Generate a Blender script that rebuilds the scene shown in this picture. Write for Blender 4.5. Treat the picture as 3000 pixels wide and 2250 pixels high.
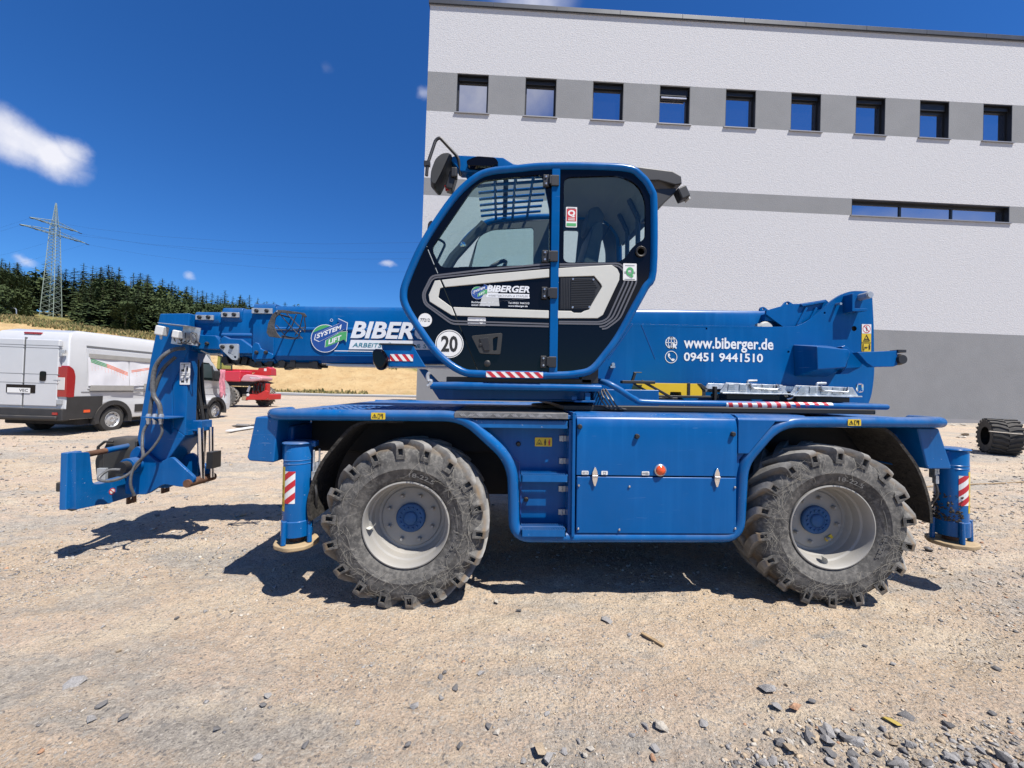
import bpy, bmesh, math, random
import numpy as np
from mathutils import Vector, Matrix, Euler
from mathutils.geometry import tessellate_polygon
R = math.radians
random.seed(7); RNG = np.random.default_rng(11)
for _o in list(bpy.data.objects): bpy.data.objects.remove(_o)
SC = bpy.context.scene
COL = SC.collection

# ---------------------------------------------------------------- camera
def camera():
    yaw, tilt, roll = R(1.785), R(0.664), R(1.9)
    fw = Vector((math.sin(yaw)*math.cos(tilt), math.cos(yaw)*math.cos(tilt), math.sin(tilt)))
    rt0 = Vector((math.cos(yaw), -math.sin(yaw), 0)); up0 = rt0.cross(fw)
    rt = math.cos(roll)*rt0 + math.sin(roll)*up0; up = rt.cross(fw)
    cd = bpy.data.cameras.new('camera'); co = bpy.data.objects.new('camera', cd); COL.objects.link(co)
    m = Matrix((rt, up, -fw)).transposed().to_4x4(); m.translation = Vector((0, 0, 1.554))
    co.matrix_world = m
    cd.sensor_width = 36; cd.lens = 36*1166/3000; cd.clip_start = 0.05; cd.clip_end = 3000
    SC.camera = co
camera()

# ---------------------------------------------------------------- sun and sky
SUN = Vector((0.38, -0.37, 1.0)).normalized()
def lights():
    sd = bpy.data.lights.new('sun', 'SUN'); sd.energy = 5.0; sd.angle = R(0.53); sd.color = (1.0, 0.955, 0.88)
    so = bpy.data.objects.new('sun', sd); COL.objects.link(so)
    so.rotation_euler = SUN.to_track_quat('Z', 'Y').to_euler(); so.location = SUN*60
    w = bpy.data.worlds.new('World'); SC.world = w; w.use_nodes = True
    nt = w.node_tree; N = nt.nodes; L = nt.links; N.clear()
    out = N.new('ShaderNodeOutputWorld'); bg = N.new('ShaderNodeBackground'); bg.inputs[1].default_value = 0.0505
    sky = N.new('ShaderNodeTexSky'); sky.sky_type = 'NISHITA'; sky.sun_disc = False
    sky.sun_elevation = math.asin(SUN.z); sky.sun_rotation = math.atan2(SUN.x, SUN.y)
    sky.air_density = 1.0; sky.dust_density = 0.15; sky.ozone_density = 2.6; sky.altitude = 500
    hs = N.new('ShaderNodeHueSaturation'); hs.inputs['Saturation'].default_value = 1.22; hs.inputs['Value'].default_value = 1.0
    L.new(sky.outputs[0], hs.inputs['Color'])
    deep = N.new('ShaderNodeMixRGB'); deep.blend_type = 'MULTIPLY'; deep.inputs[0].default_value = 1; L.new(hs.outputs[0], deep.inputs[1]); deep.inputs[2].default_value = (.64, 1.12, 1.66, 1)
    # fair weather clouds: noise on the sky direction projected on a flat cloud layer
    tc = N.new('ShaderNodeTexCoord'); sp = N.new('ShaderNodeSeparateXYZ'); L.new(tc.outputs['Generated'], sp.inputs[0])
    def mth(op, a, b=None, clamp=False):
        n = N.new('ShaderNodeMath'); n.operation = op; n.use_clamp = clamp
        for i, v in enumerate((a, b)):
            if v is None: continue
            if isinstance(v, (int, float)): n.inputs[i].default_value = v
            else: L.new(v, n.inputs[i])
        return n.outputs[0]
    def blob(d, r, soft, sx=1.0, sz=1.0):
        # soft ellipse around a sky direction
        v = N.new('ShaderNodeVectorMath'); v.operation = 'SUBTRACT'; L.new(wv, v.inputs[0]); v.inputs[1].default_value = d
        m = N.new('ShaderNodeVectorMath'); m.operation = 'MULTIPLY'; L.new(v.outputs[0], m.inputs[0]); m.inputs[1].default_value = (sx, sx, sz)
        ln = N.new('ShaderNodeVectorMath'); ln.operation = 'LENGTH'; L.new(m.outputs[0], ln.inputs[0])
        mr = N.new('ShaderNodeMapRange'); mr.interpolation_type = 'SMOOTHSTEP'
        mr.inputs[1].default_value = r+soft; mr.inputs[2].default_value = max(r-soft, 0); mr.inputs[3].default_value = 0; mr.inputs[4].default_value = 1
        L.new(ln.outputs['Value'], mr.inputs[0]); return mr.outputs[0]
    # warped direction so that every cloud has a ragged edge
    nz = N.new('ShaderNodeTexNoise'); nz.inputs['Scale'].default_value = 9; nz.inputs['Detail'].default_value = 8; nz.inputs['Roughness'].default_value = 0.6
    L.new(tc.outputs['Generated'], nz.inputs['Vector'])
    ws = N.new('ShaderNodeVectorMath'); ws.operation = 'SUBTRACT'; L.new(nz.outputs['Color'], ws.inputs[0]); ws.inputs[1].default_value = (0.5, 0.5, 0.5)
    wm = N.new('ShaderNodeVectorMath'); wm.operation = 'SCALE'; L.new(ws.outputs[0], wm.inputs[0]); wm.inputs['Scale'].default_value = 0.06
    wa = N.new('ShaderNodeVectorMath'); wa.operation = 'ADD'; L.new(tc.outputs['Generated'], wa.inputs[0]); L.new(wm.outputs[0], wa.inputs[1])
    wv = wa.outputs[0]
    a = None
    for d, r, s, sx, sz, k in CLOUDS:
        d = Vector(d).normalized(); b = mth('MULTIPLY', blob(d, r, s, sx, sz), k)
        a = b if a is None else mth('MAXIMUM', a, b)
    n2 = N.new('ShaderNodeTexNoise'); n2.inputs['Scale'].default_value = 26; n2.inputs['Detail'].default_value = 6; L.new(tc.outputs['Generated'], n2.inputs['Vector'])
    dens = mth('MULTIPLY', a, mth('ADD', mth('MULTIPLY', n2.outputs['Fac'], 0.9), 0.5), True)
    mix = N.new('ShaderNodeMixRGB'); L.new(dens, mix.inputs[0]); L.new(deep.outputs[0], mix.inputs[1]); mix.inputs[2].default_value = (10.5, 10.6, 11.6, 1)
    L.new(mix.outputs[0], bg.inputs[0]); L.new(bg.outputs[0], out.inputs[0])
CLOUDS = [ # direction, radius, softness, horizontal and vertical stretch, strength: small fair weather clouds all round the sky
    ((-1.27, 1, .585), .034, .018, .75, 1.2, 1.0), ((-1.18, 1, .548), .028, .016, .75, 1.1, 1.0), ((-1.12, 1, .528), .026, .016, .8, 1.05, 1.0), ((-1.075, 1, .545), .016, .012, .9, 1, 1.0),
    ((-.29, 1, .299), .008, .007, .6, 1.5, .6), ((-.78, 1, .245), .004, .006, .8, 1.2, .5), ((-1.17, 1, .262), .008, .008, .8, 1.3, .8),
    ((-.46, 1, .789), .003, .010, .9, 1, .08), ((-.222, 1, .742), .006, .010, .9, 1, .4), ((.05, 1, .995), .03, .03, .6, 1.5, .7),
    ((-.72, -1, .90), .16, .12, .8, 1.3, .9), ((-.10, -1, .765), .085, .08, .9, 1.1, .95), ((.045, -1, .775), .05, .05, .9, 1.2, .9), ((.9, -1, .35), .08, .07, .5, 1.4, .9),
    ((1.8, -.4, .3), .09, .07, .5, 1.4, .9), ((-1.5, -.8, .4), .08, .07, .5, 1.4, .9), ((-1.6, .2, .35), .08, .07, .6, 1.4, .9), ((.3, -1, .25), .06, .05, .4, 1.4, .8)]
lights()
SC.view_settings.view_transform = 'Standard'; SC.view_settings.look = 'None'
SC.view_settings.exposure = 0.74; SC.view_settings.gamma = 1.0
SC.render.engine = 'CYCLES'

# ---------------------------------------------------------------- materials
MATS = {}
def mat(name, col, rough=0.5, metal=0.0, coat=0.0, var=None, bump=None, dust=0.0, dustcol=(0.34, 0.28, 0.21), spec=0.5, emit=None, chips=0.0, streak=0.0):
    """Principled material; var=(scale, amount) mottles the colour, bump=(scale, strength), dust lies on faces that look up"""
    if name in MATS: return MATS[name]
    if 'print' not in name and 'sticker' not in name and not metal: col = tuple(c*.76 for c in col); dustcol = tuple(c*.76 for c in dustcol)
    m = bpy.data.materials.new(name); m.use_nodes = True; nt = m.node_tree; N, L = nt.nodes, nt.links
    b = N['Principled BSDF']; b.inputs['Roughness'].default_value = rough; b.inputs['Metallic'].default_value = metal
    b.inputs['Coat Weight'].default_value = coat; b.inputs['Coat Roughness'].default_value = 0.12; b.inputs['Specular IOR Level'].default_value = spec
    b.inputs['Base Color'].default_value = (*col, 1)
    tc = N.new('ShaderNodeTexCoord'); cur = None
    def noise(scale, detail=5, rgh=0.6):
        n = N.new('ShaderNodeTexNoise'); n.inputs['Scale'].default_value = scale; n.inputs['Detail'].default_value = detail; n.inputs['Roughness'].default_value = rgh
        L.new(tc.outputs['Object'], n.inputs['Vector']); return n.outputs['Fac']
    def ramp(f, lo, hi, a=0., b_=1.):
        r = N.new('ShaderNodeMapRange'); r.inputs[1].default_value = lo; r.inputs[2].default_value = hi; r.inputs[3].default_value = a; r.inputs[4].default_value = b_
        L.new(f, r.inputs[0]); return r.outputs[0]
    def mixc(f, c1, c2):
        x = N.new('ShaderNodeMixRGB'); 
        if isinstance(f, float): x.inputs[0].default_value = f
        else: L.new(f, x.inputs[0])
        for i, c in ((1, c1), (2, c2)):
            if isinstance(c, tuple): x.inputs[i].default_value = (*c[:3], 1)
            else: L.new(c, x.inputs[i])
        return x.outputs[0]
    cur = tuple(col)
    if var:
        s, a = var
        cur = mixc(ramp(noise(s), .3, .7), tuple(max(0, c*(1-a)) for c in col), tuple(min(1, c*(1+a)) for c in col))
    if streak:
        # rain streaks and fine scratches on paint
        mp = N.new('ShaderNodeMapping'); mp.inputs['Scale'].default_value = (11, 11, .55); L.new(tc.outputs['Object'], mp.inputs[0])
        n1 = N.new('ShaderNodeTexNoise'); n1.inputs['Scale'].default_value = 1.6; n1.inputs['Detail'].default_value = 6; L.new(mp.outputs[0], n1.inputs['Vector'])
        cur = mixc(ramp(n1.outputs['Fac'], .50, .80, 0, streak), cur, (.012, .135, .38))
        mp2 = N.new('ShaderNodeMapping'); mp2.inputs['Scale'].default_value = (5, 5, 70); mp2.inputs['Rotation'].default_value = (0, R(24), 0); L.new(tc.outputs['Object'], mp2.inputs[0])
        n2 = N.new('ShaderNodeTexNoise'); n2.inputs['Scale'].default_value = 1.0; n2.inputs['Detail'].default_value = 3; L.new(mp2.outputs[0], n2.inputs['Vector'])
        n3 = noise(2.3, 4)
        k = N.new('ShaderNodeMath'); k.operation = 'MULTIPLY'; L.new(ramp(n2.outputs['Fac'], .68, .70), k.inputs[0]); L.new(ramp(n3, .52, .64, 0, streak*1.0), k.inputs[1])
        cur = mixc(k.outputs[0], cur, (.16, .25, .40))
    if chips:
        cur = mixc(ramp(noise(55, 3, .7), .735-chips*.02, .75-chips*.02), cur, (0.42, 0.45, 0.48))
    if dust:
        g = N.new('ShaderNodeNewGeometry'); sp = N.new('ShaderNodeSeparateXYZ'); L.new(g.outputs['Normal'], sp.inputs[0])
        up = ramp(sp.outputs['Z'], 0.1, 1.0, 0.04, 1.0)
        nn = ramp(noise(3.1, 8, .68), .34, .74)
        mu = N.new('ShaderNodeMath'); mu.operation = 'MULTIPLY'; L.new(up, mu.inputs[0]); L.new(nn, mu.inputs[1])
        m2 = N.new('ShaderNodeMath'); m2.operation = 'MULTIPLY'; L.new(mu.outputs[0], m2.inputs[0]); m2.inputs[1].default_value = dust; m2.use_clamp = True
        cur = mixc(m2.outputs[0], cur, dustcol)
        rr = N.new('ShaderNodeMapRange'); rr.inputs[3].default_value = rough; rr.inputs[4].default_value = 0.85; L.new(m2.outputs[0], rr.inputs[0]); L.new(rr.outputs[0], b.inputs['Roughness'])
    if not isinstance(cur, tuple): L.new(cur, b.inputs['Base Color'])
    if bump:
        bp = N.new('ShaderNodeBump'); bp.inputs['Strength'].default_value = bump[1]; bp.inputs['Distance'].default_value = 0.02
        L.new(noise(bump[0], 6), bp.inputs['Height']); L.new(bp.outputs[0], b.inputs['Normal'])
    if emit: b.inputs['Emission Color'].default_value = (*col, 1); b.inputs['Emission Strength'].default_value = emit
    MATS[name] = m; return m
def glass(name, tint, refl=0.10):
    m = bpy.data.materials.new(name); m.use_nodes = True; nt = m.node_tree; N, L = nt.nodes, nt.links; N.clear()
    o = N.new('ShaderNodeOutputMaterial'); t = N.new('ShaderNodeBsdfTransparent'); t.inputs[0].default_value = (*tint, 1)
    g = N.new('ShaderNodeBsdfGlossy'); g.inputs['Roughness'].default_value = 0.02
    fc = N.new('ShaderNodeLayerWeight'); fc.inputs[0].default_value = .5; pw = N.new('ShaderNodeMath'); pw.operation = 'POWER'; L.new(fc.outputs['Facing'], pw.inputs[0]); pw.inputs[1].default_value = 5
    lw = N.new('ShaderNodeMapRange'); lw.inputs[3].default_value = refl*.35; lw.inputs[4].default_value = .55; L.new(pw.outputs[0], lw.inputs[0])
    mx = N.new('ShaderNodeMixShader'); L.new(lw.outputs[0], mx.inputs[0]); L.new(t.outputs[0], mx.inputs[1]); L.new(g.outputs[0], mx.inputs[2])
    L.new(mx.outputs[0], o.inputs[0]); MATS[name] = m; return m
def pane(name, col, f):
    """coated building glazing over a dark room"""
    m = bpy.data.materials.new(name); m.use_nodes = True; nt = m.node_tree; N, L = nt.nodes, nt.links; N.clear()
    o = N.new('ShaderNodeOutputMaterial'); d = N.new('ShaderNodeBsdfDiffuse'); d.inputs[0].default_value = (*col, 1)
    g = N.new('ShaderNodeBsdfGlossy'); g.inputs['Roughness'].default_value = 0.015; g.inputs[0].default_value = (.85, .88, 1, 1)
    mx = N.new('ShaderNodeMixShader'); mx.inputs[0].default_value = f; L.new(d.outputs[0], mx.inputs[1]); L.new(g.outputs[0], mx.inputs[2])
    L.new(mx.outputs[0], o.inputs[0]); MATS[name] = m; return m

mat('blue', (0.0, 0.098, 0.328), 0.22, coat=0.0, spec=.18, var=(1.3, .12), dust=.34, streak=.30)
mat('blue_worn', (0.0, 0.107, 0.34), 0.20, coat=0.0, spec=.26, var=(2.2, .16), dust=.5, chips=1.6, streak=.35)
mat('blue_deck', (0.001, 0.118, 0.38), 0.5, spec=.3, var=(4, .2), dust=.5, bump=(60, .5))
mat('hub_blue', (0.001, 0.075, 0.23), 0.6, var=(9, .25), dust=.35)
mat('black_gloss', (0.003, 0.003, 0.005), 0.08, spec=.25)
mat('black_plastic', (0.016, 0.016, 0.018), 0.45, var=(6, .2), dust=.2)
mat('black_metal', (0.012, 0.012, 0.013), 0.5, var=(5, .3), dust=.25)
mat('under', (0.012, 0.012, 0.014), 0.8, var=(5, .4), dust=.5)
mat('mudflap', (0.030, 0.026, 0.022), 0.9, var=(22, .7), bump=(26, 1.0))
mat('charcoal', (0.024, 0.025, 0.025), 0.55, var=(6, .25), dust=.45)
mat('grey_stripe', (0.115, 0.115, 0.13), 0.4)
mat('trim', (0.60, 0.60, 0.555), 0.5, var=(4, .05), dust=.12)
mat('white_print', (0.62, 0.64, 0.67), 0.5)
mat('white_sticker', (0.62, 0.62, 0.61), 0.5)
mat('pale_print', (0.42, 0.43, 0.43), 0.5)
mat('green_print', (0.055, 0.30, 0.10), 0.5)
mat('teal_print', (0.02, 0.17, 0.23), 0.5)
mat('navy_print', (0.006, 0.055, 0.25), 0.5)
mat('red_print', (0.42, 0.012, 0.022), 0.5)
mat('orange_print', (0.75, 0.20, 0.10), 0.6)
mat('black_print', (0.012, 0.012, 0.012), 0.6)
mat('grey_print', (0.22, 0.23, 0.24), 0.6)
mat('yellow', (0.80, 0.53, 0.015), 0.45, var=(3, .06), dust=.12)
mat('yellow_print', (0.55, 0.39, 0.02), 0.5)
mat('orange_lens', (0.80, 0.09, 0.01), 0.15, coat=.5)
mat('red_lens', (0.35, 0.008, 0.008), 0.12, coat=.6)
mat('rim', (0.33, 0.32, 0.30), 0.55, var=(5, .10), dust=.45, dustcol=(.33, .28, .22))
mat('galv', (0.48, 0.50, 0.52), 0.42, metal=.75, var=(18, .35))
mat('steel', (0.45, 0.45, 0.46), 0.3, metal=.9, var=(20, .2))
mat('chrome', (0.75, 0.75, 0.77), 0.12, metal=1.0)
mat('rust', (0.13, 0.060, 0.032), 0.85, var=(14, .5), bump=(40, .3))
mat('pad_wood', (0.42, 0.31, 0.18), 0.8, var=(8, .2), bump=(20, .3))
mat('wear_plate', (0.38, 0.40, 0.42), 0.4, metal=.4, var=(9, .15))
mat('hose', (0.075, 0.076, 0.08), 0.45, var=(40, .3), dust=.3)
mat('hose_light', (0.12, 0.12, 0.122), 0.4, var=(60, .4))
mat('lamp_white', (0.72, 0.72, 0.70), 0.35)
mat('rubber_mat', (0.06, 0.06, 0.062), 0.75, var=(12, .4), bump=(60, .4))
mat('checker', (0.20, 0.20, 0.205), 0.42, metal=.6, var=(12, .4), dust=.3)
glass('cab_glass', (0.80, 0.885, 0.875)); glass('dark_glass', (0.20, 0.23, 0.24)); glass('van_glass', (0.35, 0.42, 0.42))

# ---------------------------------------------------------------- mesh helpers
class MB:
    """collects polygons (with a material slot each) and links them as one mesh object"""
    def __init__(s): s.v = []; s.f = []; s.m = []
    def add(s, vs, fs, m=0):
        o = len(s.v); s.v += [tuple(p) for p in vs]; s.f += [tuple(i+o for i in f) for f in fs]; s.m += [m]*len(fs); return s
    def box(s, x0, x1, y0, y1, z0, z1, m=0):
        v = [(x, y, z) for x in (x0, x1) for y in (y0, y1) for z in (z0, z1)]
        return s.add(v, [(0, 1, 3, 2), (4, 6, 7, 5), (0, 4, 5, 1), (2, 3, 7, 6), (0, 2, 6, 4), (1, 5, 7, 3)], m)
    def obox(s, c, size, rot=(0, 0, 0), m=0):
        e = Euler(rot).to_matrix(); v = [Vector(c)+e@Vector((x*size[0]/2, y*size[1]/2, z*size[2]/2)) for x in (-1, 1) for y in (-1, 1) for z in (-1, 1)]
        return s.add(v, [(0, 1, 3, 2), (4, 6, 7, 5), (0, 4, 5, 1), (2, 3, 7, 6), (0, 2, 6, 4), (1, 5, 7, 3)], m)
    def prism(s, poly, a0, a1, axis='Y', holes=(), m=0):
        """polygon (u,w) extruded along axis: Y -> (x,z), X -> (y,z), Z -> (x,y)"""
        P = {'Y': lambda u, w, t: (u, t, w), 'X': lambda u, w, t: (t, u, w), 'Z': lambda u, w, t: (u, w, t)}[axis]
        loops = [list(poly)]+[list(h) for h in holes]; flat = [q for l in loops for q in l]; n = len(flat)
        tris = tessellate_polygon([[Vector((q[0], q[1], 0)) for q in l] for l in loops])
        v = [P(q[0], q[1], a0) for q in flat]+[P(q[0], q[1], a1) for q in flat]
        if not holes:
            fs = [tuple(range(n)), tuple(range(2*n-1, n-1, -1))]
            area = sum(flat[i][0]*flat[(i+1) % n][1]-flat[(i+1) % n][0]*flat[i][1] for i in range(n))
        else: fs = [tuple(t) for t in tris]+[tuple(i+n for i in t[::-1]) for t in tris]
        o = 0
        for l in loops:
            k = len(l); fs += [(o+i, o+(i+1) % k, n+o+(i+1) % k, n+o+i) for i in range(k)]; o += k
        return s.add(v, fs, m)
    def loft(s, A, B, m=0, caps=True):
        n = len(A); fs = [(i, (i+1) % n, n+(i+1) % n, n+i) for i in range(n)]
        if caps: fs += [tuple(range(n-1, -1, -1)), tuple(range(n, 2*n))]
        return s.add(list(A)+list(B), fs, m)
    def tube(s, pts, r, n=8, closed=False, caps=True, m=0):
        pts = [Vector(p) for p in pts]; k = len(pts); rr = r if hasattr(r, '__len__') else [r]*k
        T = []
        for i in range(k):
            a = pts[(i-1) % k] if (closed or i > 0) else pts[i]; b = pts[(i+1) % k] if (closed or i < k-1) else pts[i]
            t = (b-a); T.append(t.normalized() if t.length > 1e-9 else Vector((0, 0, 1)))
        up = Vector((0, 1, 0)) if abs(T[0].y) < .9 else Vector((1, 0, 0))
        u = (up-T[0]*up.dot(T[0])).normalized(); v = []
        for i in range(k):
            u = (u-T[i]*u.dot(T[i])); u = u.normalized() if u.length > 1e-6 else T[i].orthogonal().normalized()
            w = T[i].cross(u)
            v += [pts[i]+(u*math.cos(2*math.pi*j/n)+w*math.sin(2*math.pi*j/n))*rr[i] for j in range(n)]
        fs = [(i*n+j, i*n+(j+1) % n, ((i+1) % k)*n+(j+1) % n, ((i+1) % k)*n+j) for i in range(k if closed else k-1) for j in range(n)]
        if caps and not closed: fs += [tuple(range(n-1, -1, -1)), tuple((k-1)*n+j for j in range(n))]
        return s.add(v, fs, m)
    def cyl(s, p0, p1, r0, r1=None, n=16, m=0): return s.tube([p0, p1], [r0, r0 if r1 is None else r1], n, m=m)
    def lathe(s, prof, n=48, c=(0, 0, 0), m=0, closed=False):
        """profile of (radius, y) spun about the Y axis through c"""
        k = len(prof); v = [(c[0]+r*math.cos(2*math.pi*j/n), c[1]+y, c[2]+r*math.sin(2*math.pi*j/n)) for r, y in prof for j in range(n)]
        fs = [(i*n+j, i*n+(j+1) % n, ((i+1) % k)*n+(j+1) % n, ((i+1) % k)*n+j) for i in range(k if closed else k-1) for j in range(n)]
        return s.add(v, fs, m)
    def disc(s, c, r, y, n=32, m=0):
        return s.add([(c[0]+r*math.cos(2*math.pi*j/n), y, c[1]+r*math.sin(2*math.pi*j/n)) for j in range(n)], [tuple(range(n))], m)
    def mesh(s, name, mats, smooth=38):
        me = bpy.data.meshes.new(name); me.from_pydata(s.v, [], s.f); me.polygons.foreach_set('material_index', s.m)
        for x in (mats if isinstance(mats, (list, tuple)) else [mats]): me.materials.append(MATS[x] if isinstance(x, str) else x)
        bm = bmesh.new(); bm.from_mesh(me); bmesh.ops.recalc_face_normals(bm, faces=bm.faces); bm.to_mesh(me); bm.free()
        if smooth: 
            me.polygons.foreach_set('use_smooth', [True]*len(me.polygons)); me.set_sharp_from_angle(angle=R(smooth))
        me.update(); return me
    def build(s, name, mats, parent=None, bevel=0, seg=2, smooth=38, loc=None):
        o = link(s.mesh(name, mats, smooth), name, parent, loc)
        if bevel: bev(o, bevel, seg)
        return o
def bev(o, w, seg=2):
    b = o.modifiers.new('bevel', 'BEVEL'); b.width = w; b.segments = seg; b.limit_method = 'ANGLE'; b.angle_limit = R(38); b.harden_normals = True; b.use_clamp_overlap = True
def link(data, name, parent=None, loc=None, rot=None, scale=None):
    o = bpy.data.objects.new(name, data); COL.objects.link(o)
    if parent is not None:
        o.parent = parent
        if parent.parent is None and 'base' in parent: o.location = [-c for c in parent['base']]
    if loc is not None: o.location = Vector(o.location)+Vector(loc)
    if rot is not None: o.rotation_euler = rot
    if scale is not None: o.scale = scale
    return o
def tag(o, label=None, cat=None, group=None, kind=None):
    for k, v in (('label', label), ('category', cat), ('group', group), ('kind', kind)):
        if v: o[k] = v
    return o
def thing(name, label, cat, base=(0, 0, 0), rot=(0, 0, 0), group=None, loc=None):
    """an Empty at the thing's base; its parts are written in the thing's own frame, whose point `base` lies at the Empty"""
    o = bpy.data.objects.new(name, None); COL.objects.link(o); o.empty_display_size = .2
    o.location = base if loc is None else loc; o.rotation_euler = rot; o['base'] = list(base); return tag(o, label, cat, group)
def copy_tree(o, parent=None):
    c = o.copy(); COL.objects.link(c); c.parent = parent
    for ch in o.children: copy_tree(ch, c)
    return c
def catmull(P, k=6, closed=False):
    n = len(P); out = []
    P = [Vector(p) for p in P]
    for i in range(n if closed else n-1):
        a, b, c, d = [P[j % n] if closed else P[min(max(j, 0), n-1)] for j in (i-1, i, i+1, i+2)]
        for t in range(k):
            t = t/k; out.append(.5*((2*b)+(c-a)*t+(2*a-5*b+4*c-d)*t*t+(3*b-a-3*c+d)*t**3))
    if not closed: out.append(P[-1])
    return out
def fillet(P, r, k=5, closed=True):
    n = len(P); out = []
    P = [Vector(p) for p in P]; rr = r if hasattr(r, '__len__') else [r]*n
    for i in range(n):
        if not closed and i in (0, n-1): out.append(P[i]); continue
        a, b, c = P[i-1], P[i], P[(i+1) % n]; u = (a-b); w = (c-b); d = min(rr[i], u.length*.48, w.length*.48)
        p, q = b+u.normalized()*d, b+w.normalized()*d
        out += [p*(1-t)**2+b*2*t*(1-t)+q*t*t for t in [j/k for j in range(k+1)]]
    return out
def clip(poly, a, b):
    """keep the part of the polygon on the left of the line a->b"""
    out = []; n = len(poly); s = lambda p: (b[0]-a[0])*(p[1]-a[1])-(b[1]-a[1])*(p[0]-a[0])
    for i in range(n):
        p, q = poly[i], poly[(i+1) % n]; sp, sq = s(p), s(q)
        if sp >= 0: out.append((p[0], p[1]))
        if sp*sq < 0: t = sp/(sp-sq); out.append((p[0]+(q[0]-p[0])*t, p[1]+(q[1]-p[1])*t))
    return out
def circ(c, r, n=24, a0=0, a1=360): return [(c[0]+r*math.cos(R(a0+(a1-a0)*i/n)), c[1]+r*math.sin(R(a0+(a1-a0)*i/n))) for i in range(n if a1-a0 == 360 else n+1)]
def strip(mb, path, w, y0, y1, m=0):
    """flat band of width w that follows a path in the XZ plane"""
    P = [Vector((p[0], p[1])) for p in path]; A = []; B = []
    for i in range(len(P)):
        t = (P[min(i+1, len(P)-1)]-P[max(i-1, 0)]).normalized(); nrm = Vector((-t.y, t.x))*w/2; A.append(P[i]+nrm); B.append(P[i]-nrm)
    for i in range(len(P)-1):
        mb.prism([A[i], A[i+1], B[i+1], B[i]], y0, y1, m=m)

# lettering: one evaluation of all words, kept as unit meshes
WORDS = {}
def words(specs):
    tmp = []
    for key, body, shear, off in specs:
        c = bpy.data.curves.new(key, 'FONT'); c.body = body; c.shear = shear; c.offset = off; c.resolution_u = 3; c.fill_mode = 'FRONT'
        o = bpy.data.objects.new(key, c); COL.objects.link(o); tmp.append((key, o))
    dg = bpy.context.evaluated_depsgraph_get(); dg.update()
    for key, o in tmp:
        me = o.evaluated_get(dg).to_mesh(); v = np.array([p.co[:2] for p in me.vertices]); f = [tuple(p.vertices) for p in me.polygons]
        lo, hi = v.min(0), v.max(0); WORDS[key] = ((v-lo)/(hi-lo), f); o.to_mesh_clear()
    for key, o in tmp:
        c = o.data; bpy.data.objects.remove(o); bpy.data.curves.remove(c)
words([('biberger', 'BIBERGER', .25, .035), ('arbeit', 'ARBEITSB\u00dcHNEN & STAPLER', .22, .012), ('system', 'SYSTEM', .15, .04), ('lift', 'LIFT', .1, .04),
       ('www', 'www.biberger.de', 0, .022), ('tel', '09451 9441510', 0, .022), ('20', '20', 0, .03), ('77212', '77212', 0, .015),
       ('addr', 'Buchhausener Str. 7', 0, .01), ('addr2', '84069 Schierling', 0, .01), ('tel2', 'Tel 09451 9441510', 0, .01), ('Q', 'Q', 0, .05),
       ('tyre', '18-22.5', 0, .02), ('plate', 'VEC', 0, .01), ('k', 'K', 0, .03), ('r', 'R', 0, .02), ('manitou', 'MANITOU', .15, .02), ('tag_small', 'GEPR\u00dcFT', 0, .01)])
def write(mb, key, x0, x1, z0, z1, y, m=0, slope=0.0, face=-1):
    v, f = WORDS[key]; mb.add([(x0+(x1-x0)*(p[0] if face < 0 else 1-p[0]), y, z0+(z1-z0)*p[1]+slope*(x1-x0)*p[0]) for p in v], f, m)
def hazard(mb, x0, x1, z0, z1, y, n, lean, m0=0, m1=1, t=.002):
    """white film with slanting red bars"""
    mb.prism([(x0, z0), (x1, z0), (x1, z1), (x0, z1)], y, y+t, m=m0); p = (x1-x0)/n
    for i in range(-1, n+1):
        q = [(x0+p*i, z1), (x0+p*(i+.5), z1), (x0+p*(i+.5)+lean, z0), (x0+p*i+lean, z0)]
        q = clip(clip(q, (x0, z0), (x0, z0-1)), (x1, z0-1), (x1, z0))
        if len(q) > 2: mb.prism(q, y-.0015, y+t*.5, m=m1)
# ---------------------------------------------------------------- terrain
def vnoise(x, y, seed):
    """smooth value noise on numpy arrays"""
    r = np.random.default_rng(seed).random((256, 256)); xi = np.floor(x).astype(int); yi = np.floor(y).astype(int); fx = x-xi; fy = y-yi
    fx = fx*fx*(3-2*fx); fy = fy*fy*(3-2*fy); g = lambda a, b: r[(xi+a) & 255, (yi+b) & 255]
    return (g(0, 0)*(1-fx)+g(1, 0)*fx)*(1-fy)+(g(0, 1)*(1-fx)+g(1, 1)*fx)*fy-.5
def gz0(x, y):
    """the graded yard: one degree of cross fall, rising a little away from the camera"""
    x = np.asarray(x, float); y = np.asarray(y, float)
    t = np.clip((y-3.5)/9.5, 0, 1); t = t*t*(3-2*t)
    return .0172*np.clip(x, -24, 30)+.26*t
def gz(x, y):
    x = np.asarray(x, float); y = np.asarray(y, float)
    u = x*.94+y*.34; w = -x*.34+y*.94          # wheel tracks run diagonally over the yard
    a1, a2 = x*.8-y*.6, x*.6+y*.8; b1, b2 = x*.42+y*.907, -x*.907+y*.42
    n = .034*vnoise(u*.7, w*1.6, 1)+.022*vnoise(u*1.9, w*4.1, 2)+.014*vnoise(a1*5.3, a2*6.1, 3)+.010*vnoise(b1*11.7, b2*12.3, 4)+.010*vnoise(a2*23.1+3, a1*22.3, 9)+.008*vnoise(b2*41, b1*43, 10)
    return gz0(x, y)+n
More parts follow.
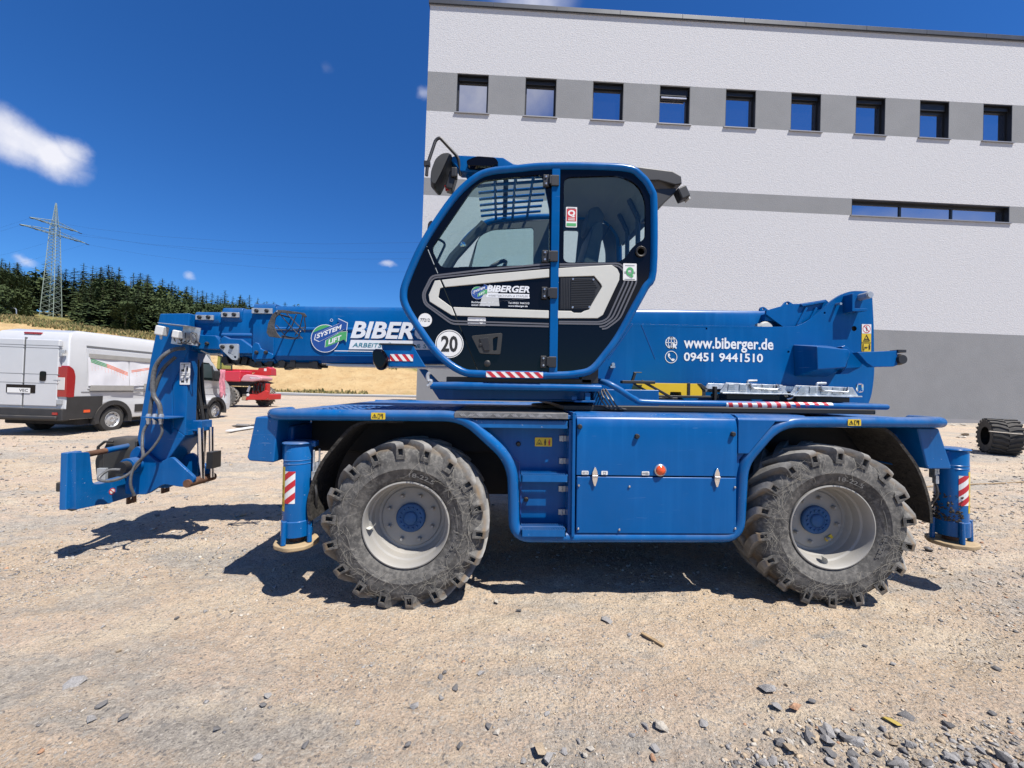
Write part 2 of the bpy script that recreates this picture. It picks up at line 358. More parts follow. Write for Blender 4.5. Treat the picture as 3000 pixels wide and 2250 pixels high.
def sheet(name, xs, ys, zf, m, smooth=True):
    X, Y = np.meshgrid(xs, ys); Z = zf(X, Y); nx, ny = len(xs), len(ys)
    v = np.stack([X.ravel(), Y.ravel(), Z.ravel()], 1); i = np.arange((ny-1)*(nx-1)); r, c = i//(nx-1), i % (nx-1); a = r*nx+c
    f = np.stack([a, a+1, a+nx+1, a+nx], 1)
    me = bpy.data.meshes.new(name); me.from_pydata(v.tolist(), [], f.tolist()); me.materials.append(m)
    me.polygons.foreach_set('use_smooth', [smooth]*len(me.polygons)); me.update(); return link(me, name)
def grow(a, step, end, k=1.22):
    out = []; 
    while abs(a) < abs(end): step *= k; a += step*np.sign(end); out.append(a)
    return out
def ground_material():
    m = bpy.data.materials.new('gravel_yard'); m.use_nodes = True; nt = m.node_tree; N, L = nt.nodes, nt.links; b = N['Principled BSDF']; b.inputs['Roughness'].default_value = .95
    b.inputs['Specular IOR Level'].default_value = .2
    tc = N.new('ShaderNodeTexCoord')
    mp = N.new('ShaderNodeMapping'); mp.inputs['Rotation'].default_value = (0, 0, R(-20)); mp.inputs['Scale'].default_value = (.45, 1.25, 1); L.new(tc.outputs['Object'], mp.inputs[0])
    def noise(vec, s, d=6, rg=.6):
        n = N.new('ShaderNodeTexNoise'); n.inputs['Scale'].default_value = s; n.inputs['Detail'].default_value = d; n.inputs['Roughness'].default_value = rg; L.new(vec, n.inputs['Vector']); return n.outputs['Fac']
    def ramp(f, lo, hi):
        r = N.new('ShaderNodeMapRange'); r.inputs[1].default_value = lo; r.inputs[2].default_value = hi; L.new(f, r.inputs[0]); return r.outputs[0]
    def mix(f, a, c):
        x = N.new('ShaderNodeMixRGB'); 
        if isinstance(f, float): x.inputs[0].default_value = f
        else: L.new(f, x.inputs[0])
        for i, q in ((1, a), (2, c)):
            if isinstance(q, tuple): x.inputs[i].default_value = (*q, 1)
            else: L.new(q, x.inputs[i])
        return x.outputs[0]
    O, T = tc.outputs['Object'], mp.outputs[0]
    def mul(c, f, lo, hi):
        r = N.new('ShaderNodeMapRange'); r.inputs[1].default_value = .3; r.inputs[2].default_value = .7; r.inputs[3].default_value = lo; r.inputs[4].default_value = hi; L.new(f, r.inputs[0])
        x = N.new('ShaderNodeVectorMath'); x.operation = 'SCALE'; L.new(c, x.inputs[0]); L.new(r.outputs[0], x.inputs['Scale']); return x.outputs[0]
    sand = mix(ramp(noise(T, .55, 5), .38, .62), (.645, .495, .345), (.625, .485, .375))
    sand = mix(ramp(noise(T, 2.3, 6), .48, .66), sand, (.70, .575, .425))
    grey = mix(ramp(noise(O, 20, 4), .35, .65), (.37, .33, .285), (.56, .50, .425))
    base = mix(ramp(noise(T, .62, 9, .76), .49, .57), sand, grey)
    base = mix(ramp(noise(T, 3.7, 8, .75), .56, .66), base, (.44, .39, .33))
    base = mul(base, noise(O, 9, 8, .8), .80, 1.16)
    base = mul(base, noise(O, 75, 5, .8), .66, 1.28)
    def grains(scale, lo, hi, c0, c1, amt, base):
        # grains of stone: cells with a colour of their own, warped so that no two are alike
        nv = N.new('ShaderNodeTexNoise'); nv.inputs['Scale'].default_value = scale*.8; L.new(O, nv.inputs['Vector'])
        ad = N.new('ShaderNodeVectorMath'); ad.operation = 'MULTIPLY_ADD'; L.new(nv.outputs['Color'], ad.inputs[0]); ad.inputs[1].default_value = (1.1/scale,)*3; L.new(O, ad.inputs[2])
        v = N.new('ShaderNodeTexVoronoi'); v.inputs['Scale'].default_value = scale; L.new(ad.outputs[0], v.inputs['Vector'])
        s_ = N.new('ShaderNodeSeparateColor'); L.new(v.outputs['Color'], s_.inputs[0])
        e = N.new('ShaderNodeMath'); e.operation = 'MULTIPLY'; L.new(ramp(s_.outputs['Red'], lo, hi), e.inputs[0]); L.new(ramp(v.outputs['Distance'], .55, .40), e.inputs[1])
        k = N.new('ShaderNodeMath'); k.operation = 'MULTIPLY'; L.new(e.outputs[0], k.inputs[0]); k.inputs[1].default_value = amt
        return mix(k.outputs[0], base, mix(s_.outputs['Green'], c0, c1)), v
    base, v0 = grains(150, .50, .60, (.15, .135, .12), (.68, .61, .51), .75, base)
    base, v1 = grains(64, .66, .72, (.19, .175, .165), (.66, .59, .50), .9, base)
    base, v2 = grains(27, .90, .93, (.26, .245, .23), (.60, .54, .46), .55, base)
    base = mul(base, noise(O, .4, 3), .70, .76)
    L.new(base, b.inputs['Base Color'])
    h = N.new('ShaderNodeMath'); h.operation = 'ADD'; L.new(noise(O, 30, 10, .8), h.inputs[0])
    hv = N.new('ShaderNodeMath'); hv.operation = 'MULTIPLY'; L.new(v1.outputs['Distance'], hv.inputs[0]); hv.inputs[1].default_value = -.35; L.new(hv.outputs[0], h.inputs[1])
    bp = N.new('ShaderNodeBump'); bp.inputs['Strength'].default_value = 1.0; bp.inputs['Distance'].default_value = .022; L.new(h.outputs[0], bp.inputs['Height']); L.new(bp.outputs[0], b.inputs['Normal'])
    MATS['gravel_yard'] = m; return m
ground_material()
xs = np.array(sorted(grow(-8, .06, -420)+list(np.arange(-8, -3.6, .05))+list(np.arange(-3.6, 4.2, .023))+list(np.arange(4.2, 9, .05))+grow(9, .06, 420)))
ys = np.array(sorted(grow(-.4, .08, -200)+list(np.arange(-.4, .9, .08))+list(np.arange(.9, 3.2, .019))+list(np.arange(3.2, 7, .035))+grow(7, .04, 460, 1.13)))
tag(sheet('ground', xs, ys, gz, MATS['gravel_yard']), kind='structure')

# earth bank and field behind the road
def crest(x): return np.clip(13.4-(np.asarray(x, float)+97)*.098, 2.5, 19)
def bankz(X, Y):
    t = np.clip((Y-59)/21, 0, 1); s = t*t*(3-2*t)*.55+t*.45
    z = crest(X)*s*(1-.10*t)-.35+np.where(Y > 78, (Y-78)*.09, 0)
    return z+(.9*vnoise(X*.16, Y*.3, 5)+.35*vnoise(X*.6, Y*.9, 6)+.12*vnoise(X*2.1, Y*2.1, 8))*np.clip(t*4, 0, 1)
def bank_material():
    m = bpy.data.materials.new('earth_bank'); m.use_nodes = True; nt = m.node_tree; N, L = nt.nodes, nt.links; b = N['Principled BSDF']; b.inputs['Roughness'].default_value = 1; b.inputs['Specular IOR Level'].default_value = .1
    tc = N.new('ShaderNodeTexCoord'); O = tc.outputs['Object']
    def noise(s, d=6, rg=.65, sc=None):
        n = N.new('ShaderNodeTexNoise'); n.inputs['Scale'].default_value = s; n.inputs['Detail'].default_value = d; n.inputs['Roughness'].default_value = rg
        if sc: mp = N.new('ShaderNodeMapping'); mp.inputs['Scale'].default_value = sc; L.new(O, mp.inputs[0]); L.new(mp.outputs[0], n.inputs['Vector'])
        else: L.new(O, n.inputs['Vector'])
        return n.outputs['Fac']
    def ramp(f, lo, hi):
        r = N.new('ShaderNodeMapRange'); r.inputs[1].default_value = lo; r.inputs[2].default_value = hi; L.new(f, r.inputs[0]); return r.outputs[0]
    def mix(f, a, c):
        x = N.new('ShaderNodeMixRGB'); L.new(f, x.inputs[0])
        for i, q in ((1, a), (2, c)):
            if isinstance(q, tuple): x.inputs[i].default_value = (*q, 1)
            else: L.new(q, x.inputs[i])
        return x.outputs[0]
    c = mix(ramp(noise(.35, 8, .7), .35, .65), (.38, .255, .125), (.455, .335, .18))
    c = mix(ramp(noise(1.1, 8, .75, (1, 1, .6)), .54, .68), c, (.29, .195, .10))
    sp = N.new('ShaderNodeSeparateXYZ'); L.new(O, sp.inputs[0])
    # grass on the crest and along the foot of the bank, dry and green mixed
    jig = N.new('ShaderNodeMath'); jig.operation = 'MULTIPLY_ADD'; L.new(noise(.25, 6), jig.inputs[0]); jig.inputs[1].default_value = 9; L.new(sp.outputs['Y'], jig.inputs[2])
    top = ramp(jig.outputs[0], 82.2, 84.0); foot = ramp(jig.outputs[0], 66.6, 65.0)
    gr = mix(ramp(noise(.8, 7, .7), .4, .62), (.255, .205, .088), (.125, .13, .042))
    c = mix(top, c, gr); c = mix(foot, c, mix(ramp(noise(.9, 7, .7), .42, .6), (.30, .235, .10), (.10, .12, .038)))
    L.new(c, b.inputs['Base Color'])
    bp = N.new('ShaderNodeBump'); bp.inputs['Strength'].default_value = 1; bp.inputs['Distance'].default_value = .35; L.new(noise(1.6, 8, .75), bp.inputs['Height']); L.new(bp.outputs[0], b.inputs['Normal'])
    MATS['earth_bank'] = m; return m
bank_material()
xb = np.concatenate([np.arange(-260, -140, 6), np.arange(-140, 10, .8), np.arange(10, 160, 6)]); yb = np.concatenate([np.arange(57.5, 90, .55), np.arange(90, 300, 6)])
tag(sheet('earth_bank', xb, yb, bankz, MATS['earth_bank']), kind='structure')
def bank_grass():
    r = np.random.default_rng(17); n = 9000; x = r.uniform(-135, -20, n); y = np.where(r.random(n) < .7, r.uniform(77.5, 84, n), r.uniform(58.2, 61.5, n)); z = bankz(x, y)
    V = []; F = []; M = []; h = r.uniform(.25, .75, n)*np.where(y > 70, 1, .8)
    for i in range(n):
        for k in range(3):
            a = r.random()*6.28; w = .10+.12*r.random(); o = len(V); dx, dy = math.cos(a), math.sin(a); l = r.uniform(-.25, .25, 2)
            V += [(x[i]-dx*w, y[i]-dy*w, z[i]-.05), (x[i]+dx*w, y[i]+dy*w, z[i]-.05), (x[i]+l[0], y[i]+l[1], z[i]+h[i])]; F.append((o, o+1, o+2)); M.append(int(r.random() < .35))
    mat('dry_grass', (.36, .28, .12), .95, var=(.4, .25)); mat('green_grass', (.13, .15, .05), .95, var=(.4, .25))
    me = bpy.data.meshes.new('bank_grass'); me.from_pydata(V, [], F); me.materials.append(MATS['dry_grass']); me.materials.append(MATS['green_grass']); me.polygons.foreach_set('material_index', M)
    tag(link(me, 'bank_grass'), 'dry grass tufts along the crest and foot of the earth bank', 'grass', kind='stuff')
bank_grass()
mat('asphalt', (.20, .20, .205), .85, var=(3, .12), bump=(40, .3)); mat('road_edge', (.52, .51, .49), .8, var=(3, .1))
xr = np.concatenate([np.arange(-260, 60, 4)])
tag(sheet('road', xr, np.linspace(48.5, 56.5, 5), lambda X, Y: gz0(X, Y)+.045, MATS['asphalt']), kind='structure')
k = sheet('road_kerb', xr, np.array([56.5, 56.51, 56.8, 56.81]), lambda X, Y: gz0(X, Y)+np.where((Y > 56.505) & (Y < 56.805), .14, -.02), MATS['road_edge']); tag(k, kind='structure')

# ---------------------------------------------------------------- gravel and stones
def pebble(sub, seed, flat=.62):
    # broken stone: convex hull of a few points thrown on an uneven ellipsoid
    r = np.random.default_rng(seed); bm = bmesh.new(); ax = r.uniform(.75, 1.25, 3); k = 9 if sub == 1 else 13
    for i in range(k):
        d = r.normal(size=3); d /= np.linalg.norm(d); d *= .5*r.uniform(.8, 1.06); bm.verts.new((d[0]*ax[0], d[1]*ax[1], d[2]*flat*ax[2]))
    h = bmesh.ops.convex_hull(bm, input=list(bm.verts)); bmesh.ops.delete(bm, geom=[v for v in h['geom_interior'] if isinstance(v, bmesh.types.BMVert)], context='VERTS')
    bmesh.ops.recalc_face_normals(bm, faces=bm.faces); return bm
mat('stone_grey', (.34, .325, .315), .85, var=(14, .35), bump=(30, .5)); mat('stone_dark', (.18, .172, .17), .8, var=(12, .35), bump=(30, .5))
mat('stone_tan', (.46, .36, .25), .9, var=(10, .25), bump=(30, .5)); mat('stone_pale', (.52, .47, .40), .9, var=(9, .25), bump=(30, .5)); mat('stone_rust', (.44, .25, .15), .9, var=(7, .4), bump=(30, .5))
SMAT = ['stone_grey', 'stone_dark', 'stone_tan', 'stone_pale', 'stone_rust']
def density(x, y):
    """how stony the yard is: grey patches along the tracks and a rubble edge near the camera on the right"""
    u = x*.94+y*.34; w = -x*.34+y*.94
    return np.clip(.5+1.5*vnoise(u*.55+9, w*1.5+4, 12)+.9*vnoise(u*1.7, w*3.5, 13), 0.03, 1.3)
def gravel(name, n, smin, smax, ymin, ymax, seed, half, label, area=None):
    """countless chips scattered over the yard as one object"""
    r = np.random.default_rng(seed); protos = []
    for i in range(6):
        bm = pebble(1 if smin < .02 else 1, 40+i); 
        me = bpy.data.meshes.new('t'); bm.to_mesh(me); bm.free()
        protos.append((np.array([v.co[:] for v in me.vertices]), np.array([p.vertices[:] for p in me.polygons]))); bpy.data.meshes.remove(me)
    y = ymin*(ymax/ymin)**r.random(n*4); x = y*(r.random(n*4)*2-1)*half; keep = r.random(n*4) < density(x, y)*.6
    x, y = x[keep][:n], y[keep][:n]
    if area: x, y = area(r, n)
    n = len(x); s = (smin*(smax/smin)**(r.random(n)**1.6))*np.clip(y/2.6, .65, 2.2); z = gz(x, y)
    V = []; F = []; M = []; o = 0; kind = r.choice(5, n, p=[.30, .14, .28, .26, .02])
    for k in range(6):
        pv, pf = protos[k]; q = np.arange(k, n, 6); m_ = len(q); a = r.random(m_)*6.28; c, sn = np.cos(a)[:, None], np.sin(a)[:, None]
        t = pv[None]*s[q][:, None, None]*r.uniform((.7, .7, .6), (1.3, 1.3, 1.1), (m_, 3))[:, None, :]
        V.append(np.stack([t[..., 0]*c-t[..., 1]*sn+x[q][:, None], t[..., 0]*sn+t[..., 1]*c+y[q][:, None], t[..., 2]+(z[q]+s[q]*.10)[:, None]], -1).reshape(-1, 3))
        F.append((pf[None]+(o+np.arange(m_)*len(pv))[:, None, None]).reshape(-1, 3)); M.append(np.repeat(kind[q], len(pf))); o += m_*len(pv)
    V = np.concatenate(V); F = np.concatenate(F); M = np.concatenate(M); me = bpy.data.meshes.new(name)
    me.vertices.add(len(V)); me.vertices.foreach_set('co', V.ravel()); me.loops.add(F.size); me.loops.foreach_set('vertex_index', F.ravel())
    me.polygons.add(len(F)); me.polygons.foreach_set('loop_start', np.arange(0, F.size, 3)); me.polygons.foreach_set('material_index', M)
    for q in SMAT: me.materials.append(MATS[q])
    me.update(calc_edges=True); me.validate()
    return tag(link(me, name), label, 'gravel', kind='stuff')
gravel('gravel', 26000, .006, .030, .95, 11, 21, 1.5, 'stone chips strewn over the tan yard'); gravel('grit', 62000, .004, .013, 1.0, 4.6, 33, 1.45, 'fine grit covering the near part of the tan yard')
def rubble_edge(r, n): x = r.uniform(1.0, 2.9, n); return x, 1.56+.30*r.random(n)**1.6*(.55+.45*np.abs(np.sin((x-1.1)*3.6)))
gravel('rubble', 900, .022, .058, 1, 2, 44, 1, 'small broken stones filling the rubble strip at the bottom right', rubble_edge)

STONES = {}
for q in SMAT:
    for i in range(5):
        bm = pebble(2, 90+7*i+SMAT.index(q)); me = bpy.data.meshes.new('stone'); bm.to_mesh(me); bm.free(); me.materials.append(MATS[q])
        STONES[q, i] = me
def stone(x, y, s, q, label, group=None, i=None, sink=.22, rot=None, flat=1.0):
    me = STONES[q, random.randrange(5) if i is None else i]
    o = link(me, 'stone', loc=(x, y, float(gz(x, y))+s*.30*flat-s*sink*.3)); o.scale = (s, s*random.uniform(.75, 1.1), s*random.uniform(.8, 1.05)*flat)
    o.rotation_euler = rot or (random.uniform(-.35, .35), random.uniform(-.35, .35), random.uniform(0, 6.28)); return tag(o, label, 'stone', group)
G1 = 'loose stones scattered on the yard in front of the machine'
for x, y, s, q, lab in [
    (1.448, 2.046, .078, 'stone_grey', 'pointed blue grey stone lying alone in front of the right wheel'),
    (1.485, 1.910, .078, 'stone_rust', 'round cream stone with a rusty brown underside'),
    (2.006, 1.874, .062, 'stone_dark', 'dark angular stone just right of the yellow flat stone'),
    (.798, 1.827, .072, 'stone_pale', 'upright pale stone above the small grey cluster at bottom centre'),
    (.225, 1.722, .080, 'stone_tan', 'broad tan stone at the bottom edge left of centre cluster'),
    (.262, 1.690, .068, 'stone_grey', 'slate grey stone leaning against the broad tan stone'),
    (.780, 2.695, .085, 'stone_grey', 'flat lavender grey stone just in front of the body shadow'),
    (.192, 2.781, .045, 'stone_dark', 'small dark red stone below the shadow right of the left wheel'),
    (.036, 2.927, .06, 'stone_pale', 'flat pale stone touching the edge of the body shadow'),
    (4.289, 3.821, .085, 'stone_dark', 'dark cube shaped stone by the right outrigger foot'),
    (-2.113, 2.111, .095, 'stone_grey', 'long flat grey stone at the far left of the foreground')]:
    stone(x, y, s, q, lab, flat=.55 if 'flat' in lab else 1)
o = stone(1.909, 1.847, .095, 'stone_tan', 'flat mustard yellow stone lying among grey ones', i=1, flat=.3)
mat('stone_yellow', (.42, .31, .07), .9, var=(10, .2)); me = o.data.copy(); me.materials.clear(); me.materials.append(MATS['stone_yellow']); o.data = me
for x, y, s, q in [(1.571, 2.079, .04, 2), (1.406, 1.918, .06, 0), (1.608, 1.948, .045, 1), (1.781, 1.913, .035, 4), (1.838, 1.813, .06, 0), (2.158, 1.82, .06, 1), (2.12, 1.80, .045, 0),
    (2.451, 1.878, .05, 1), (1.009, 1.853, .055, 0), (2.311, 2.234, .045, 0), (2.29, 2.386, .035, 1), (1.77, 2.479, .035, 3), (3.706, 3.273, .05, 2), (2.865, 2.181, .05, 1), (4.711, 3.943, .07, 0),
    (.348, 2.464, .042, 3), (.881, 2.522, .04, 0), (-.048, 2.186, .06, 0), (-.171, 2.078, .055, 1), (-.265, 2.154, .05, 1), (-.248, 2.212, .045, 1), (-.357, 1.947, .06, 0), (-.241, 2.016, .055, 0),
    (.277, 1.913, .045, 0), (-.001, 1.845, .05, 1), (.042, 1.813, .055, 3), (-.345, 1.752, .048, 1), (-.117, 1.735, .052, 1), (.335, 1.727, .05, 0), (.402, 1.776, .045, 0), (.447, 1.731, .05, 3),
    (.419, 1.709, .045, 3), (.645, 1.785, .045, 0), (.726, 1.834, .06, 0), (.726, 1.725, .055, 0), (.702, 1.682, .045, 4), (.153, 1.683, .045, 0), (-.594, 1.849, .05, 0), (-1.833, 1.96, .055, 1),
    (-1.801, 1.881, .075, 0), (-1.105, 2.041, .055, 0), (-1.09, 1.982, .045, 1), (-.778, 1.746, .05, 1), (-.944, 1.688, .06, 0), (-1.853, 1.733, .045, 4), (-1.22, 1.844, .05, 1), (-1.675, 1.899, .05, 1),
    (-2.107, 2.399, .055, 3), (-2.158, 2.398, .05, 2), (-1.771, 2.782, .05, 2), (-1.942, 2.778, .055, 0), (-2.084, 2.718, .05, 1), (-1.655, 3.094, .06, 0)]:
    stone(x, y, s*.72, SMAT[q], 'single loose stone lying on the tan gravel yard', G1)
# rubble along the lower right edge of the yard
rs = random.Random(5); spots = []
while len(spots) < 130:
    x = rs.uniform(1.05, 2.75); y = rs.uniform(1.56, 1.84)
    if y > 1.60+.22*rs.random()**2*(.4+max(0, math.sin((x-1.1)*3.6)))+(.05 if x > 1.9 else 0): continue
    spots.append((x, y))
for x, y in spots:
    stone(x, y, rs.uniform(.028, .068), rs.choices(SMAT, [.52, .22, .10, .14, .02])[0], 'stone in the grey rubble strip at the bottom right', 'rubble strip at the lower right')
# scraps lying about
mat('scrap_wood', (.36, .25, .14), .85, var=(20, .3))
def scrap(name, label, cat, pts, r, m, fl=.5):
    mb = MB(); mb.tube(pts, r, 6); o = mb.build(name, m); return tag(o, label, cat)
def gp(x, y, h=.012): return (x, y, float(gz(x, y))+h)
mb = MB(); a, b_ = Vector(gp(.955, 2.52)), Vector(gp(1.045, 2.395)); d = (b_-a); mb.obox((a+b_)/2, (d.length, .022, .012), (0, 0, math.atan2(d.y, d.x))); tag(mb.build('wood_splinter', 'scrap_wood', bevel=.002), 'thin brown wood splinter lying right of centre on the yard', 'wood')
mb = MB(); a, b_ = Vector(gp(-7.21, 10.9, .04)), Vector(gp(-7.2, 11.95, .07)); d = b_-a; mb.obox((a+b_)/2, (d.length, .16, .04), (0, 0, math.atan2(d.y, d.x))); tag(mb.build('plastic_strip', 'white_sticker', bevel=.008), 'white plastic strip on the yard behind the boom head', 'strip')
for i, (x, y, s) in enumerate([(-7.7, 12.3, .5), (-7.4, 12.45, .42), (-7.95, 12.5, .36)]):
    stone(x, y, s, 'stone_dark', 'dark broken slab on the yard beside the white strip', 'broken slabs behind the boom head', flat=.5)
# raised rubble in front of the building
for i in range(40):
    x = rs.uniform(8.5, 22); y = rs.uniform(9.5, 17.4); stone(x, y, rs.uniform(.10, .32), rs.choice(SMAT[:4]), 'broken stone lying on the yard below the building', 'broken stones in front of the building', flat=.7)
for i in range(20):
    x = rs.uniform(4.6, 9); y = rs.uniform(4.8, 9.5); stone(x, y, rs.uniform(.05, .12), rs.choice(SMAT[:4]), 'stone on the open yard to the right of the machine', 'stones on the yard right of the machine', flat=.8)
for i in range(25):
    y = rs.uniform(4.5, 9.5); x = -y*rs.uniform(.45, 1.2); stone(x, y, rs.uniform(.04, .10), rs.choice(SMAT[:4]), 'stone on the open yard to the left below the van', 'stones on the yard left of the machine', flat=.7)
# ---------------------------------------------------------------- the building
mat('plaster_white', (.58, .58, .60), .92, var=(7, .05), bump=(16, .9)); mat('plaster_grey', (.245, .25, .26), .92, var=(1.3, .05), bump=(22, .55)); mat('plaster_base', (.30, .295, .305), .92, var=(1.3, .04), bump=(22, .5))
mat('frame_dark', (.02, .021, .024), .4); mat('sill', (.22, .22, .235), .5, metal=.3); mat('attika', (.05, .055, .065), .45, metal=.4, var=(2, .15)); mat('seam', (.10, .105, .11), .5)
pane('window_pane', (.012, .014, .02), .52)
def building():
    X0, X1, Y0 = -3.72, 34.0, 18.0
    bd = thing('office_building', 'white and grey rendered industrial building with one row of small windows', 'building', (X0, Y0, 0))
    wins = []
    for i in range(12):
        a = -2.385+3.105*i
        wins.append((a, a+1.43, 14.03, 15.775))
    strip_w = (16.16, 23.83, 10.20, 10.93)
    def wall(name, z0, z1, m, holes=()):
        mb = MB(); mb.prism([(X0, z0), (X1, z0), (X1, z1), (X0, z1)], Y0, Y0+.4, holes=[[(a, c), (b, c), (b, d), (a, d)] for a, b, c, d in holes]); return mb.build(name, m, bd, smooth=0)
    wall('plinth', .05, .82, 'plaster_base'); wall('wall_base', .82, 4.87, 'plaster_grey')
    wall('wall_lower', 4.87, 10.17, 'plaster_white')
    # narrow grey band with the long window cut out of it
    MB().box(X0, 16.155, Y0, Y0+.4, 10.17, 10.96).build('wall_band', 'plaster_grey', bd, smooth=0); MB().box(23.835, X1, Y0, Y0+.4, 10.17, 10.96).build('wall_band', 'plaster_grey', bd, smooth=0)
    wall('wall_middle', 10.96, 14.005, 'plaster_white')
    # grey piers between the windows
    xs_ = [X0]+[v for w in wins for v in (w[0], w[1])]+[X1]
    for i in range(0, len(xs_), 2):
        if xs_[i+1] > xs_[i]: MB().box(xs_[i], xs_[i+1], Y0, Y0+.4, 14.005, 15.80).build('pier', 'plaster_grey', bd, smooth=0)
    wall('wall_upper', 15.80, 18.83, 'plaster_white')
    MB().box(X0, X0+.4, Y0+.4, Y0+16, .05, 18.83).box(X1-.4, X1, Y0+.4, Y0+16, .05, 18.83).box(X0+.4, X1-.4, Y0+15.6, Y0+16, .05, 18.83).build('wall_return', 'plaster_white', bd, smooth=0)
    MB().box(X0+.4, X1-.4, Y0+.4, Y0+15.6, 18.3, 18.5).build('roof', 'attika', bd, smooth=0)
    # metal coping in sheets
    n = 13; w = (X1-X0+.12)/n
    for i in range(n):
        a = X0-.06+w*i; MB().prism([(Y0-.10, 18.86), (Y0-.10, 19.06), (Y0+.45, 19.12), (Y0+.45, 18.86)], a+.004, a+w-.004, 'X').build('coping_sheet', 'attika', bd, bevel=.008)
    MB().box(X0-.02, X1, Y0-.035, Y0+.38, 18.832, 18.858).build('coping_seal', 'sill', bd)
    def window(a, b, c, d, blind, lights=1):
        y = Y0+.22; fr = .085; mb = MB()
        mb.prism([(a, c), (b, c), (b, d), (a, d)], y, y+.08, holes=[[(a+fr+(b-a-fr)*i/lights, c+fr), (a+(b-a-fr)*(i+1)/lights, c+fr), (a+(b-a-fr)*(i+1)/lights, d-fr-blind), (a+fr+(b-a-fr)*i/lights, d-fr-blind)] for i in range(lights)])
        # dark lined reveal
        mb.box(a+.002, a+.022, Y0+.004, y, c, d).box(b-.022, b-.002, Y0+.004, y, c, d).box(a+.022, b-.022, Y0+.004, y, d-.024, d-.002)
        o = mb.build('window', 'frame_dark', bd, smooth=0)
        for i in range(lights):
            p0 = a+fr+(b-a-fr)*i/lights; p1 = a+(b-a-fr)*(i+1)/lights
            MB().box(p0-.01, p1+.01, y+.045, y+.06, c+fr-.01, d-fr-blind+.01).build('pane', 'window_pane', o, smooth=0)
        s = MB(); s.prism([(Y0-.07, c-.075), (Y0-.07, c-.03), (Y0+.21, c+.004), (Y0+.21, c-.02), (Y0-.02, c-.055), (Y0-.02, c-.075)], a-.08, b+.08, 'X'); s.build('sill', 'sill', o, smooth=0)
        return o
    for i, (a, b, c, d) in enumerate(wins):
        bl = .18 if i not in (3, 7) else .42
        o = window(a, b, c, d, bl)
        mb = MB()
        for j in range(3 if bl < .3 else 6): mb.box(a+.05, b-.05, Y0+.12, Y0+.17, d-.10-j*.055, d-.062-j*.055)
        mb.build('blind_slats', 'frame_dark', o, smooth=0)
        if i == 3: MB().box(a+.12, b-.12, Y0+.10, Y0+.15, d-.50, d-.44).build('blind_rail', 'steel', o)
    window(*strip_w, .05, 3)
    return bd
building()
# ---------------------------------------------------------------- forest on the hill
def leaf_material(name, c0, c1):
    m = bpy.data.materials.new(name); m.use_nodes = True; nt = m.node_tree; N, L = nt.nodes, nt.links; b = N['Principled BSDF']; b.inputs['Roughness'].default_value = .8; b.inputs['Specular IOR Level'].default_value = .2
    oi = N.new('ShaderNodeObjectInfo'); tc = N.new('ShaderNodeTexCoord'); n = N.new('ShaderNodeTexNoise'); n.inputs['Scale'].default_value = .9; n.inputs['Detail'].default_value = 4; L.new(tc.outputs['Object'], n.inputs['Vector'])
    ad = N.new('ShaderNodeMath'); ad.operation = 'MULTIPLY_ADD'; L.new(n.outputs['Fac'], ad.inputs[0]); ad.inputs[1].default_value = .55; L.new(oi.outputs['Random'], ad.inputs[2])
    mr = N.new('ShaderNodeMapRange'); mr.inputs[1].default_value = .2; mr.inputs[2].default_value = 1.3; L.new(ad.outputs[0], mr.inputs[0])
    x = N.new('ShaderNodeMixRGB'); L.new(mr.outputs[0], x.inputs[0]); x.inputs[1].default_value = (*c0, 1); x.inputs[2].default_value = (*c1, 1); L.new(x.outputs[0], b.inputs['Base Color']); MATS[name] = m
leaf_material('needles', (.017, .031, .014), (.068, .092, .034)); leaf_material('leaves', (.020, .036, .013), (.058, .078, .028)); mat('bark', (.10, .075, .055), .95, var=(3, .3))
def conifer_mesh(seed, h=12., w=2.5):
    r = random.Random(seed); v = []; f = []
    z = h*.10
    while z < h*.985:
        t = z/h; rad = w*(1-t)**.72*r.uniform(.6, 1.2)+.16; nb = 11 if t < .7 else 7; a0 = r.random()*6.28
        for i in range(nb):
            if r.random() < .1: continue
            a = a0+6.28*i/nb+r.uniform(-.2, .2); L_ = rad*r.uniform(.7, 1.15); dr = L_*r.uniform(.18, .42)-.05*h*t*.3
            d = Vector((math.cos(a), math.sin(a), 0)); s = Vector((-d.y, d.x, 0)); p = Vector((0, 0, z+.15*L_))
            for q in range(3):
                f0, f1 = q/3, (q+1.25)/3; wd = L_*.26*(1-.55*q/3)*r.uniform(.8, 1.25)
                A = p+d*L_*f0-Vector((0, 0, dr*f0)); B = p+d*L_*min(f1, 1.08)-Vector((0, 0, dr*f1+.05))
                o = len(v); tw = Vector((0, 0, wd*r.uniform(.15, .5)))
                v += [tuple(A), tuple(A*.45+B*.55+s*wd-tw), tuple(B), tuple(A*.45+B*.55-s*wd-tw*r.uniform(.3, 1.3))]; f += [(o, o+1, o+2), (o, o+2, o+3)]
        z += h*r.uniform(.022, .036)
    o = len(v); v += [(0, 0, h*1.0), (.10, .04, h*.93), (-.08, .08, h*.93), (0, -.1, h*.93)]; f += [(o, o+1, o+2), (o, o+2, o+3), (o, o+3, o+1)]
    me = bpy.data.meshes.new('crown'); me.from_pydata(v, [], f); me.materials.append(MATS['needles']); return me
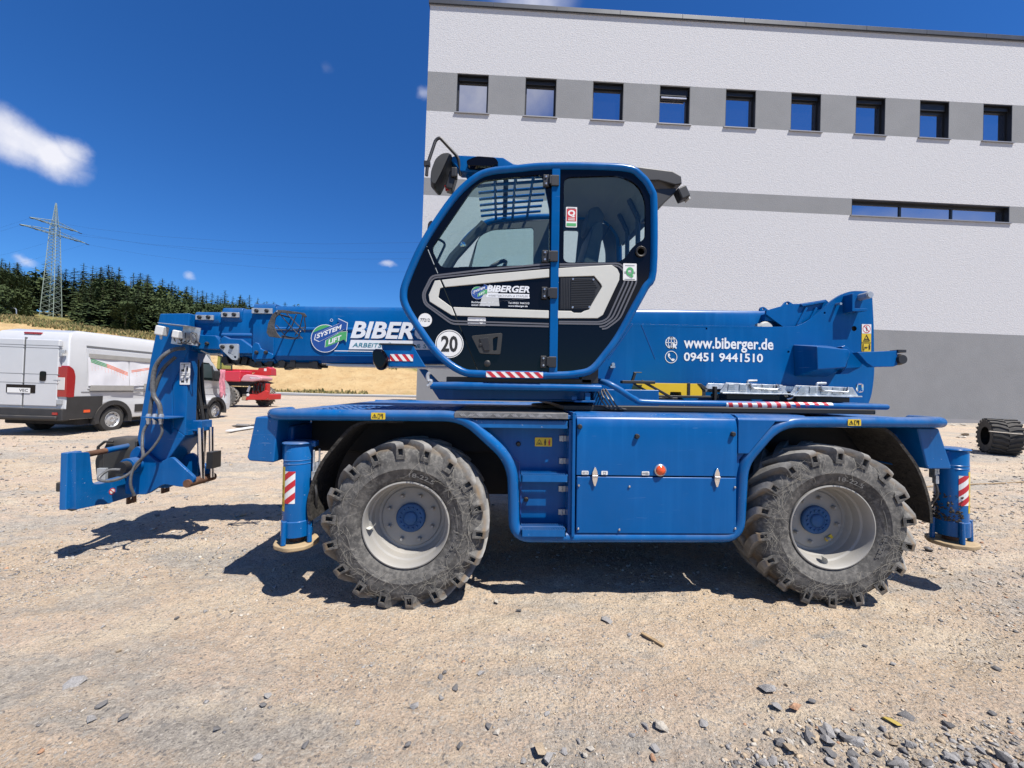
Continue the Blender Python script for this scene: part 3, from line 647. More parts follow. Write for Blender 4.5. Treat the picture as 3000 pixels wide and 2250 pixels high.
def broadleaf_mesh(seed, h=8., w=3.):
    r = random.Random(seed); v = []; f = []; cl = [(Vector((r.gauss(0, w*.34), r.gauss(0, w*.34), h*r.uniform(.12, .85))), r.uniform(.7, 1.35)*w*.34) for _ in range(16)]
    for c, cr in cl:
        for i in range(85):
            d = Vector((r.gauss(0, 1), r.gauss(0, 1), r.gauss(0, .8))).normalized(); p = c+d*cr*r.uniform(.65, 1.05); s = r.uniform(.16, .36); a = Vector((r.gauss(0, 1), r.gauss(0, 1), r.gauss(0, 1))).normalized(); b = a.orthogonal().normalized()
            o = len(v); v += [tuple(p+a*s), tuple(p+b*s*.7), tuple(p-a*s), tuple(p-b*s*.7)]; f += [(o, o+1, o+2, o+3)]
    me = bpy.data.meshes.new('crown'); me.from_pydata(v, [], f); me.materials.append(MATS['leaves']); return me
CONE = [conifer_mesh(i, 12, w) for i, w in enumerate((3.0, 3.5, 2.7, 3.8, 3.2, 2.5))]; BROAD = [broadleaf_mesh(50+i) for i in range(3)]
def trunk_mesh(h, r):
    mb = MB(); mb.tube([(0, 0, -.5), (.02, 0, h*.3), (-.03, .02, h*.65), (0, 0, h*.97)], [r, r*.8, r*.5, r*.1], 7)
    for i in range(4): mb.tube([(0, 0, h*(.25+.14*i)), (.5*math.cos(i*1.9), .5*math.sin(i*1.9), h*(.28+.14*i))], [r*.25, r*.08], 4)
    return mb.mesh('trunk', 'bark')
TR1, TR2 = trunk_mesh(12, .2), trunk_mesh(7, .16)
rt = random.Random(3)
def ratio(b): return float(np.interp(b, [-1.6, -1.17, -.95, -.77, -.675, -.53, -.47, -.42, -.3], [.285, .272, .266, .228, .214, .193, .188, .178, .15]))
def tree(x, y, h, kind):
    z = float(bankz(np.array([[x]]), np.array([[y]]))[0, 0])
    con = kind == 'c'
    o = bpy.data.objects.new('spruce_tree' if con else 'broadleaf_tree', None); COL.objects.link(o); o.location = (x, y, z-.2); o.rotation_euler = (0, 0, rt.random()*6.28)
    s = h/12 if con else h/8; sw = s*rt.uniform(.85, 1.2); o.scale = (sw, sw, s)
    link(rt.choice(CONE) if con else rt.choice(BROAD), 'crown', o); link(TR1 if con else TR2, 'trunk', o)
    if con: tag(o, 'dark green spruce in the forest on the hill', 'tree', 'spruces of the hillside forest')
    else: tag(o, 'lighter green broadleaf tree at the forest edge', 'tree', 'broadleaf trees along the forest edge')
for row, (ya, yb_, n, k0, k1) in enumerate([(84, 90, 44, .62, .95), (91, 100, 50, .80, .98), (101, 114, 56, .90, 1.03), (115, 135, 60, .92, 1.06)]):
    for i in range(n):
        b = -1.55+1.32*(i+rt.uniform(-.4, .4))/n; y = rt.uniform(ya, yb_); x = b*y
        fl = float(bankz(np.array([[x]]), np.array([[y]]))[0, 0]); h = (ratio(b)*y+1.55-fl)*rt.uniform(k0, k1)
        if abs(b+1.094) < .058 and y < 112: continue
        tree(x, y, max(5.5, min(h, 19)), 'b' if rt.random() < .13 else 'c')
for i in range(26):
    b = rt.uniform(-1.25, -.45); y = rt.uniform(82, 92); x = b*y
    if abs(b+1.094) < .09: continue
    tree(x, y, rt.uniform(5, 9), 'b')

# lattice pylon
def pylon():
    B = Vector((-120.4, 110, float(bankz(np.array([[-120.4]]), np.array([[110.]]))[0, 0])-.5)); top = 47.2-B.z
    mat('pylon_steel', (.28, .34, .29), .6, var=(.5, .1))
    p = thing('lattice_pylon', 'tall grey green lattice power pylon in front of the forest', 'pylon', tuple(B)); p['base'] = [0, 0, 0]
    hw = lambda z: float(np.interp(z, [0, 21.5, 24.6, 26.0, top], [1.45, .76, .66, .42, .09])); ang = R(14)
    def c(i, z): a = ang+math.pi/4+i*math.pi/2; return Vector((math.cos(a), math.sin(a), 0))*hw(z)*1.414+Vector((0, 0, z))
    for i in range(4): MB().tube([c(i, z) for z in (0, 8, 16, 24.6, 26.0, top)], [.11, .10, .09, .08, .07, .05], 4).build('leg', 'pylon_steel', p)
    mb = MB(); zs = [0]
    while zs[-1] < top-1: zs.append(zs[-1]+max(.7, hw(zs[-1])*1.0))
    for a, b in zip(zs, zs[1:]):
        b = min(b, top)
        for i in range(4): mb.tube([c(i, a), c((i+1) % 4, b)], .045, 3); mb.tube([c((i+1) % 4, a), c(i, b)], .045, 3)
    mb.build('bracing', 'pylon_steel', p)
    d = Vector((math.sin(ang), math.cos(ang), 0)); n = Vector((d.y, -d.x, 0))
    for z, L_ in ((top-5.9, 4.9), (top-8.4, 6.6)):
        mb = MB()
        for s in (-1, 1):
            e = d*s*L_+Vector((0, 0, z)); 
            for w in (-.8, .8): mb.tube([n*w+Vector((0, 0, z)), e], .09, 4)
            mb.tube([Vector((0, 0, z+1.2)), e], .08, 4)
            for k in range(1, 7):
                q = k/7; mb.tube([n*.8*(1-q)+d*s*L_*q+Vector((0, 0, z)), -n*.8*(1-q)+d*s*L_*min(1, q+.1)+Vector((0, 0, z))], .05, 3); mb.tube([d*s*L_*q+Vector((0, 0, z)), d*s*L_*q+Vector((0, 0, z+1.2*(1-q)))], .05, 3)
        a = mb.build('cross_arm', 'pylon_steel', p)
        for s in (-1, 1):
            for q in (1.0, .6): e = d*s*L_*q+Vector((0, 0, z)); MB().tube([e, e+n*.5-Vector((0, 0, .3)), e+n*1.3-Vector((0, 0, .5))], [.10, .12, .10], 6).build('insulator', 'black_metal', a)
    tips = [(z, s, q, L_) for z, L_ in ((top-5.9, 4.9), (top-8.4, 6.6)) for s in (-1, 1) for q in (1.0,)]
    for z, s, q, L_ in tips:
        e = B+d*s*L_*q+Vector((0, 0, z-.3)); mb = MB()
        for dr in (-1, 1): mb.tube([e+n*dr*260*t/12+Vector((0, 0, -14*(1-(2*t/12-1)**2)*(1 if t < 12 else 1)+(6*t/12))) for t in range(13)], .012, 4)
        tag(mb.build('power_line', 'black_metal'), 'thin power line strung from the lattice pylon over the forest', 'power line', 'power lines of the pylon')
pylon()
# galvanised gate end at the top of the bank
def railing():
    x, y = -103., 84.; z = float(bankz(np.array([[x]]), np.array([[y]]))[0, 0]); g = thing('field_railing', 'grey tube railing on the grassy bank at the left edge', 'railing', (x, y, z))
    MB().tube(fillet([(x-14, y, z+1.9), (x+4.2, y, z+1.75), (x+4.4, y, z-.8)], .5, closed=False), .09, 6).build('rail', 'galv', g)
    for q in (-9, -4): MB().cyl((x+q, y, z-.8), (x+q, y, z+1.85), .07, n=6).build('post', 'galv', g)
railing()
# ---------------------------------------------------------------- the blue rotating telehandler
TILT = R(.985)
def machine_point(x, y, z): return (x*math.cos(TILT)-(z-1.554)*math.sin(TILT), y, 1.554+x*math.sin(TILT)+(z-1.554)*math.cos(TILT))
TH = thing('rotating_telehandler', 'large blue rotating telehandler standing across the yard', 'telehandler', (1.0, 4.05, 0), (0, -TILT, 0), loc=machine_point(1.0, 4.05, 0))
YS = 2.87   # side of the chassis; the far side lies at 5.25
def P(name, mb, m, parent=TH, bevel=0, seg=2, smooth=38): return mb.build(name, m, parent, bevel, seg, smooth)
def bolt_mesh(name, r, h, m):
    mb = MB(); n = 8; mb.lathe([(0, -h), (r*.7, -h), (r, -h*.6), (r, .002)], n); return mb.mesh(name, m)
BOLT = {k: bolt_mesh('bolt', *k[:2], k[2]) for k in ((.012, .010, 'black_metal'), (.009, .008, 'steel'), (.014, .034, 'rim'), (.019, .022, 'black_metal'), (.009, .012, 'hub_blue'))}
def bolts(pts, k, parent, y, name='bolt'):
    for x, z in pts: link(BOLT[k], name, parent, (x, y, z))

# ---- wheels -------------------------------------------------------------
def tyre_material():
    m = bpy.data.materials.new('tyre'); m.use_nodes = True; nt = m.node_tree; N, L = nt.nodes, nt.links; b = N['Principled BSDF']; b.inputs['Roughness'].default_value = .85; b.inputs['Specular IOR Level'].default_value = .25
    tc = N.new('ShaderNodeTexCoord'); O = tc.outputs['Object']
    def noise(s, d=6, rg=.65):
        n = N.new('ShaderNodeTexNoise'); n.inputs['Scale'].default_value = s; n.inputs['Detail'].default_value = d; n.inputs['Roughness'].default_value = rg; L.new(O, n.inputs['Vector']); return n.outputs['Fac']
    def ramp(f, lo, hi, a=0, c=1):
        r = N.new('ShaderNodeMapRange'); r.inputs[1].default_value = lo; r.inputs[2].default_value = hi; r.inputs[3].default_value = a; r.inputs[4].default_value = c; L.new(f, r.inputs[0]); return r.outputs[0]
    def mix(f, a, c):
        x = N.new('ShaderNodeMixRGB'); L.new(f, x.inputs[0])
        for i, q in ((1, a), (2, c)):
            if isinstance(q, tuple): x.inputs[i].default_value = (*q, 1)
            else: L.new(q, x.inputs[i])
        return x.outputs[0]
    sp = N.new('ShaderNodeSeparateXYZ'); L.new(O, sp.inputs[0])
    rad = N.new('ShaderNodeMath'); rad.operation = 'POWER'; xx = N.new('ShaderNodeMath'); xx.operation = 'MULTIPLY'; L.new(sp.outputs['X'], xx.inputs[0]); L.new(sp.outputs['X'], xx.inputs[1])
    zz = N.new('ShaderNodeMath'); zz.operation = 'MULTIPLY_ADD'; L.new(sp.outputs['Z'], zz.inputs[0]); L.new(sp.outputs['Z'], zz.inputs[1]); L.new(xx.outputs[0], zz.inputs[2]); L.new(zz.outputs[0], rad.inputs[0]); rad.inputs[1].default_value = .5
    c = mix(ramp(noise(5, 8), .35, .66), (.042, .041, .041), (.10, .096, .09))
    c = mix(ramp(noise(30, 6, .7), .45, .75), c, (.185, .175, .16))
    # dust on the worn lug faces, brown soil in the grooves between them
    tread = ramp(rad.outputs[0], .535, .585)
    c = mix(tread, c, mix(ramp(noise(11, 6), .35, .7), (.135, .13, .124), (.26, .25, .235)))
    g = N.new('ShaderNodeMath'); g.operation = 'MULTIPLY'; L.new(ramp(rad.outputs[0], .575, .553), g.inputs[0]); L.new(ramp(rad.outputs[0], .53, .55), g.inputs[1])
    g2 = N.new('ShaderNodeMath'); g2.operation = 'MULTIPLY'; L.new(g.outputs[0], g2.inputs[0]); L.new(ramp(noise(7, 5), .40, .6), g2.inputs[1])
    c = mix(g2.outputs[0], c, (.15, .11, .072))
    L.new(c, b.inputs['Base Color'])
    bp = N.new('ShaderNodeBump'); bp.inputs['Strength'].default_value = .5; bp.inputs['Distance'].default_value = .006; L.new(noise(50, 6, .75), bp.inputs['Height']); L.new(bp.outputs[0], b.inputs['Normal']); MATS['tyre'] = m
tyre_material(); mat('straw', (.38, .355, .30), .9); mat('tyre_text', (.14, .135, .13), .8)
def tyre_mesh():
    mb = MB(); prof = [(.300, -.165), (.312, -.188), (.345, -.206), (.395, -.219), (.40, -.2235), (.408, -.2235), (.413, -.221), (.45, -.222), (.492, -.214), (.525, -.196), (.545, -.15), (.552, -.06), (.553, 0)]
    prof = prof+[(r, -y) for r, y in prof[-2::-1]]; mb.lathe(prof, 84)
    N_ = 18; st = [(-.229, .474, .556), (-.224, .484, .572), (-.208, .505, .584), (-.165, .525, .589), (-.10, .54, .590), (-.045, .545, .590), (.028, .545, .588)]
    for side in (-1, 1):
        for i in range(N_):
            a0 = 2*math.pi*(i+(.5 if side > 0 else 0))/N_; rings = []
            for j, (y, rb, rt_) in enumerate(st):
                t = (y+.229)/.257; a = a0+.42*t**1.15; hw = .046+.026*math.sin(min(t*1.4, 1)*1.57)-.018*max(0, t-.6)
                pt = lambda r, da: ((r*math.cos(a+da)), y*(-side), r*math.sin(a+da)) if True else None
                rings.append([pt(rb, -hw*1.45), pt(rt_, -hw), pt(rt_, hw), pt(rb, hw*1.45)])
            o = len(mb.v); v = [q for r_ in rings for q in r_]; k = len(rings)
            f = [(j*4+q, j*4+(q+1) % 4, j*4+4+(q+1) % 4, j*4+4+q) for j in range(k-1) for q in range(4)]+[(4*k-1, 4*k-2, 4*k-3, 4*k-4)]
            # hollow at the shoulder end
            r0 = rings[0]; cen = Vector([sum(q[d] for q in r0)/4 for d in range(3)]); ins = [tuple(cen+(Vector(q)-cen)*s_) for q, s_ in zip(r0, (.50, .66, .66, .50))]; ins = [tuple(Vector(q)*1.006) for q in ins]; ins = [(q[0], r0[0][1], q[2]) for q in ins]
            dp = Vector((cen.x*.02, -.045*side, cen.z*.02)); deep = [tuple(Vector(q)*1+dp) for q in ins]
            b = len(v); v += ins+deep
            f += [(q, (q+1) % 4, b+(q+1) % 4, b+q) for q in range(4)]+[(b+q, b+(q+1) % 4, b+4+(q+1) % 4, b+4+q) for q in range(4)]+[(b+4, b+5, b+6, b+7)]
            mb.add(v, f)
    return mb.mesh('tyre', 'tyre', 42)
def arc_text(mb, key, r, a_mid, h, span, y, m=0):
    v, f = WORDS[key]; mb.add([((r+h*p[1])*math.cos(a_mid+span/2-span*p[0]), y, (r+h*p[1])*math.sin(a_mid+span/2-span*p[0])) for p in v], f, m)
def straw_mesh(seed, n=190):
    r = random.Random(seed); mb = MB()
    for i in range(n):
        a = r.choice([r.uniform(-1.4, 1.0), r.uniform(-3.4, -.6), r.uniform(0, 6.28)]); rr = r.uniform(.40, .535); d = r.uniform(0, 6.28); pts = []; x, z = rr*math.cos(a), rr*math.sin(a); L_ = r.uniform(.012, .035); turn = r.uniform(-.45, .45)
        for k in range(6):
            q = math.hypot(x, z)
            if not .33 < q < .545: break
            y = -.2275 if q < .50 else -.2275+(q-.50)*.35
            if q > .53: y = -.205
            pts.append((x, y+r.uniform(-.004, .001), z)); x += L_*math.cos(d); z += L_*math.sin(d); d += turn+r.uniform(-.25, .25)
        if len(pts) > 2: mb.tube(pts, r.uniform(.0005, .0009), 3, caps=False)
    return mb.mesh('dried_grass', 'straw', 0)
def rim_mesh():
    mb = MB(); mb.lathe([(.300, -.16), (.308, -.186), (.306, -.197), (.298, -.199), (.290, -.188), (.284, -.15), (.279, -.115), (.268, -.105), (.264, -.085), (.262, -.045), (.252, -.03), (.248, -.005), (.243, .004), (.225, .006), (.215, -.002), (.14, -.006), (.10, -.01)], 72)
    mb.lathe([(.248, -.004), (.262, .06), (.285, .14), (.30, .165)], 48)
    return mb.mesh('wheel', 'rim', 30)
def hub_mesh():
    mb = MB(); mb.lathe([(.108, .0), (.108, -.030), (.100, -.038), (.082, -.040), (.060, -.040), (.056, -.036), (.050, -.036), (.046, -.046), (.040, -.050), (0, -.050)], 40); return mb.mesh('hub', 'hub_blue', 35)
def clamp_mesh():
    mb = MB(); pts = [(math.cos(t)*.03, math.sin(t)*.03) for t in [R(-20+22*i) for i in range(10)]]
    for a, b in zip(pts, pts[1:]): mb.add([(a[0], -.03, a[1]), (b[0], -.03, b[1]), (b[0], .03, b[1]), (a[0], .03, a[1])], [(0, 1, 2, 3)])
    return mb.mesh('valve_guard', 'trim')
TYRE, RIM, HUB, GUARD = tyre_mesh(), rim_mesh(), hub_mesh(), clamp_mesh()
def tyre_print():
    mb = MB(); arc_text(mb, 'tyre', .345, R(72), .030, .52, -.2185); arc_text(mb, 'tyre', .345, R(-20), .030, .5, -.2185)
    for i in range(3): a = R(228+9*i); mb.lathe([(.012, -.2185), (.014, -.219), (.016, -.2185)], 12, (.40*math.cos(a), 0, .40*math.sin(a)))
    for a0, r_ in ((R(-2), .365),): strip(mb, [(r_*math.cos(a0+t*.06), r_*math.sin(a0+t*.06)) for t in range(8)], .004, -.2195, -.218)
    return mb.mesh('sidewall_lettering', 'tyre_text', 0)
TPRINT = tyre_print(); STRAW = [straw_mesh(3), straw_mesh(8, 220)]
def wheel(x, y, z, steer, spin, near, k, guard_a):
    w = link(RIM, 'wheel', TH, (x, y, z)); w.rotation_euler = (0, 0, steer if near else math.pi+steer)
    link(TYRE, 'tyre', w, rot=(0, spin, 0)); link(HUB, 'hub', w)
    for i in range(8): a = R(22.5+45*i+k*12); link(BOLT[.014, .034, 'rim'], 'lug_nut', w, (.172*math.cos(a), -.004, .172*math.sin(a)))
    for i in range(14): a = R(360/14*i); link(BOLT[.009, .012, 'hub_blue'], 'hub_bolt', w, (.076*math.cos(a), -.037, .076*math.sin(a)))
    if near:
        link(TPRINT, 'sidewall_lettering', w)['kind'] = 'stuff'; s = link(STRAW[k], 'dried_grass', w, rot=(0, k*1.1, 0)); s['kind'] = 'stuff'
        link(GUARD, 'valve_guard', w, (.262*math.cos(guard_a), -.14, .262*math.sin(guard_a)), (0, -guard_a, 0))
        if k: mb = MB(); mb.obox((.11, -.012, -.14), (.06, .003, .03), (0, R(-35), 0)); mb.build('yellow_tag', 'yellow_print', w)
WY = 2.80+.229
wheel(-.645, WY, .578, R(.5), .10, True, 0, R(182)); wheel(2.455, WY, .578, R(-3.2), .22, True, 1, R(-100))
wheel(-.645, 5.33-.229, .578, R(.5), .3, False, 0, 0); wheel(2.455, 5.33-.229, .578, R(-3.2), .15, False, 1, 0)

# ---- chassis --------------------------------------------------------------
mb = MB(); mb.box(-1.45, 3.2, 3.50, 4.62, .62, 1.24).box(.16, 1.76, 3.08, 5.10, .47, 1.30).box(-1.58, 3.3, 3.40, 4.72, 1.0, 1.31)
CH = P('chassis_frame', mb, 'under', bevel=.02)
for x in (-.645, 2.455):
    mb = MB(); mb.tube([(x, 3.12, .57), (x, 3.4, .57), (x, 3.55, .57), (x, 4.55, .57), (x, 4.7, .57), (x, 5.0, .57)], [.12, .13, .08, .08, .13, .12], 14).lathe([(0, -.2), (.2, -.15), (.22, 0), (.2, .15), (0, .2)], 16, (x, 4.05, .57)); P('axle', mb, 'under')
# deck
mb = MB(); pl = fillet([(-1.64, 2.90), (.545, 2.90), (3.38, 2.90), (3.38, 5.22), (-1.64, 5.22)], [.22, 0.001, .10, .10, .22]); mb.prism(pl, 1.335, 1.362, 'Z'); DK = P('deck', mb, 'blue_deck', bevel=.004)
mb = MB()
rd = random.Random(4)
for i in range(60):
    for j in range(16):
        x = -1.45+.06*i*1.0; y = 2.99+.06*j
        if x > -.34 and x < .50: continue
        if x > 2.0 or y > 3.9: continue
        mb.obox((x+(.03 if j % 2 else 0), y, 1.3635), (.034, .010, .004), (0, 0, R(45 if (i+j) % 2 else -45)))
P('tread_bars', mb, 'blue_deck', DK, smooth=0)['kind'] = 'stuff'
mb = MB(); mb.box(-.32, .50, 2.875, 3.9, 1.365, 1.378).box(-.32, .50, 2.868, 2.876, 1.338, 1.378); CK = P('checker_plate', mb, 'checker', bevel=.002)
mb = MB()
for i in range(11):
    for k in (-1, 0, 1): mb.obox((-.26+.062*i+.006*k*2, 2.8665, 1.358), (.028, .004, .005), (0, R(-42 if i % 2 else 42), 0))
P('tread_bars', mb, 'steel', CK, smooth=0)['kind'] = 'stuff'
# curved edge tube of the deck, over the wheels and round the step and tank panel
def tube3(pts2, y, r, k=6): return [(p.x, y, p.y) for p in fillet([(a, b) for a, b in pts2], r, k, closed=False)]
path = [(-1.62, 3.06, 1.338), (-1.67, 2.99, 1.338), (-1.62, 2.925, 1.338)]+tube3([(-1.55, 1.340), (-.26, 1.347), (.105, 1.02), (.125, .475), (.60, .475)], 2.912, [0, .14, .16, .12, 0])
path = [(-1.665, 3.25, 1.338), (-1.675, 3.08, 1.338), (-1.66, 2.99, 1.338), (-1.61, 2.935, 1.339)]+path[3:]
mb = MB(); mb.tube(path, .041, 14); P('fender_tube', mb, 'blue_worn')
path = tube3([(.55, .477), (1.79, .480), (1.815, 1.02), (2.08, 1.335), (3.26, 1.347)], 2.912, [0, .13, .10, .16, 0])+[(3.35, 2.925, 1.347), (3.40, 2.99, 1.347), (3.405, 3.2, 1.347)]
mb = MB(); mb.tube(path, .041, 14); P('fender_tube', mb, 'blue_worn')
for y in (5.21,):
    mb = MB(); mb.tube([(-1.6, y, 1.34), (3.3, y, 1.34)], .041, 10); P('fender_tube', mb, 'blue_worn')
# far side skirt so that the machine is closed when seen through
mb = MB(); mb.box(.16, 1.78, 5.12, 5.2, .47, 1.32); P('far_side_panel', mb, 'blue', bevel=.02)
# panels of the tank side, with a rolled top edge
mb = MB(); sec = [(2.873, .932), (2.873, 1.28), (2.885, 1.335), (2.91, 1.368), (2.96, 1.385), (3.3, 1.39), (3.3, .932)]; mb.prism(sec, .566, 1.752, 'X'); UP = P('upper_side_panel', mb, 'blue', bevel=.006)
mb = MB(); mb.prism([(2.873, .512), (2.873, .924), (3.3, .924), (3.3, .512)], .570, 1.750, 'X'); LP = P('lower_side_panel', mb, 'blue', bevel=.008)
mb = MB(); q = [(1.758, .51), (1.80, .51), (1.79, 1.05), (2.06, 1.34), (2.06, 1.30), (2.1, 1.372), (1.758, 1.372)]; mb.prism([(1.758, .53), (1.79, .53), (1.79, 1.05), (2.02, 1.33), (2.02, 1.352), (1.758, 1.352)], 2.905, 3.3); mb.prism([(1.76, 1.10), (1.84, 1.10), (2.03, 1.325), (2.05, 1.352), (1.76, 1.352)], 2.876, 2.906); mb.prism([(2.876, 1.34), (2.89, 1.366), (2.93, 1.384), (3.3, 1.388), (3.3, 1.34)], 1.76, 2.3, 'X'); P('rear_side_panel', mb, 'blue', bevel=.006)
mb = MB(); mb.prism([(.535, .49), (.558, .49), (.555, 1.30), (.553, 1.388), (.532, 1.388)], 2.862, 3.3); P('panel_divider', mb, 'blue', bevel=.004)
bolts([(.585, 1.285), (1.005, 1.22), (1.715, 1.245)], (.019, .022, 'black_metal'), UP, 2.872, 'rubber_stop'); bolts([(.585, .860), (.955, .855), (1.735, .856), (.585, .548), (.885, .542), (1.74, .555)], (.009, .008, 'steel'), LP, 2.872)
mb = MB(); mb.lathe([(.036, 0), (.036, -.012), (.030, -.022), (.012, -.030), (0, -.031)], 24, (1.18, 2.873, .976)); ML = P('marker_lamp', mb, 'orange_lens', UP); mb = MB(); mb.lathe([(.033, .001), (.044, .001), (.044, -.008), (.036, -.013)], 24, (1.18, 2.873, .976)); P('lamp_ring', mb, 'steel', UP)
for x in (.700, 1.598):
    mb = MB(); mb.prism([(x-.006, .858), (x-.018, .90), (x-.020, .928), (x-.018, .96), (x-.005, .995), (x+.005, .995), (x+.018, .96), (x+.020, .928), (x+.018, .90), (x+.006, .858)], 2.858, 2.872); L_ = P('latch', mb, 'chrome', UP, bevel=.003); mb = MB(); mb.box(x-.022, x+.022, 2.852, 2.872, .918, .936); P('latch_bar', mb, 'steel', UP, bevel=.003)
def sticker(x0, x1, z0, z1, y, marks, parent, base='white_sticker', name='sticker', r=.006):
    """thin film; marks is a list of (material, polygon) in fractions of its size"""
    mb = MB(); mb.prism(fillet([(x0, z0), (x1, z0), (x1, z1), (x0, z1)], r, 3), y, y+.002); ms = [base]
    for i, (m, poly) in enumerate(marks):
        if m not in ms: ms.append(m)
        mb.prism([(x0+(x1-x0)*u, z0+(z1-z0)*w) for u, w in poly], y-.0012-.00025*i, y+.001, m=ms.index(m))
    return mb.build(name, ms, parent, smooth=0)
def rect(a, b, c, d): return [(a, c), (b, c), (b, d), (a, d)]
def tri(cx, cz, r, hol=.6, asp=1.0):
    o = [(cx+r*asp*math.cos(R(90+120*i)), cz+r*math.sin(R(90+120*i))) for i in range(3)]; i_ = [(cx+(p[0]-cx)*hol, cz+(p[1]-cz)*hol) for p in o]
    return [[o[k], o[(k+1) % 3], i_[(k+1) % 3], i_[k]] for k in range(3)]
def man(cx, cz, h, asp=1.0): return [[(cx+u*h*asp, cz+w*h) for u, w in ((-.12, 0), (-.03, 0), (0, .35), (.03, 0), (.12, 0), (.1, .5), (.16, .35), (.14, .72), (-.14, .72), (-.16, .35), (-.1, .5))], [(cx+math.cos(R(60*i))*h*.12*asp, cz+h*.87+math.sin(R(60*i))*h*.12) for i in range(6)]]
for x0, x1, mk in ((.605, .655, [rect(.15, .85, .2, .28), rect(.15, .85, .7, .78), rect(.15, .2, .2, .78), rect(.8, .85, .2, .78), rect(.3, .42, .4, .6)]), (.748, .795, [rect(.3, .36, .15, .85), rect(.3, .7, .15, .25), rect(.65, .72, .2, .8), rect(.35, .7, .72, .8)]), (1.045, 1.100, [rect(.08, .4, .3, .7), rect(.45, .92, .2, .32), rect(.45, .92, .45, .55), rect(.45, .8, .68, .78)])):
    sticker(x0, x1, .938, .966, 2.869, [('grey_print', p) for p in mk], UP)
# deck edge warning labels, bent on the tube
for x in (-.86, 2.63):
    o = sticker(x-.05, x+.05, 1.318, 1.366, 2.866, [('black_print', p) for p in tri(.24, .42, .42, .7, .5)]+[('black_print', rect(.22, .26, .3, .62)), ('black_print', rect(.48, .62, .15, .85)), ('yellow_print', rect(.51, .59, .22, .7)), ('black_print', rect(.78, .84, .15, .85)), ('black_print', rect(.68, .74, .5, .85))], TH, 'yellow_print')
# steps in the recess left of the panel
mb = MB(); mb.prism([(.11, .50), (.535, .50), (.535, 1.325), (-.20, 1.325), (-.16, 1.27), (.11, 1.03)], 3.02, 3.06); RC = P('step_recess', mb, 'blue', bevel=.004)
mb = MB(); mb.box(.512, .534, 2.89, 3.02, .50, 1.33); P('recess_side', mb, 'blue')
mb = MB(); strip(mb, [(-.10, 1.27), (-.10, 1.20), (.16, .99), (.16, .86)], .008, 3.010, 3.021); strip(mb, [(.175, .84), (.175, .54), (.20, .52), (.50, .52)], .008, 3.010, 3.021); P('panel_seam', mb, 'navy_print')
def step(x0, x1, z, y0, y1, name='step'):
    mb = MB(); mb.box(x0, x1, y0, y0+.006, z-.045, z).box(x0, x1, y1-.006, y1, z-.045, z)
    n = int((x1-x0)/.017)
    for yy in (y0, y0+.03, y1-.035, y1-.006):
        for i in range(n): a = x0+(x1-x0)*i/n; mb.prism([(a, z), (a+(x1-x0)/n*.9, z), (a+(x1-x0)/n*.65, z+.010), (a+(x1-x0)/n*.25, z+.010)], yy, yy+.005)
    for yy in np.linspace(y0+.006, y1-.012, 4): mb.box(x0, x1, yy, yy+.012, z-.006, z)
    mb.box(x0, x0+.006, y0, y1, z-.045, z).box(x1-.006, x1, y0, y1, z-.045, z)
    return P(name, mb, 'blue_worn')
step(-.19, .505, 1.313, 2.885, 2.99); step(.17, .508, .928, 2.872, 2.99); step(.173, .490, .548, 2.835, 2.95)
for z in (1.18, 1.01, .80, .625):
    mb = MB(); mb.box(.460, .484, 3.002, 3.019, z-.02, z+.022).box(.486, .512, 3.002, 3.019, z-.02, z+.022).cyl((.485, 3.0, z-.022), (.485, 3.0, z+.024), .006, n=8); P('hinge', mb, 'wear_plate', bevel=.002)
bolts([(.15, 1.135), (.215, .717)], (.019, .022, 'black_metal'), RC, 3.02, 'rubber_stop')
sticker(.275, .405, 1.118, 1.185, 3.012, [('black_print', p) for p in tri(.26, .42, .42, .74, .52)]+[('black_print', rect(.2, .32, .3, .42))]+[('black_print', p) for p in man(.60, .12, .7, .52)]+[('red_print', p) for p in man(.84, .12, .7, .52)], RC, 'yellow_print')
# mudguards behind the wheels: curved flaps
def mudguard(pts, name='mud_flap'):
    mb = MB(); n = len(pts); th = .022; A = []
    P2 = [Vector(p) for p in catmull(pts, 5)]
    for i in range(len(P2)-1):
        a, b = P2[i], P2[i+1]; t = (b-a).normalized(); nr = Vector((-t.y, t.x))*th
        mb.loft([(a.x, 2.93, a.y), (b.x, 2.93, b.y), (b.x+nr.x, 2.93, b.y+nr.y), (a.x+nr.x, 2.93, a.y+nr.y)], [(a.x, 3.36, a.y), (b.x, 3.36, b.y), (b.x+nr.x, 3.36, b.y+nr.y), (a.x+nr.x, 3.36, a.y+nr.y)])
    return P(name, mb, 'mudflap', smooth=50)
mudguard([(-.70, 1.31), (-1.02, 1.29), (-1.20, 1.12), (-1.32, .93), (-1.375, .72), (-1.365, .57)]); mudguard([(2.5, 1.30), (2.90, 1.29), (3.10, 1.10), (3.20, .94), (3.27, .73), (3.285, .58)])
# ---- corner boxes and outriggers ---------------------------------------------
mb = MB(); mb.loft([(-1.595, 2.93, 1.318), (-1.775, 2.96, 1.318), (-1.83, 2.96, 1.02), (-1.81, 2.96, .995), (-1.62, 2.93, .99)], [(-1.595, 3.45, 1.318), (-1.775, 3.45, 1.318), (-1.83, 3.45, 1.02), (-1.81, 3.45, .995), (-1.62, 3.45, .99)]); P('corner_box', mb, 'blue_worn', bevel=.012)
mb = MB(); mb.loft([(3.215, 2.96, 1.30), (3.385, 2.96, 1.30), (3.48, 2.96, 1.03), (3.49, 2.96, .985), (3.30, 2.96, .985), (3.285, 2.96, 1.02)], [(3.1, 3.45, 1.30), (3.385, 3.45, 1.30), (3.48, 3.45, 1.03), (3.49, 3.45, .985), (3.18, 3.45, .985), (3.16, 3.45, 1.02)]); P('corner_box', mb, 'blue_worn', bevel=.012)
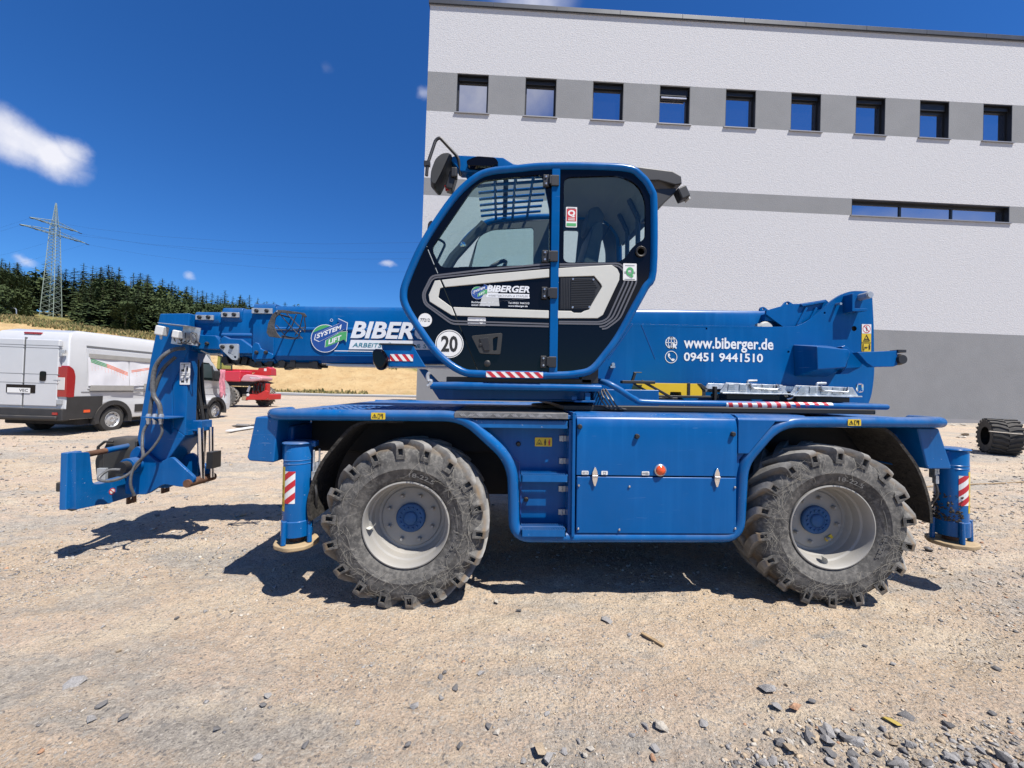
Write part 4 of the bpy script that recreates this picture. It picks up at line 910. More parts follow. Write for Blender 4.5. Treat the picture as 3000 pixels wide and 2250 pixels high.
for x0, x1 in ((-1.86, -1.55), (3.12, 3.45)):
    mb = MB(); mb.box(x0+.05, x1-.02, 3.1, 5.0, .98, 1.24); P('outrigger_beam', mb, 'blue', bevel=.02)
def outrigger(x, y, side, far=False):
    mb = MB(); mb.tube([(x, y, .56), (x, y, .60), (x, y, 1.105), (x, y, 1.125)], [.098, .098, .098, .09], 28)
    for z in (.985, 1.01): mb.tube([(x, y, z-.004), (x, y, z), (x, y, z+.004)], [.097, .101, .097], 28)
    mb.box(x-.13*side, x-.05*side, y+.02, y+.12, 1.0, 1.13)
    o = P('outrigger', mb, 'blue_worn')
    mb = MB(); mb.tube([(x, y, 1.124), (x, y, 1.136), (x, y, 1.142)], [.11, .11, .085], 28).box(x-.06, x+.125*side, y-.01, y+.05, 1.10, 1.142); P('outrigger_cap', mb, 'blue_worn', o, bevel=.006)
    mb = MB(); mb.lathe([(.097, 0), (.108, 0), (.108, .002)], 8)
    mb = MB(); mb.tube([(x, y, .455), (x, y, .46), (x, y, .57), (x, y, .575)], [.095, .106, .106, .10], 28)
    for a in (20, 110, 200, 290): mb.cyl((x+.118*math.cos(R(a-40)), y+.118*math.sin(R(a-40)), .415), (x+.112*math.cos(R(a-40)), y+.112*math.sin(R(a-40)), .58), .018, n=8)
    P('foot_collar', mb, 'blue_worn', o, bevel=.003)
    mb = MB(); mb.cyl((x, y, .41), (x, y, .47), .05, n=16); P('foot_ball', mb, 'rust', o)
    n = 40; mb = MB(); rr = [.150*(1+.035*math.sin(3*t*2*math.pi/n+x)+.02*math.sin(7*t*2*math.pi/n)) for t in range(n)]
    mb.prism([(x+r_*math.cos(2*math.pi*t/n), y+r_*math.sin(2*math.pi*t/n)) for t, r_ in enumerate(rr)], .378, .412, 'Z'); P('foot_pad', mb, 'pad_wood', o, bevel=.010)
    if far: return
    # curved warning films on the cylinder
    def wrap(a0, a1, z0, z1, m, r=.0995, n=6):
        m_ = MB(); aa = np.linspace(R(a0), R(a1), n); m_.add([(x+r*math.cos(a), y+r*math.sin(a), z) for z in (z0, z1) for a in aa], [(i, i+1, n+i+1, n+i) for i in range(n-1)]); return m_
    s0 = -96 if side > 0 else -92
    base = wrap(s0-24, s0+22, .705, .935, 0)
    ring = 5; mats_ = ['white_sticker', 'red_print']
    for i in range(-1, 5):
        z0 = .705+.055*i*1.0; aa = np.linspace(R(s0-24), R(s0+22), 6)
        lo = [min(max(.68+.092*i+.062*k_/5, .705), .935) for k_ in range(6)]; hi = [min(max(.68+.092*i+.046+.062*k_/5, .705), .935) for k_ in range(6)]
        base.add([(x+.1003*math.cos(a), y+.1003*math.sin(a), z) for a, z in zip(aa, lo)]+[(x+.1003*math.cos(a), y+.1003*math.sin(a), z) for a, z in zip(aa, hi)], [(k_, k_+1, 7+k_, 6+k_) for k_ in range(5)], 1)
    P('stripe_film', base, mats_, o, smooth=0)
    ys_ = -138 if side > 0 else -56
    yw = wrap(ys_-18, ys_+18, .645, .965, 0)
    for z in (.68, .74, .80): yw.add([(x+.1003*math.cos(R(ys_+d)), y+.1003*math.sin(R(ys_+d)), z+h_) for h_ in (0, .03) for d in (-8, 10)], [(0, 1, 3, 2)], 1)
    P('warning_film', yw, ['yellow_print', 'black_print'], o, smooth=0)
    # hydraulic block beside it
    mb = MB(); bx = x+.145*side
    mb.box(bx-.018, bx+.012, y-.02, y+.02, .90, .99).cyl((bx-.02, y-.03, .87), (bx-.02, y-.03, 1.08), .008, n=8).cyl((bx+.016, y-.02, .93), (bx+.016, y-.02, 1.09), .007, n=8).box(bx-.03, bx-.004, y-.045, y-.015, .86, .925); P('hydraulic_block', mb, 'galv', o, bevel=.003)
    mb = MB(); mb.tube(catmull([(bx-.02, y-.03, .87), (bx+.0, y-.03, .78), (bx-.01, y, .70), (bx-.03, y+.05, .62)], 5), .009, 8); P('hydraulic_hose', mb, 'hose', o)
outrigger(-1.475, 2.995, 1); outrigger(3.60, 3.06, -1)
mb = MB(); rm_ = random.Random(31); mat('mud', (.075, .06, .045), .95, var=(30, .4), bump=(40, .6))
for i in range(170):
    a = R(rm_.uniform(-235, -100)); z = .58+.20*rm_.random()**2.2; r_ = .0975+.002*rm_.random(); s_ = rm_.uniform(.004, .012); mb.obox((3.60+r_*math.cos(a), 3.06+r_*math.sin(a), z), (s_*1.6, s_, s_), (rm_.random(), rm_.random(), a))
P('mud_clumps', mb, 'mud', smooth=0)['kind'] = 'stuff'
outrigger(-1.475, 5.1, 1, True); outrigger(3.60, 5.05, -1, True)
# ---- slewing turret and cab -----------------------------------------------------
mb = MB(); mb.tube([(.95, 4.05, 1.30), (.95, 4.05, 1.40)], .62, 48); P('slewing_ring', mb, 'black_metal')
mb = MB(); mb.prism([(-.66, 1.70), (-.60, 1.70), (-.50, 1.60), (.74, 1.60), (.74, 1.47), (-.49, 1.452)], 3.26, 3.30); mb.box(-.46, .76, 3.30, 4.6, 1.45, 1.58).box(.76, 1.3, 3.2, 4.8, 1.40, 1.56); P('turret_base', mb, 'blue', bevel=.008)
mb = MB(); mb.box(.5, 3.0, 3.08, 4.95, 1.392, 1.43); P('turret_floor', mb, 'black_metal', bevel=.006)
mb = MB(); mb.tube([(-.51, 2.965, 1.565), (-.3, 2.965, 1.568), (.76, 2.965, 1.566)], [.026, .030, .026], 12); P('sill_tube', mb, 'blue')
mb = MB(); mb.box(-.40, .70, 3.0, 3.10, 1.585, 1.635).box(.62, .75, 3.0, 3.1, 1.60, 1.74); P('cab_mount', mb, 'black_metal', bevel=.006)
mb = MB(); mb.tube(catmull([(-.515, 2.95, 1.66), (-.53, 2.95, 1.64), (-.525, 2.95, 1.60), (-.505, 2.95, 1.60), (-.51, 2.95, 1.575), (-.53, 2.95, 1.56)], 4), .014, 8); P('cab_catch', mb, 'wear_plate')
CY = 2.962; CYF = 3.84
mat('roof_lining', (.34, .35, .34), .7); mat('cab_plastic', (.055, .057, .058), .6)
CEN = [(-.118, 1.657), (-.285, 1.677), (-.455, 1.797), (-.592, 1.975), (-.698, 2.141), (-.720, 2.245), (-.690, 2.361), (-.598, 2.583), (-.480, 2.79), (-.345, 2.985), (-.207, 3.117), (-.09, 3.170), (.09, 3.195), (.353, 3.225), (.90, 3.232), (1.042, 3.172), (1.122, 3.067), (1.144, 2.955), (1.144, 2.452), (1.085, 2.33), (1.0, 2.17), (.888, 1.96), (.788, 1.82), (.69, 1.707), (.586, 1.672), (.40, 1.657)]
OUT = catmull(CEN, 4, True)
mb = MB(); mb.tube([(p.x, CY, p.y) for p in OUT], .0285, 14, closed=True); CAB = P('cab', mb, 'blue')
mb = MB(); mb.tube([(p.x, CYF, p.y) for p in OUT], .0285, 10, closed=True); P('far_frame_tube', mb, 'blue', CAB)
ring = [(p.x, p.y) for p in OUT]; ya, yb_ = CY-.006, CY+.016
D0, D1 = (-.556, 2.59), (-.163, 1.676)
front = clip(ring, D1, D0); dr = clip(ring, (D0[0]+.006, D0[1]), (D1[0]+.006, D1[1])); dr = clip(dr, (.366, 1), (.366, 4)); rear = clip(ring, (.428, 4), (.428, 1))
WIN_D = fillet([(-.447, 2.440), (-.520, 2.580), (-.222, 3.040), (-.150, 3.098), (.296, 3.163), (.352, 2.90), (.356, 2.484)], [.04, .04, .05, .04, .05, .02, .03], 4)
WIN_R = fillet([(.462, 2.502), (.458, 3.147), (.885, 3.172), (1.020, 3.108), (1.080, 2.990), (1.081, 2.702), (.995, 2.644), (.904, 2.516)], [.05, .06, .12, .06, .08, .03, .03, .06], 4)
P('front_side_panel', MB().prism(front, ya, yb_), 'black_gloss', CAB, smooth=0)
P('door', MB().prism(dr, ya, yb_, holes=[[(p.x, p.y) for p in WIN_D]]), 'black_gloss', CAB, smooth=0)
P('rear_side_panel', MB().prism(rear, ya, yb_, holes=[[(p.x, p.y) for p in WIN_R]]), 'black_gloss', CAB, smooth=0)
def inflate(poly, k):
    c = sum((Vector((p[0], p[1])) for p in poly), Vector((0, 0)))/len(poly); return [tuple(c+(Vector((p[0], p[1]))-c)*k) for p in poly]
P('door_window', MB().prism(inflate(WIN_D, 1.01), CY+.004, CY+.009), 'cab_glass', CAB, smooth=0); P('rear_side_window', MB().prism(inflate(WIN_R, 1.01), CY+.004, CY+.009), 'cab_glass', CAB, smooth=0)
P('door_pillar', MB().box(.366, .428, CY-.020, CY+.03, 1.66, 3.222), 'blue', CAB, bevel=.006)
# white and grey trim
yt0, yt1 = CY-.018, CY-.006
for nm, pl in (('door_trim', [(-.440, 2.347), (-.104, 2.397), (.356, 2.449), (.356, 2.386), (-.414, 2.294)]), ('front_trim', [(-.452, 2.345), (-.49, 2.340), (-.533, 2.235), (-.526, 2.185), (-.36, 2.086), (-.336, 2.084), (-.363, 2.148), (-.462, 2.217), (-.451, 2.282), (-.428, 2.292)]), ('door_trim', [(-.352, 2.148), (.358, 2.138), (.358, 2.080), (-.325, 2.084)]),
               ('rear_trim', [(.384, 2.452), (.825, 2.490), (.868, 2.462), (.886, 2.425), (.884, 2.38), (.764, 2.114), (.725, 2.088), (.384, 2.080), (.384, 2.138), (.525, 2.138), (.545, 2.125), (.60, 2.126), (.622, 2.140), (.655, 2.150), (.700, 2.23), (.754, 2.324), (.745, 2.345), (.694, 2.404), (.384, 2.388)])):
    P(nm, MB().prism(pl, yt0, yt1), 'trim', CAB, bevel=.004)
mb = MB()
for off, w in ((.016, .011), (.040, .013)):
    up_ = [(-.10, 2.397+off), (.36, 2.449+off)]; 
    strip(mb, fillet([(.36, 2.052-off*.8), (-.36, 2.060-off*.9), (-.545-off*.5, 2.180-off*.3), (-.556-off*.6, 2.24), (-.500-off*.4, 2.352+off*.6), (-.10, 2.397+off), (.36, 2.449+off)], .03, 3, closed=False), w, CY-.011, CY-.0062)
for i in range(4):
    d = .030+.030*i; k = min(i, 1)
    pts = [(.434, 2.058-.014*i) if i < 2 else (.70+.02*i, 2.058-.016*i), (.735+d*.5, 2.062-.016*i), (.775+d, 2.09), (.90+d, 2.375), (.90+d*.9, 2.44), (.862+d*.5, 2.487+.012*min(i, 1)+d*.12)]
    if i < 2: pts.append((.434, 2.470+.018*i))
    else: pts = pts[:5]
    strip(mb, fillet(pts, .035, 3, closed=False), .012, CY-.011, CY-.0062)
P('side_stripes', mb, 'grey_stripe', CAB, smooth=0)
# louvre behind the door
mb = MB(); gl = [(.440, 2.388), (.692, 2.394), (.748, 2.32), (.665, 2.155), (.440, 2.150)]; mb.prism(gl, CY-.012, CY-.006); GR = P('louvre', mb, 'black_plastic', CAB); mb = MB()
for i in range(17):
    z = 2.166+.013*i; xr_ = min(.72, .668+(z-2.155)*.48) if z < 2.32 else .735-(z-2.32)*.7; mb.box(.52, xr_-.015, CY-.018, CY-.011, z, z+.006)
for i in range(6): mb.box(.446+.012*i, .452+.012*i, CY-.016, CY-.011, 2.16, 2.385)
P('louvre_slats', mb, 'black_plastic', CAB, smooth=0); bolts([(.535, 2.376), (.688, 2.376), (.535, 2.166), (.66, 2.170)], (.009, .008, 'steel'), CAB, CY-.014)
# hinges
for z in (3.105, 2.54, 2.266, 1.754):
    mb = MB(); mb.box(.300, .345, CY-.028, CY-.006, z-.045, z+.045).box(.358, .418, CY-.036, CY-.020, z-.04, z+.04).cyl((.352, CY-.032, z-.03), (.352, CY-.032, z+.035), .011, n=10)
    h = P('hinge', mb, 'black_plastic', CAB, bevel=.005); bolts([(.322, z+.026), (.322, z-.026)], (.009, .008, 'steel'), CAB, CY-.028, 'hinge_bolt')
# door handle
mb = MB(); oo = fillet([(-.214, 1.936), (.016, 1.962), (.003, 1.803), (-.148, 1.807)], .014, 3); ii = fillet([(-.055, 1.920), (-.018, 1.936), (-.026, 1.832), (-.052, 1.828)], .008, 3); mb.prism(oo, CY-.030, CY-.006, holes=[ii]); HN = P('door_handle', mb, 'charcoal', CAB, bevel=.004)
mb = MB(); mb.prism([(-.155, 1.918), (-.09, 1.926), (-.075, 1.83), (-.115, 1.828)], CY-.037, CY-.029); mb.lathe([(.012, 0), (.012, -.006), (0, -.007)], 12, (-.145, CY-.030, 1.872)); P('handle_lever', mb, 'black_plastic', CAB, bevel=.003)
mb = MB(); mb.lathe([(.024, 0), (.024, -.012), (.014, -.018), (0, -.018)], 20, (-.093, CY-.006, 1.735)); P('door_stop', mb, 'black_plastic', CAB)
mb = MB(); mb.lathe([(.040, 0), (.042, -.012), (.036, -.018), (.026, -.010), (.024, 0), (0, .0)], 28, (1.046, CY-.006, 2.597)); P('air_nozzle', mb, 'black_plastic', CAB)
mb = MB(); mb.tube([(.0, CY, 1.655), (.352, CY, 1.656)], .031, 12); P('door_sill', mb, 'blue', CAB)
mb = MB(); hazard(mb, -.10, .32, 1.634, 1.676, CY-.0325, 6, .045); P('stripe_film', mb, ['white_sticker', 'red_print'], CAB, smooth=0)
# stickers and lettering
def roundel(c, r, key, tr, asp, nm, ringw=.004):
    mb = MB(); mb.prism(circ(c, r, 40), CY-.0085, CY-.006); 
    if ringw: mb.prism(circ(c, r*.94, 40), CY-.0092, CY-.0080, holes=[circ(c, r*.94-ringw, 40)], m=1)
    write(mb, key, c[0]-tr*asp, c[0]+tr*asp, c[1]-tr, c[1]+tr, CY-.0098, 1); return P(nm, mb, ['white_sticker', 'black_print'], CAB, smooth=0)
roundel((-.375, 1.876), .104, '20', .060, 1.02, 'speed_roundel'); roundel((-.557, 2.049), .050, '77212', .012, 2.9, 'number_roundel', 0)
sticker(-.243, -.110, 2.015, 2.077, CY-.0085, [('grey_print', rect(.05, .45, .78, .82)), ('grey_print', rect(.05, .5, .45, .48)), ('black_print', rect(.07, .16, .1, .25)), ('grey_print', rect(.2, .5, .12, .15))]+[('grey_print', [(.75+.14*math.cos(a)*k, .5+.34*math.sin(a)*k) for a, k in ((t*.52, 1) for t in range(13))]), ('white_sticker', [(.75+.12*math.cos(t*.52), .5+.29*math.sin(t*.52)) for t in range(13)])], CAB)
o = sticker(.478, .562, 2.772, 2.925, CY+.001, [('red_print', rect(.07, .93, .30, .90)), ('green_print', rect(.07, .93, .06, .20)), ('grey_print', rect(.15, .85, .93, .96)), ('white_sticker', rect(.2, .8, .34, .38)), ('white_sticker', rect(.2, .8, .43, .46))], CAB)
mb = MB(); write(mb, 'Q', .492, .548, 2.848, 2.902, CY-.0006); P('sticker_letter', mb, 'white_sticker', CAB, smooth=0)
sticker(.913, 1.015, 2.378, 2.506, CY-.0130, [('grey_print', rect(.15, .85, .86, .90)), ('grey_print', rect(.1, .9, .40, .52)), ('grey_print', rect(.12, .88, .06, .09))], CAB)
mb = MB(); write(mb, 'Q', .935, .993, 2.400, 2.478, CY-.0160); P('sticker_letter', mb, 'green_print', CAB, smooth=0)
def systemlift(mb, x0, z0, w, y, mw, mg, mn, small=False):
    """round badge with two arrows"""
    S = w/.355; t = lambda u, v: (x0+u*S, z0+v*S)
    mb.prism([t(*q) for q in circ((.142, .135), .137, 36)], y, y+.001, m=mw); mb.prism([t(*q) for q in circ((.142, .135), .131, 36)], y-.0004, y+.0006, m=mn)
    g = clip(circ((.142, .135), .131, 36), (.30, .225), (-.1, .10)); g = [q for q in clip(circ((.142, .135), .131, 36), (.02, .155), (.30, .285))] if False else clip(circ((.142, .135), .131, 48), (.0, .18), (.28, .295))
    if len(g) > 2: mb.prism([t(*q) for q in g], y-.0007, y+.0003, m=mg)
    # upper (blue) and lower (green) arrow, white outlined
    ua = [(.045, .125), (.055, .175), (.275, .285), (.262, .330), (.352, .290), (.345, .215), (.325, .228), (.09, .105)]
    la = [(.145, .050), (.150, .115), (.29, .200), (.352, .207), (.345, .105), (.325, .130), (.165, .055)]
    mb.prism([t(*q) for q in inflate(ua, 1.05)], y-.0010, y, m=mw); mb.prism([t(*q) for q in ua], y-.0013, y-.0003, m=mn)
    mb.prism([t(*q) for q in inflate(la, 1.04)], y-.0012, y, m=mw); mb.prism([t(*q) for q in la], y-.0016, y-.0003, m=mg)
    a, b = t(.060, .130), t(.300, .175); write(mb, 'system', a[0], b[0], a[1], b[1], y-.0020, mw, slope=.42); a, b = t(.175, .075), t(.300, .122); write(mb, 'lift', a[0], b[0], a[1], b[1], y-.0022, mw, slope=.40)
mb = MB(); mb.prism(rect(-.225, .272, 2.150, 2.352)[0:0] or [(-.225, 2.150), (.272, 2.150), (.272, 2.352), (.02, 2.330), (-.225, 2.305)], CY-.0078, CY-.006, m=0); yy = CY-.0085
# grey van shaped shade behind the letters
mb.prism([(-.155, 2.165), (-.135, 2.26), (-.085, 2.325), (-.06, 2.30), (-.025, 2.30), (-.01, 2.165)], yy, yy+.0008, m=1)
systemlift(mb, -.222, 2.213, .122, yy-.0004, 2, 3, 4); write(mb, 'biberger', -.106, .212, 2.268, 2.318, yy-.0014, 2); mb.prism([(-.11, 2.228), (.208, 2.228), (.212, 2.258), (-.106, 2.258)], yy-.0010, yy, m=2); write(mb, 'arbeit', -.098, .200, 2.234, 2.252, yy-.0016, 5)
mb.prism([(-.17, 2.226), (.214, 2.238), (.212, 2.226), (-.05, 2.196), (.208, 2.226)], yy-.0006, yy, m=2)
write(mb, 'addr', -.217, -.055, 2.182, 2.197, yy-.001, 2); write(mb, 'addr2', -.217, -.080, 2.158, 2.173, yy-.001, 2); write(mb, 'tel2', .055, .212, 2.182, 2.197, yy-.001, 2); write(mb, 'www', .055, .200, 2.158, 2.174, yy-.001, 2)
P('company_sign', mb, ['black_gloss', 'pale_print', 'white_print', 'green_print', 'navy_print', 'grey_print'], CAB, smooth=0)
# far side, roof, rear wall and floor of the cab
FW = fillet([(-.30, 2.66), (-.225, 3.02), (-.10, 3.085), (.305, 3.118), (.312, 2.50), (-.30, 2.50)], [.03, .06, .05, .03, .03, .03], 3); FR1 = fillet([(.60, 2.55), (.60, 3.10), (.745, 3.10), (.70, 2.55)], .02, 2); FR2 = fillet([(.82, 2.55), (.875, 3.09), (.975, 3.06), (1.015, 2.9), (1.015, 2.55)], [.02, .06, .06, .04, .02], 3)
P('far_side_wall', MB().prism([(-.62, 2.42), (-.42, 2.60), (-.315, 2.72), (-.25, 2.95), (-.17, 3.10), (-.05, 3.17), (.90, 3.21), (1.03, 3.15), (1.11, 3.05), (1.125, 2.45), (.78, 1.83), (.60, 1.68), (-.28, 1.69), (-.58, 1.98), (-.70, 2.2)], CYF-.012, CYF+.012, holes=[[tuple(p) for p in FW], [tuple(p) for p in FR1], [tuple(p) for p in FR2]]), 'cab_plastic', CAB, smooth=0)
P('far_window', MB().prism(inflate(FW, 1.01), CYF, CYF+.004), 'cab_glass', CAB, smooth=0)
mb = MB(); mb.tube([(-.66, CYF-.03, 2.45), (-.46, CYF-.03, 2.80), (-.17, CYF-.03, 3.13)], [.05, .05, .045], 8); P('windscreen_post', mb, 'cab_plastic', CAB)
# windscreen and roof glass between the two frames
fr = [(p.x, p.y) for p in OUT]
i0 = min(range(len(fr)), key=lambda i: math.hypot(fr[i][0]+.70, fr[i][1]-2.33)); i1 = min(range(len(fr)), key=lambda i: math.hypot(fr[i][0]+.10, fr[i][1]-3.165))
seg = fr[i0:i1+1]; mb = MB()
for a, b in zip(seg, seg[1:]): mb.add([(a[0], CY+.03, a[1]), (b[0], CY+.03, b[1]), (b[0], CYF-.03, b[1]), (a[0], CYF-.03, a[1])], [(0, 1, 2, 3)])
P('windscreen', mb, 'cab_glass', CAB)
j0 = min(range(len(fr)), key=lambda i: math.hypot(fr[i][0]+.72, fr[i][1]-2.25)); mb = MB(); seg = fr[0:j0+1]
for a, b in zip(seg, seg[1:]): mb.add([(a[0], CY+.02, a[1]), (b[0], CY+.02, b[1]), (b[0], CYF-.02, b[1]), (a[0], CYF-.02, a[1])], [(0, 1, 2, 3)])
P('front_apron', mb, 'black_plastic', CAB)
i2 = min(range(len(fr)), key=lambda i: math.hypot(fr[i][0]-.42, fr[i][1]-3.225)); i3 = min(range(len(fr)), key=lambda i: math.hypot(fr[i][0]-1.144, fr[i][1]-2.955)); mb = MB(); seg = fr[i2:i3+1]
for a, b in zip(seg, seg[1:]): mb.loft([(a[0], CY+.02, a[1]-.012), (b[0], CY+.02, b[1]-.012), (b[0], CY+.02, b[1]+.010), (a[0], CY+.02, a[1]+.010)], [(a[0], CYF-.02, a[1]-.012), (b[0], CYF-.02, b[1]-.012), (b[0], CYF-.02, b[1]+.010), (a[0], CYF-.02, a[1]+.010)])
P('roof', mb, 'roof_lining', CAB)
mb = MB(); mb.box(1.10, 1.135, CY+.02, CYF-.02, 2.46, 2.60); mb.prism([(.60, 1.68), (.80, 1.83), (1.14, 2.45), (1.12, 2.47), (.78, 1.86), (.58, 1.71)], CY+.02, CYF-.02); mb.box(-.28, .62, CY+.02, CYF-.02, 1.66, 1.69); P('cab_floor', mb, 'black_plastic', CAB)
for y in (CY+.30, CYF-.30): P('rear_wall_post', MB().tube([(1.13, y, 2.5), (1.13, y, 2.98), (1.05, y, 3.14)], .02, 6), 'black_plastic', CAB)
# guard bars over the roof glass
for i in range(7):
    y = CY+.10+.11*i; P('guard_bar', MB().tube([(-.20, y, 3.165), (-.09, y, 3.180), (.36, y, 3.228)], .012, 6), 'blue', CAB)
for x in (-.06, .10, .24): P('guard_bar', MB().tube([(x, CY+.03, 3.190+.10*x), (x, CYF-.03, 3.190+.10*x)], .013, 6), 'blue', CAB)
P('guard_spine', MB().box(.005, .045, CY+.03, CYF-.03, 3.20, 3.212), 'charcoal', CAB)
# steering wheel, column, seat
mb = MB(); cen = Vector((-.10, 3.42, 2.53)); ax = Vector((-.62, 0, .78)).normalized(); u = ax.orthogonal().normalized(); w_ = ax.cross(u)
mb.tube([cen+(u*math.cos(t*.3927)+w_*math.sin(t*.3927))*.175 for t in range(16)], .017, 8, closed=True); mb.tube([cen-u*.17, cen, cen+u*.17], .014, 6).tube([cen, cen-ax*.08+Vector((-.05, 0, -.1)), Vector((-.22, 3.42, 2.20)), Vector((-.30, 3.42, 1.72))], [.04, .05, .06, .08], 10); P('steering_wheel', mb, 'black_plastic', CAB)
mb = MB(); mb.prism(fillet([(-.60, 2.05), (-.46, 2.40), (-.30, 2.46), (-.22, 2.36), (-.30, 1.75), (-.50, 1.8)], .05, 3), 3.15, 3.75); P('dashboard', mb, 'cab_plastic', CAB, bevel=.02)
mb = MB(); mb.tube([(-.33, 3.12, 2.47), (-.25, 3.12, 2.475)], .028, 10); P('control_knob', mb, 'black_plastic', CAB)
mb = MB(); mb.prism(fillet([(.16, 2.10), (.17, 2.24), (.60, 2.26), (.66, 2.60), (.74, 2.90), (.80, 2.92), (.82, 2.86), (.72, 2.2), (.66, 2.08)], .04, 3), 3.16, 3.64); mb.prism(fillet([(.70, 2.90), (.72, 3.06), (.80, 3.09), (.86, 3.0), (.82, 2.90)], .03, 3), 3.27, 3.53); mb.box(.25, .65, 3.2, 3.6, 1.70, 2.10); P('seat', mb, 'cab_plastic', CAB, bevel=.02)
mb = MB(); mb.prism(fillet([(.2, 2.30), (.2, 2.37), (.62, 2.40), (.62, 2.33)], .02, 3), 3.08, 3.15); P('armrest', mb, 'cab_plastic', CAB, bevel=.01)
for k in range(3): P('wiper_arm' if k else 'grab_bar', MB().tube([(.62+.12*k, CYF-.06, 2.62+.1*k), (.86+.09*k, CYF-.06, 2.9+.12*k)], .007, 5), 'black_plastic', CAB)
mb = MB(); mb.tube(fillet([(-.62, CY+.10, 2.56), (-.50, CY+.10, 2.70), (-.43, CY+.10, 2.66), (-.52, CY+.10, 2.46)], .03, 4, closed=False), .010, 6); P('grab_handle', mb, 'black_plastic', CAB)
mb = MB(); mb.lathe([(0, -.02), (.02, -.015), (.022, .01)], 12, (-.30, CY+.12, 2.66)); P('interior_lamp', mb, 'chrome', CAB)
# roof equipment
mb = MB(); mb.prism([(.93, 3.25), (1.0, 3.280), (1.309, 3.250), (1.377, 3.214), (1.384, 3.154), (1.33, 3.145), (1.20, 3.175), (1.10, 3.17), (1.05, 3.20)], CY+.05, CYF-.05); P('rear_visor', mb, 'black_plastic', CAB, bevel=.008)
for ya_ in (CY+.08, CYF-.14): P('visor_bracket', MB().prism([(1.135, 3.12), (1.35, 3.135), (1.35, 3.105), (1.297, 3.056), (1.196, 2.958), (1.15, 2.93), (1.145, 3.05)], ya_, ya_+.06), 'black_plastic', CAB, bevel=.005)
mb = MB(); mb.obox((1.385, CY+.06, 3.075), (.075, .09, .095), (0, R(-25), 0)); WL = P('rear_work_lamp', mb, 'black_plastic', CAB, bevel=.012); P('lamp_face', MB().obox((1.42, CY+.06, 3.06), (.01, .07, .07), (0, R(-25), 0)), 'lamp_white', CAB)
mb = MB(); mb.prism([(-.33, 3.22), (-.42, 3.325), (-.36, 3.348), (.0, 3.342), (.08, 3.295), (.40, 3.27), (.40, 3.24), (.0, 3.215)], CY+.10, CY+.20); P('roof_visor', mb, 'blue', CAB, bevel=.01)
mb = MB(); mb.prism(fillet([(-.27, 3.235), (-.28, 3.275), (-.20, 3.31), (-.06, 3.305), (-.03, 3.26), (-.10, 3.235)], .02, 3), CY+.04, CY+.105); P('roof_lamp_housing', mb, 'black_gloss', CAB, bevel=.01)
mb = MB(); mb.tube([(-.33, CY+.20, 3.33), (-.26, CY+.16, 3.20), (-.20, CY+.12, 3.13)], .022, 10); P('front_strut', mb, 'blue', CAB)
mb = MB(); mb.tube(fillet([(-.575, 3.0, 3.145), (-.57, 3.0, 3.23), (-.515, 3.02, 3.43), (-.485, 3.02, 3.452), (-.345, 3.06, 3.325), (-.33, 3.08, 3.20)], .03, 4, closed=False), .012, 10); mb.obox((-.572, 3.0, 3.235), (.045, .03, .035)); P('mirror_arm', mb, 'black_plastic', CAB)
mb = MB(); fc = fillet([(-.385, 3.335), (-.455, 3.330), (-.513, 3.280), (-.552, 3.165), (-.547, 3.072), (-.512, 3.056), (-.462, 3.16), (-.408, 3.29)], .03, 3)
mb.loft([(q[0], 2.985, q[1]) for q in inflate([tuple(p) for p in fc], .86)], [(p.x, 3.03, p.y) for p in fc]); mb.loft([(p.x, 3.03, p.y) for p in fc], [(q[0]+.015, 3.16, q[1]) for q in inflate([tuple(p) for p in fc], .9)]); P('front_mirror', mb, 'charcoal', CAB, bevel=.012)
mb = MB(); mb.obox((-.40, 3.10, 3.15), (.06, .10, .14), (0, R(15), 0)).obox((-.375, 3.06, 3.20), (.05, .06, .08)); P('front_work_lamp', mb, 'black_plastic', CAB, bevel=.012)
mb = MB(); mb.tube([(-.445, 3.08, 3.095), (-.415, 3.08, 3.10)], .022, 12); P('indicator_lamp', mb, 'red_lens', CAB)
mb = MB(); mb.tube([(-.52, CY+.1, 2.78), (-.545, CY+.06, 2.80)], .02, 8).tube([(-.55, CY+.06, 2.79), (-.56, CY+.06, 2.70)], .012, 6); P('wiper_motor', mb, 'black_plastic', CAB)
# lower bracket with side mirror
mb = MB(); mb.prism([(-.875, 1.862), (-.650, 1.866), (-.548, 1.702), (-.826, 1.699), (-.850, 1.74)], 2.955, 2.985); LB = P('lamp_bracket', mb, 'blue', bevel=.004)
mb = MB(); mb.box(-.885, -.64, 2.94, 3.06, 1.860, 1.870); P('bracket_lip', mb, 'black_metal', LB)
mb = MB(); hazard(mb, -.808, -.640, 1.742, 1.792, 2.952, 3, .04); P('stripe_film', mb, ['red_print', 'white_sticker'], LB, smooth=0)
mb = MB(); fc = fillet([(-.915, 1.80), (-.90, 1.825), (-.84, 1.822), (-.805, 1.77), (-.80, 1.71), (-.83, 1.668), (-.875, 1.668), (-.908, 1.72)], .02, 3)
mb.loft([(q[0], 2.85, q[1]) for q in inflate([tuple(p) for p in fc], .8)], [(p.x, 2.88, p.y) for p in fc]); mb.loft([(p.x, 2.88, p.y) for p in fc], [(q[0], 2.96, q[1]) for q in inflate([tuple(p) for p in fc], .85)]); P('side_lamp', mb, 'black_gloss', LB, bevel=.01)
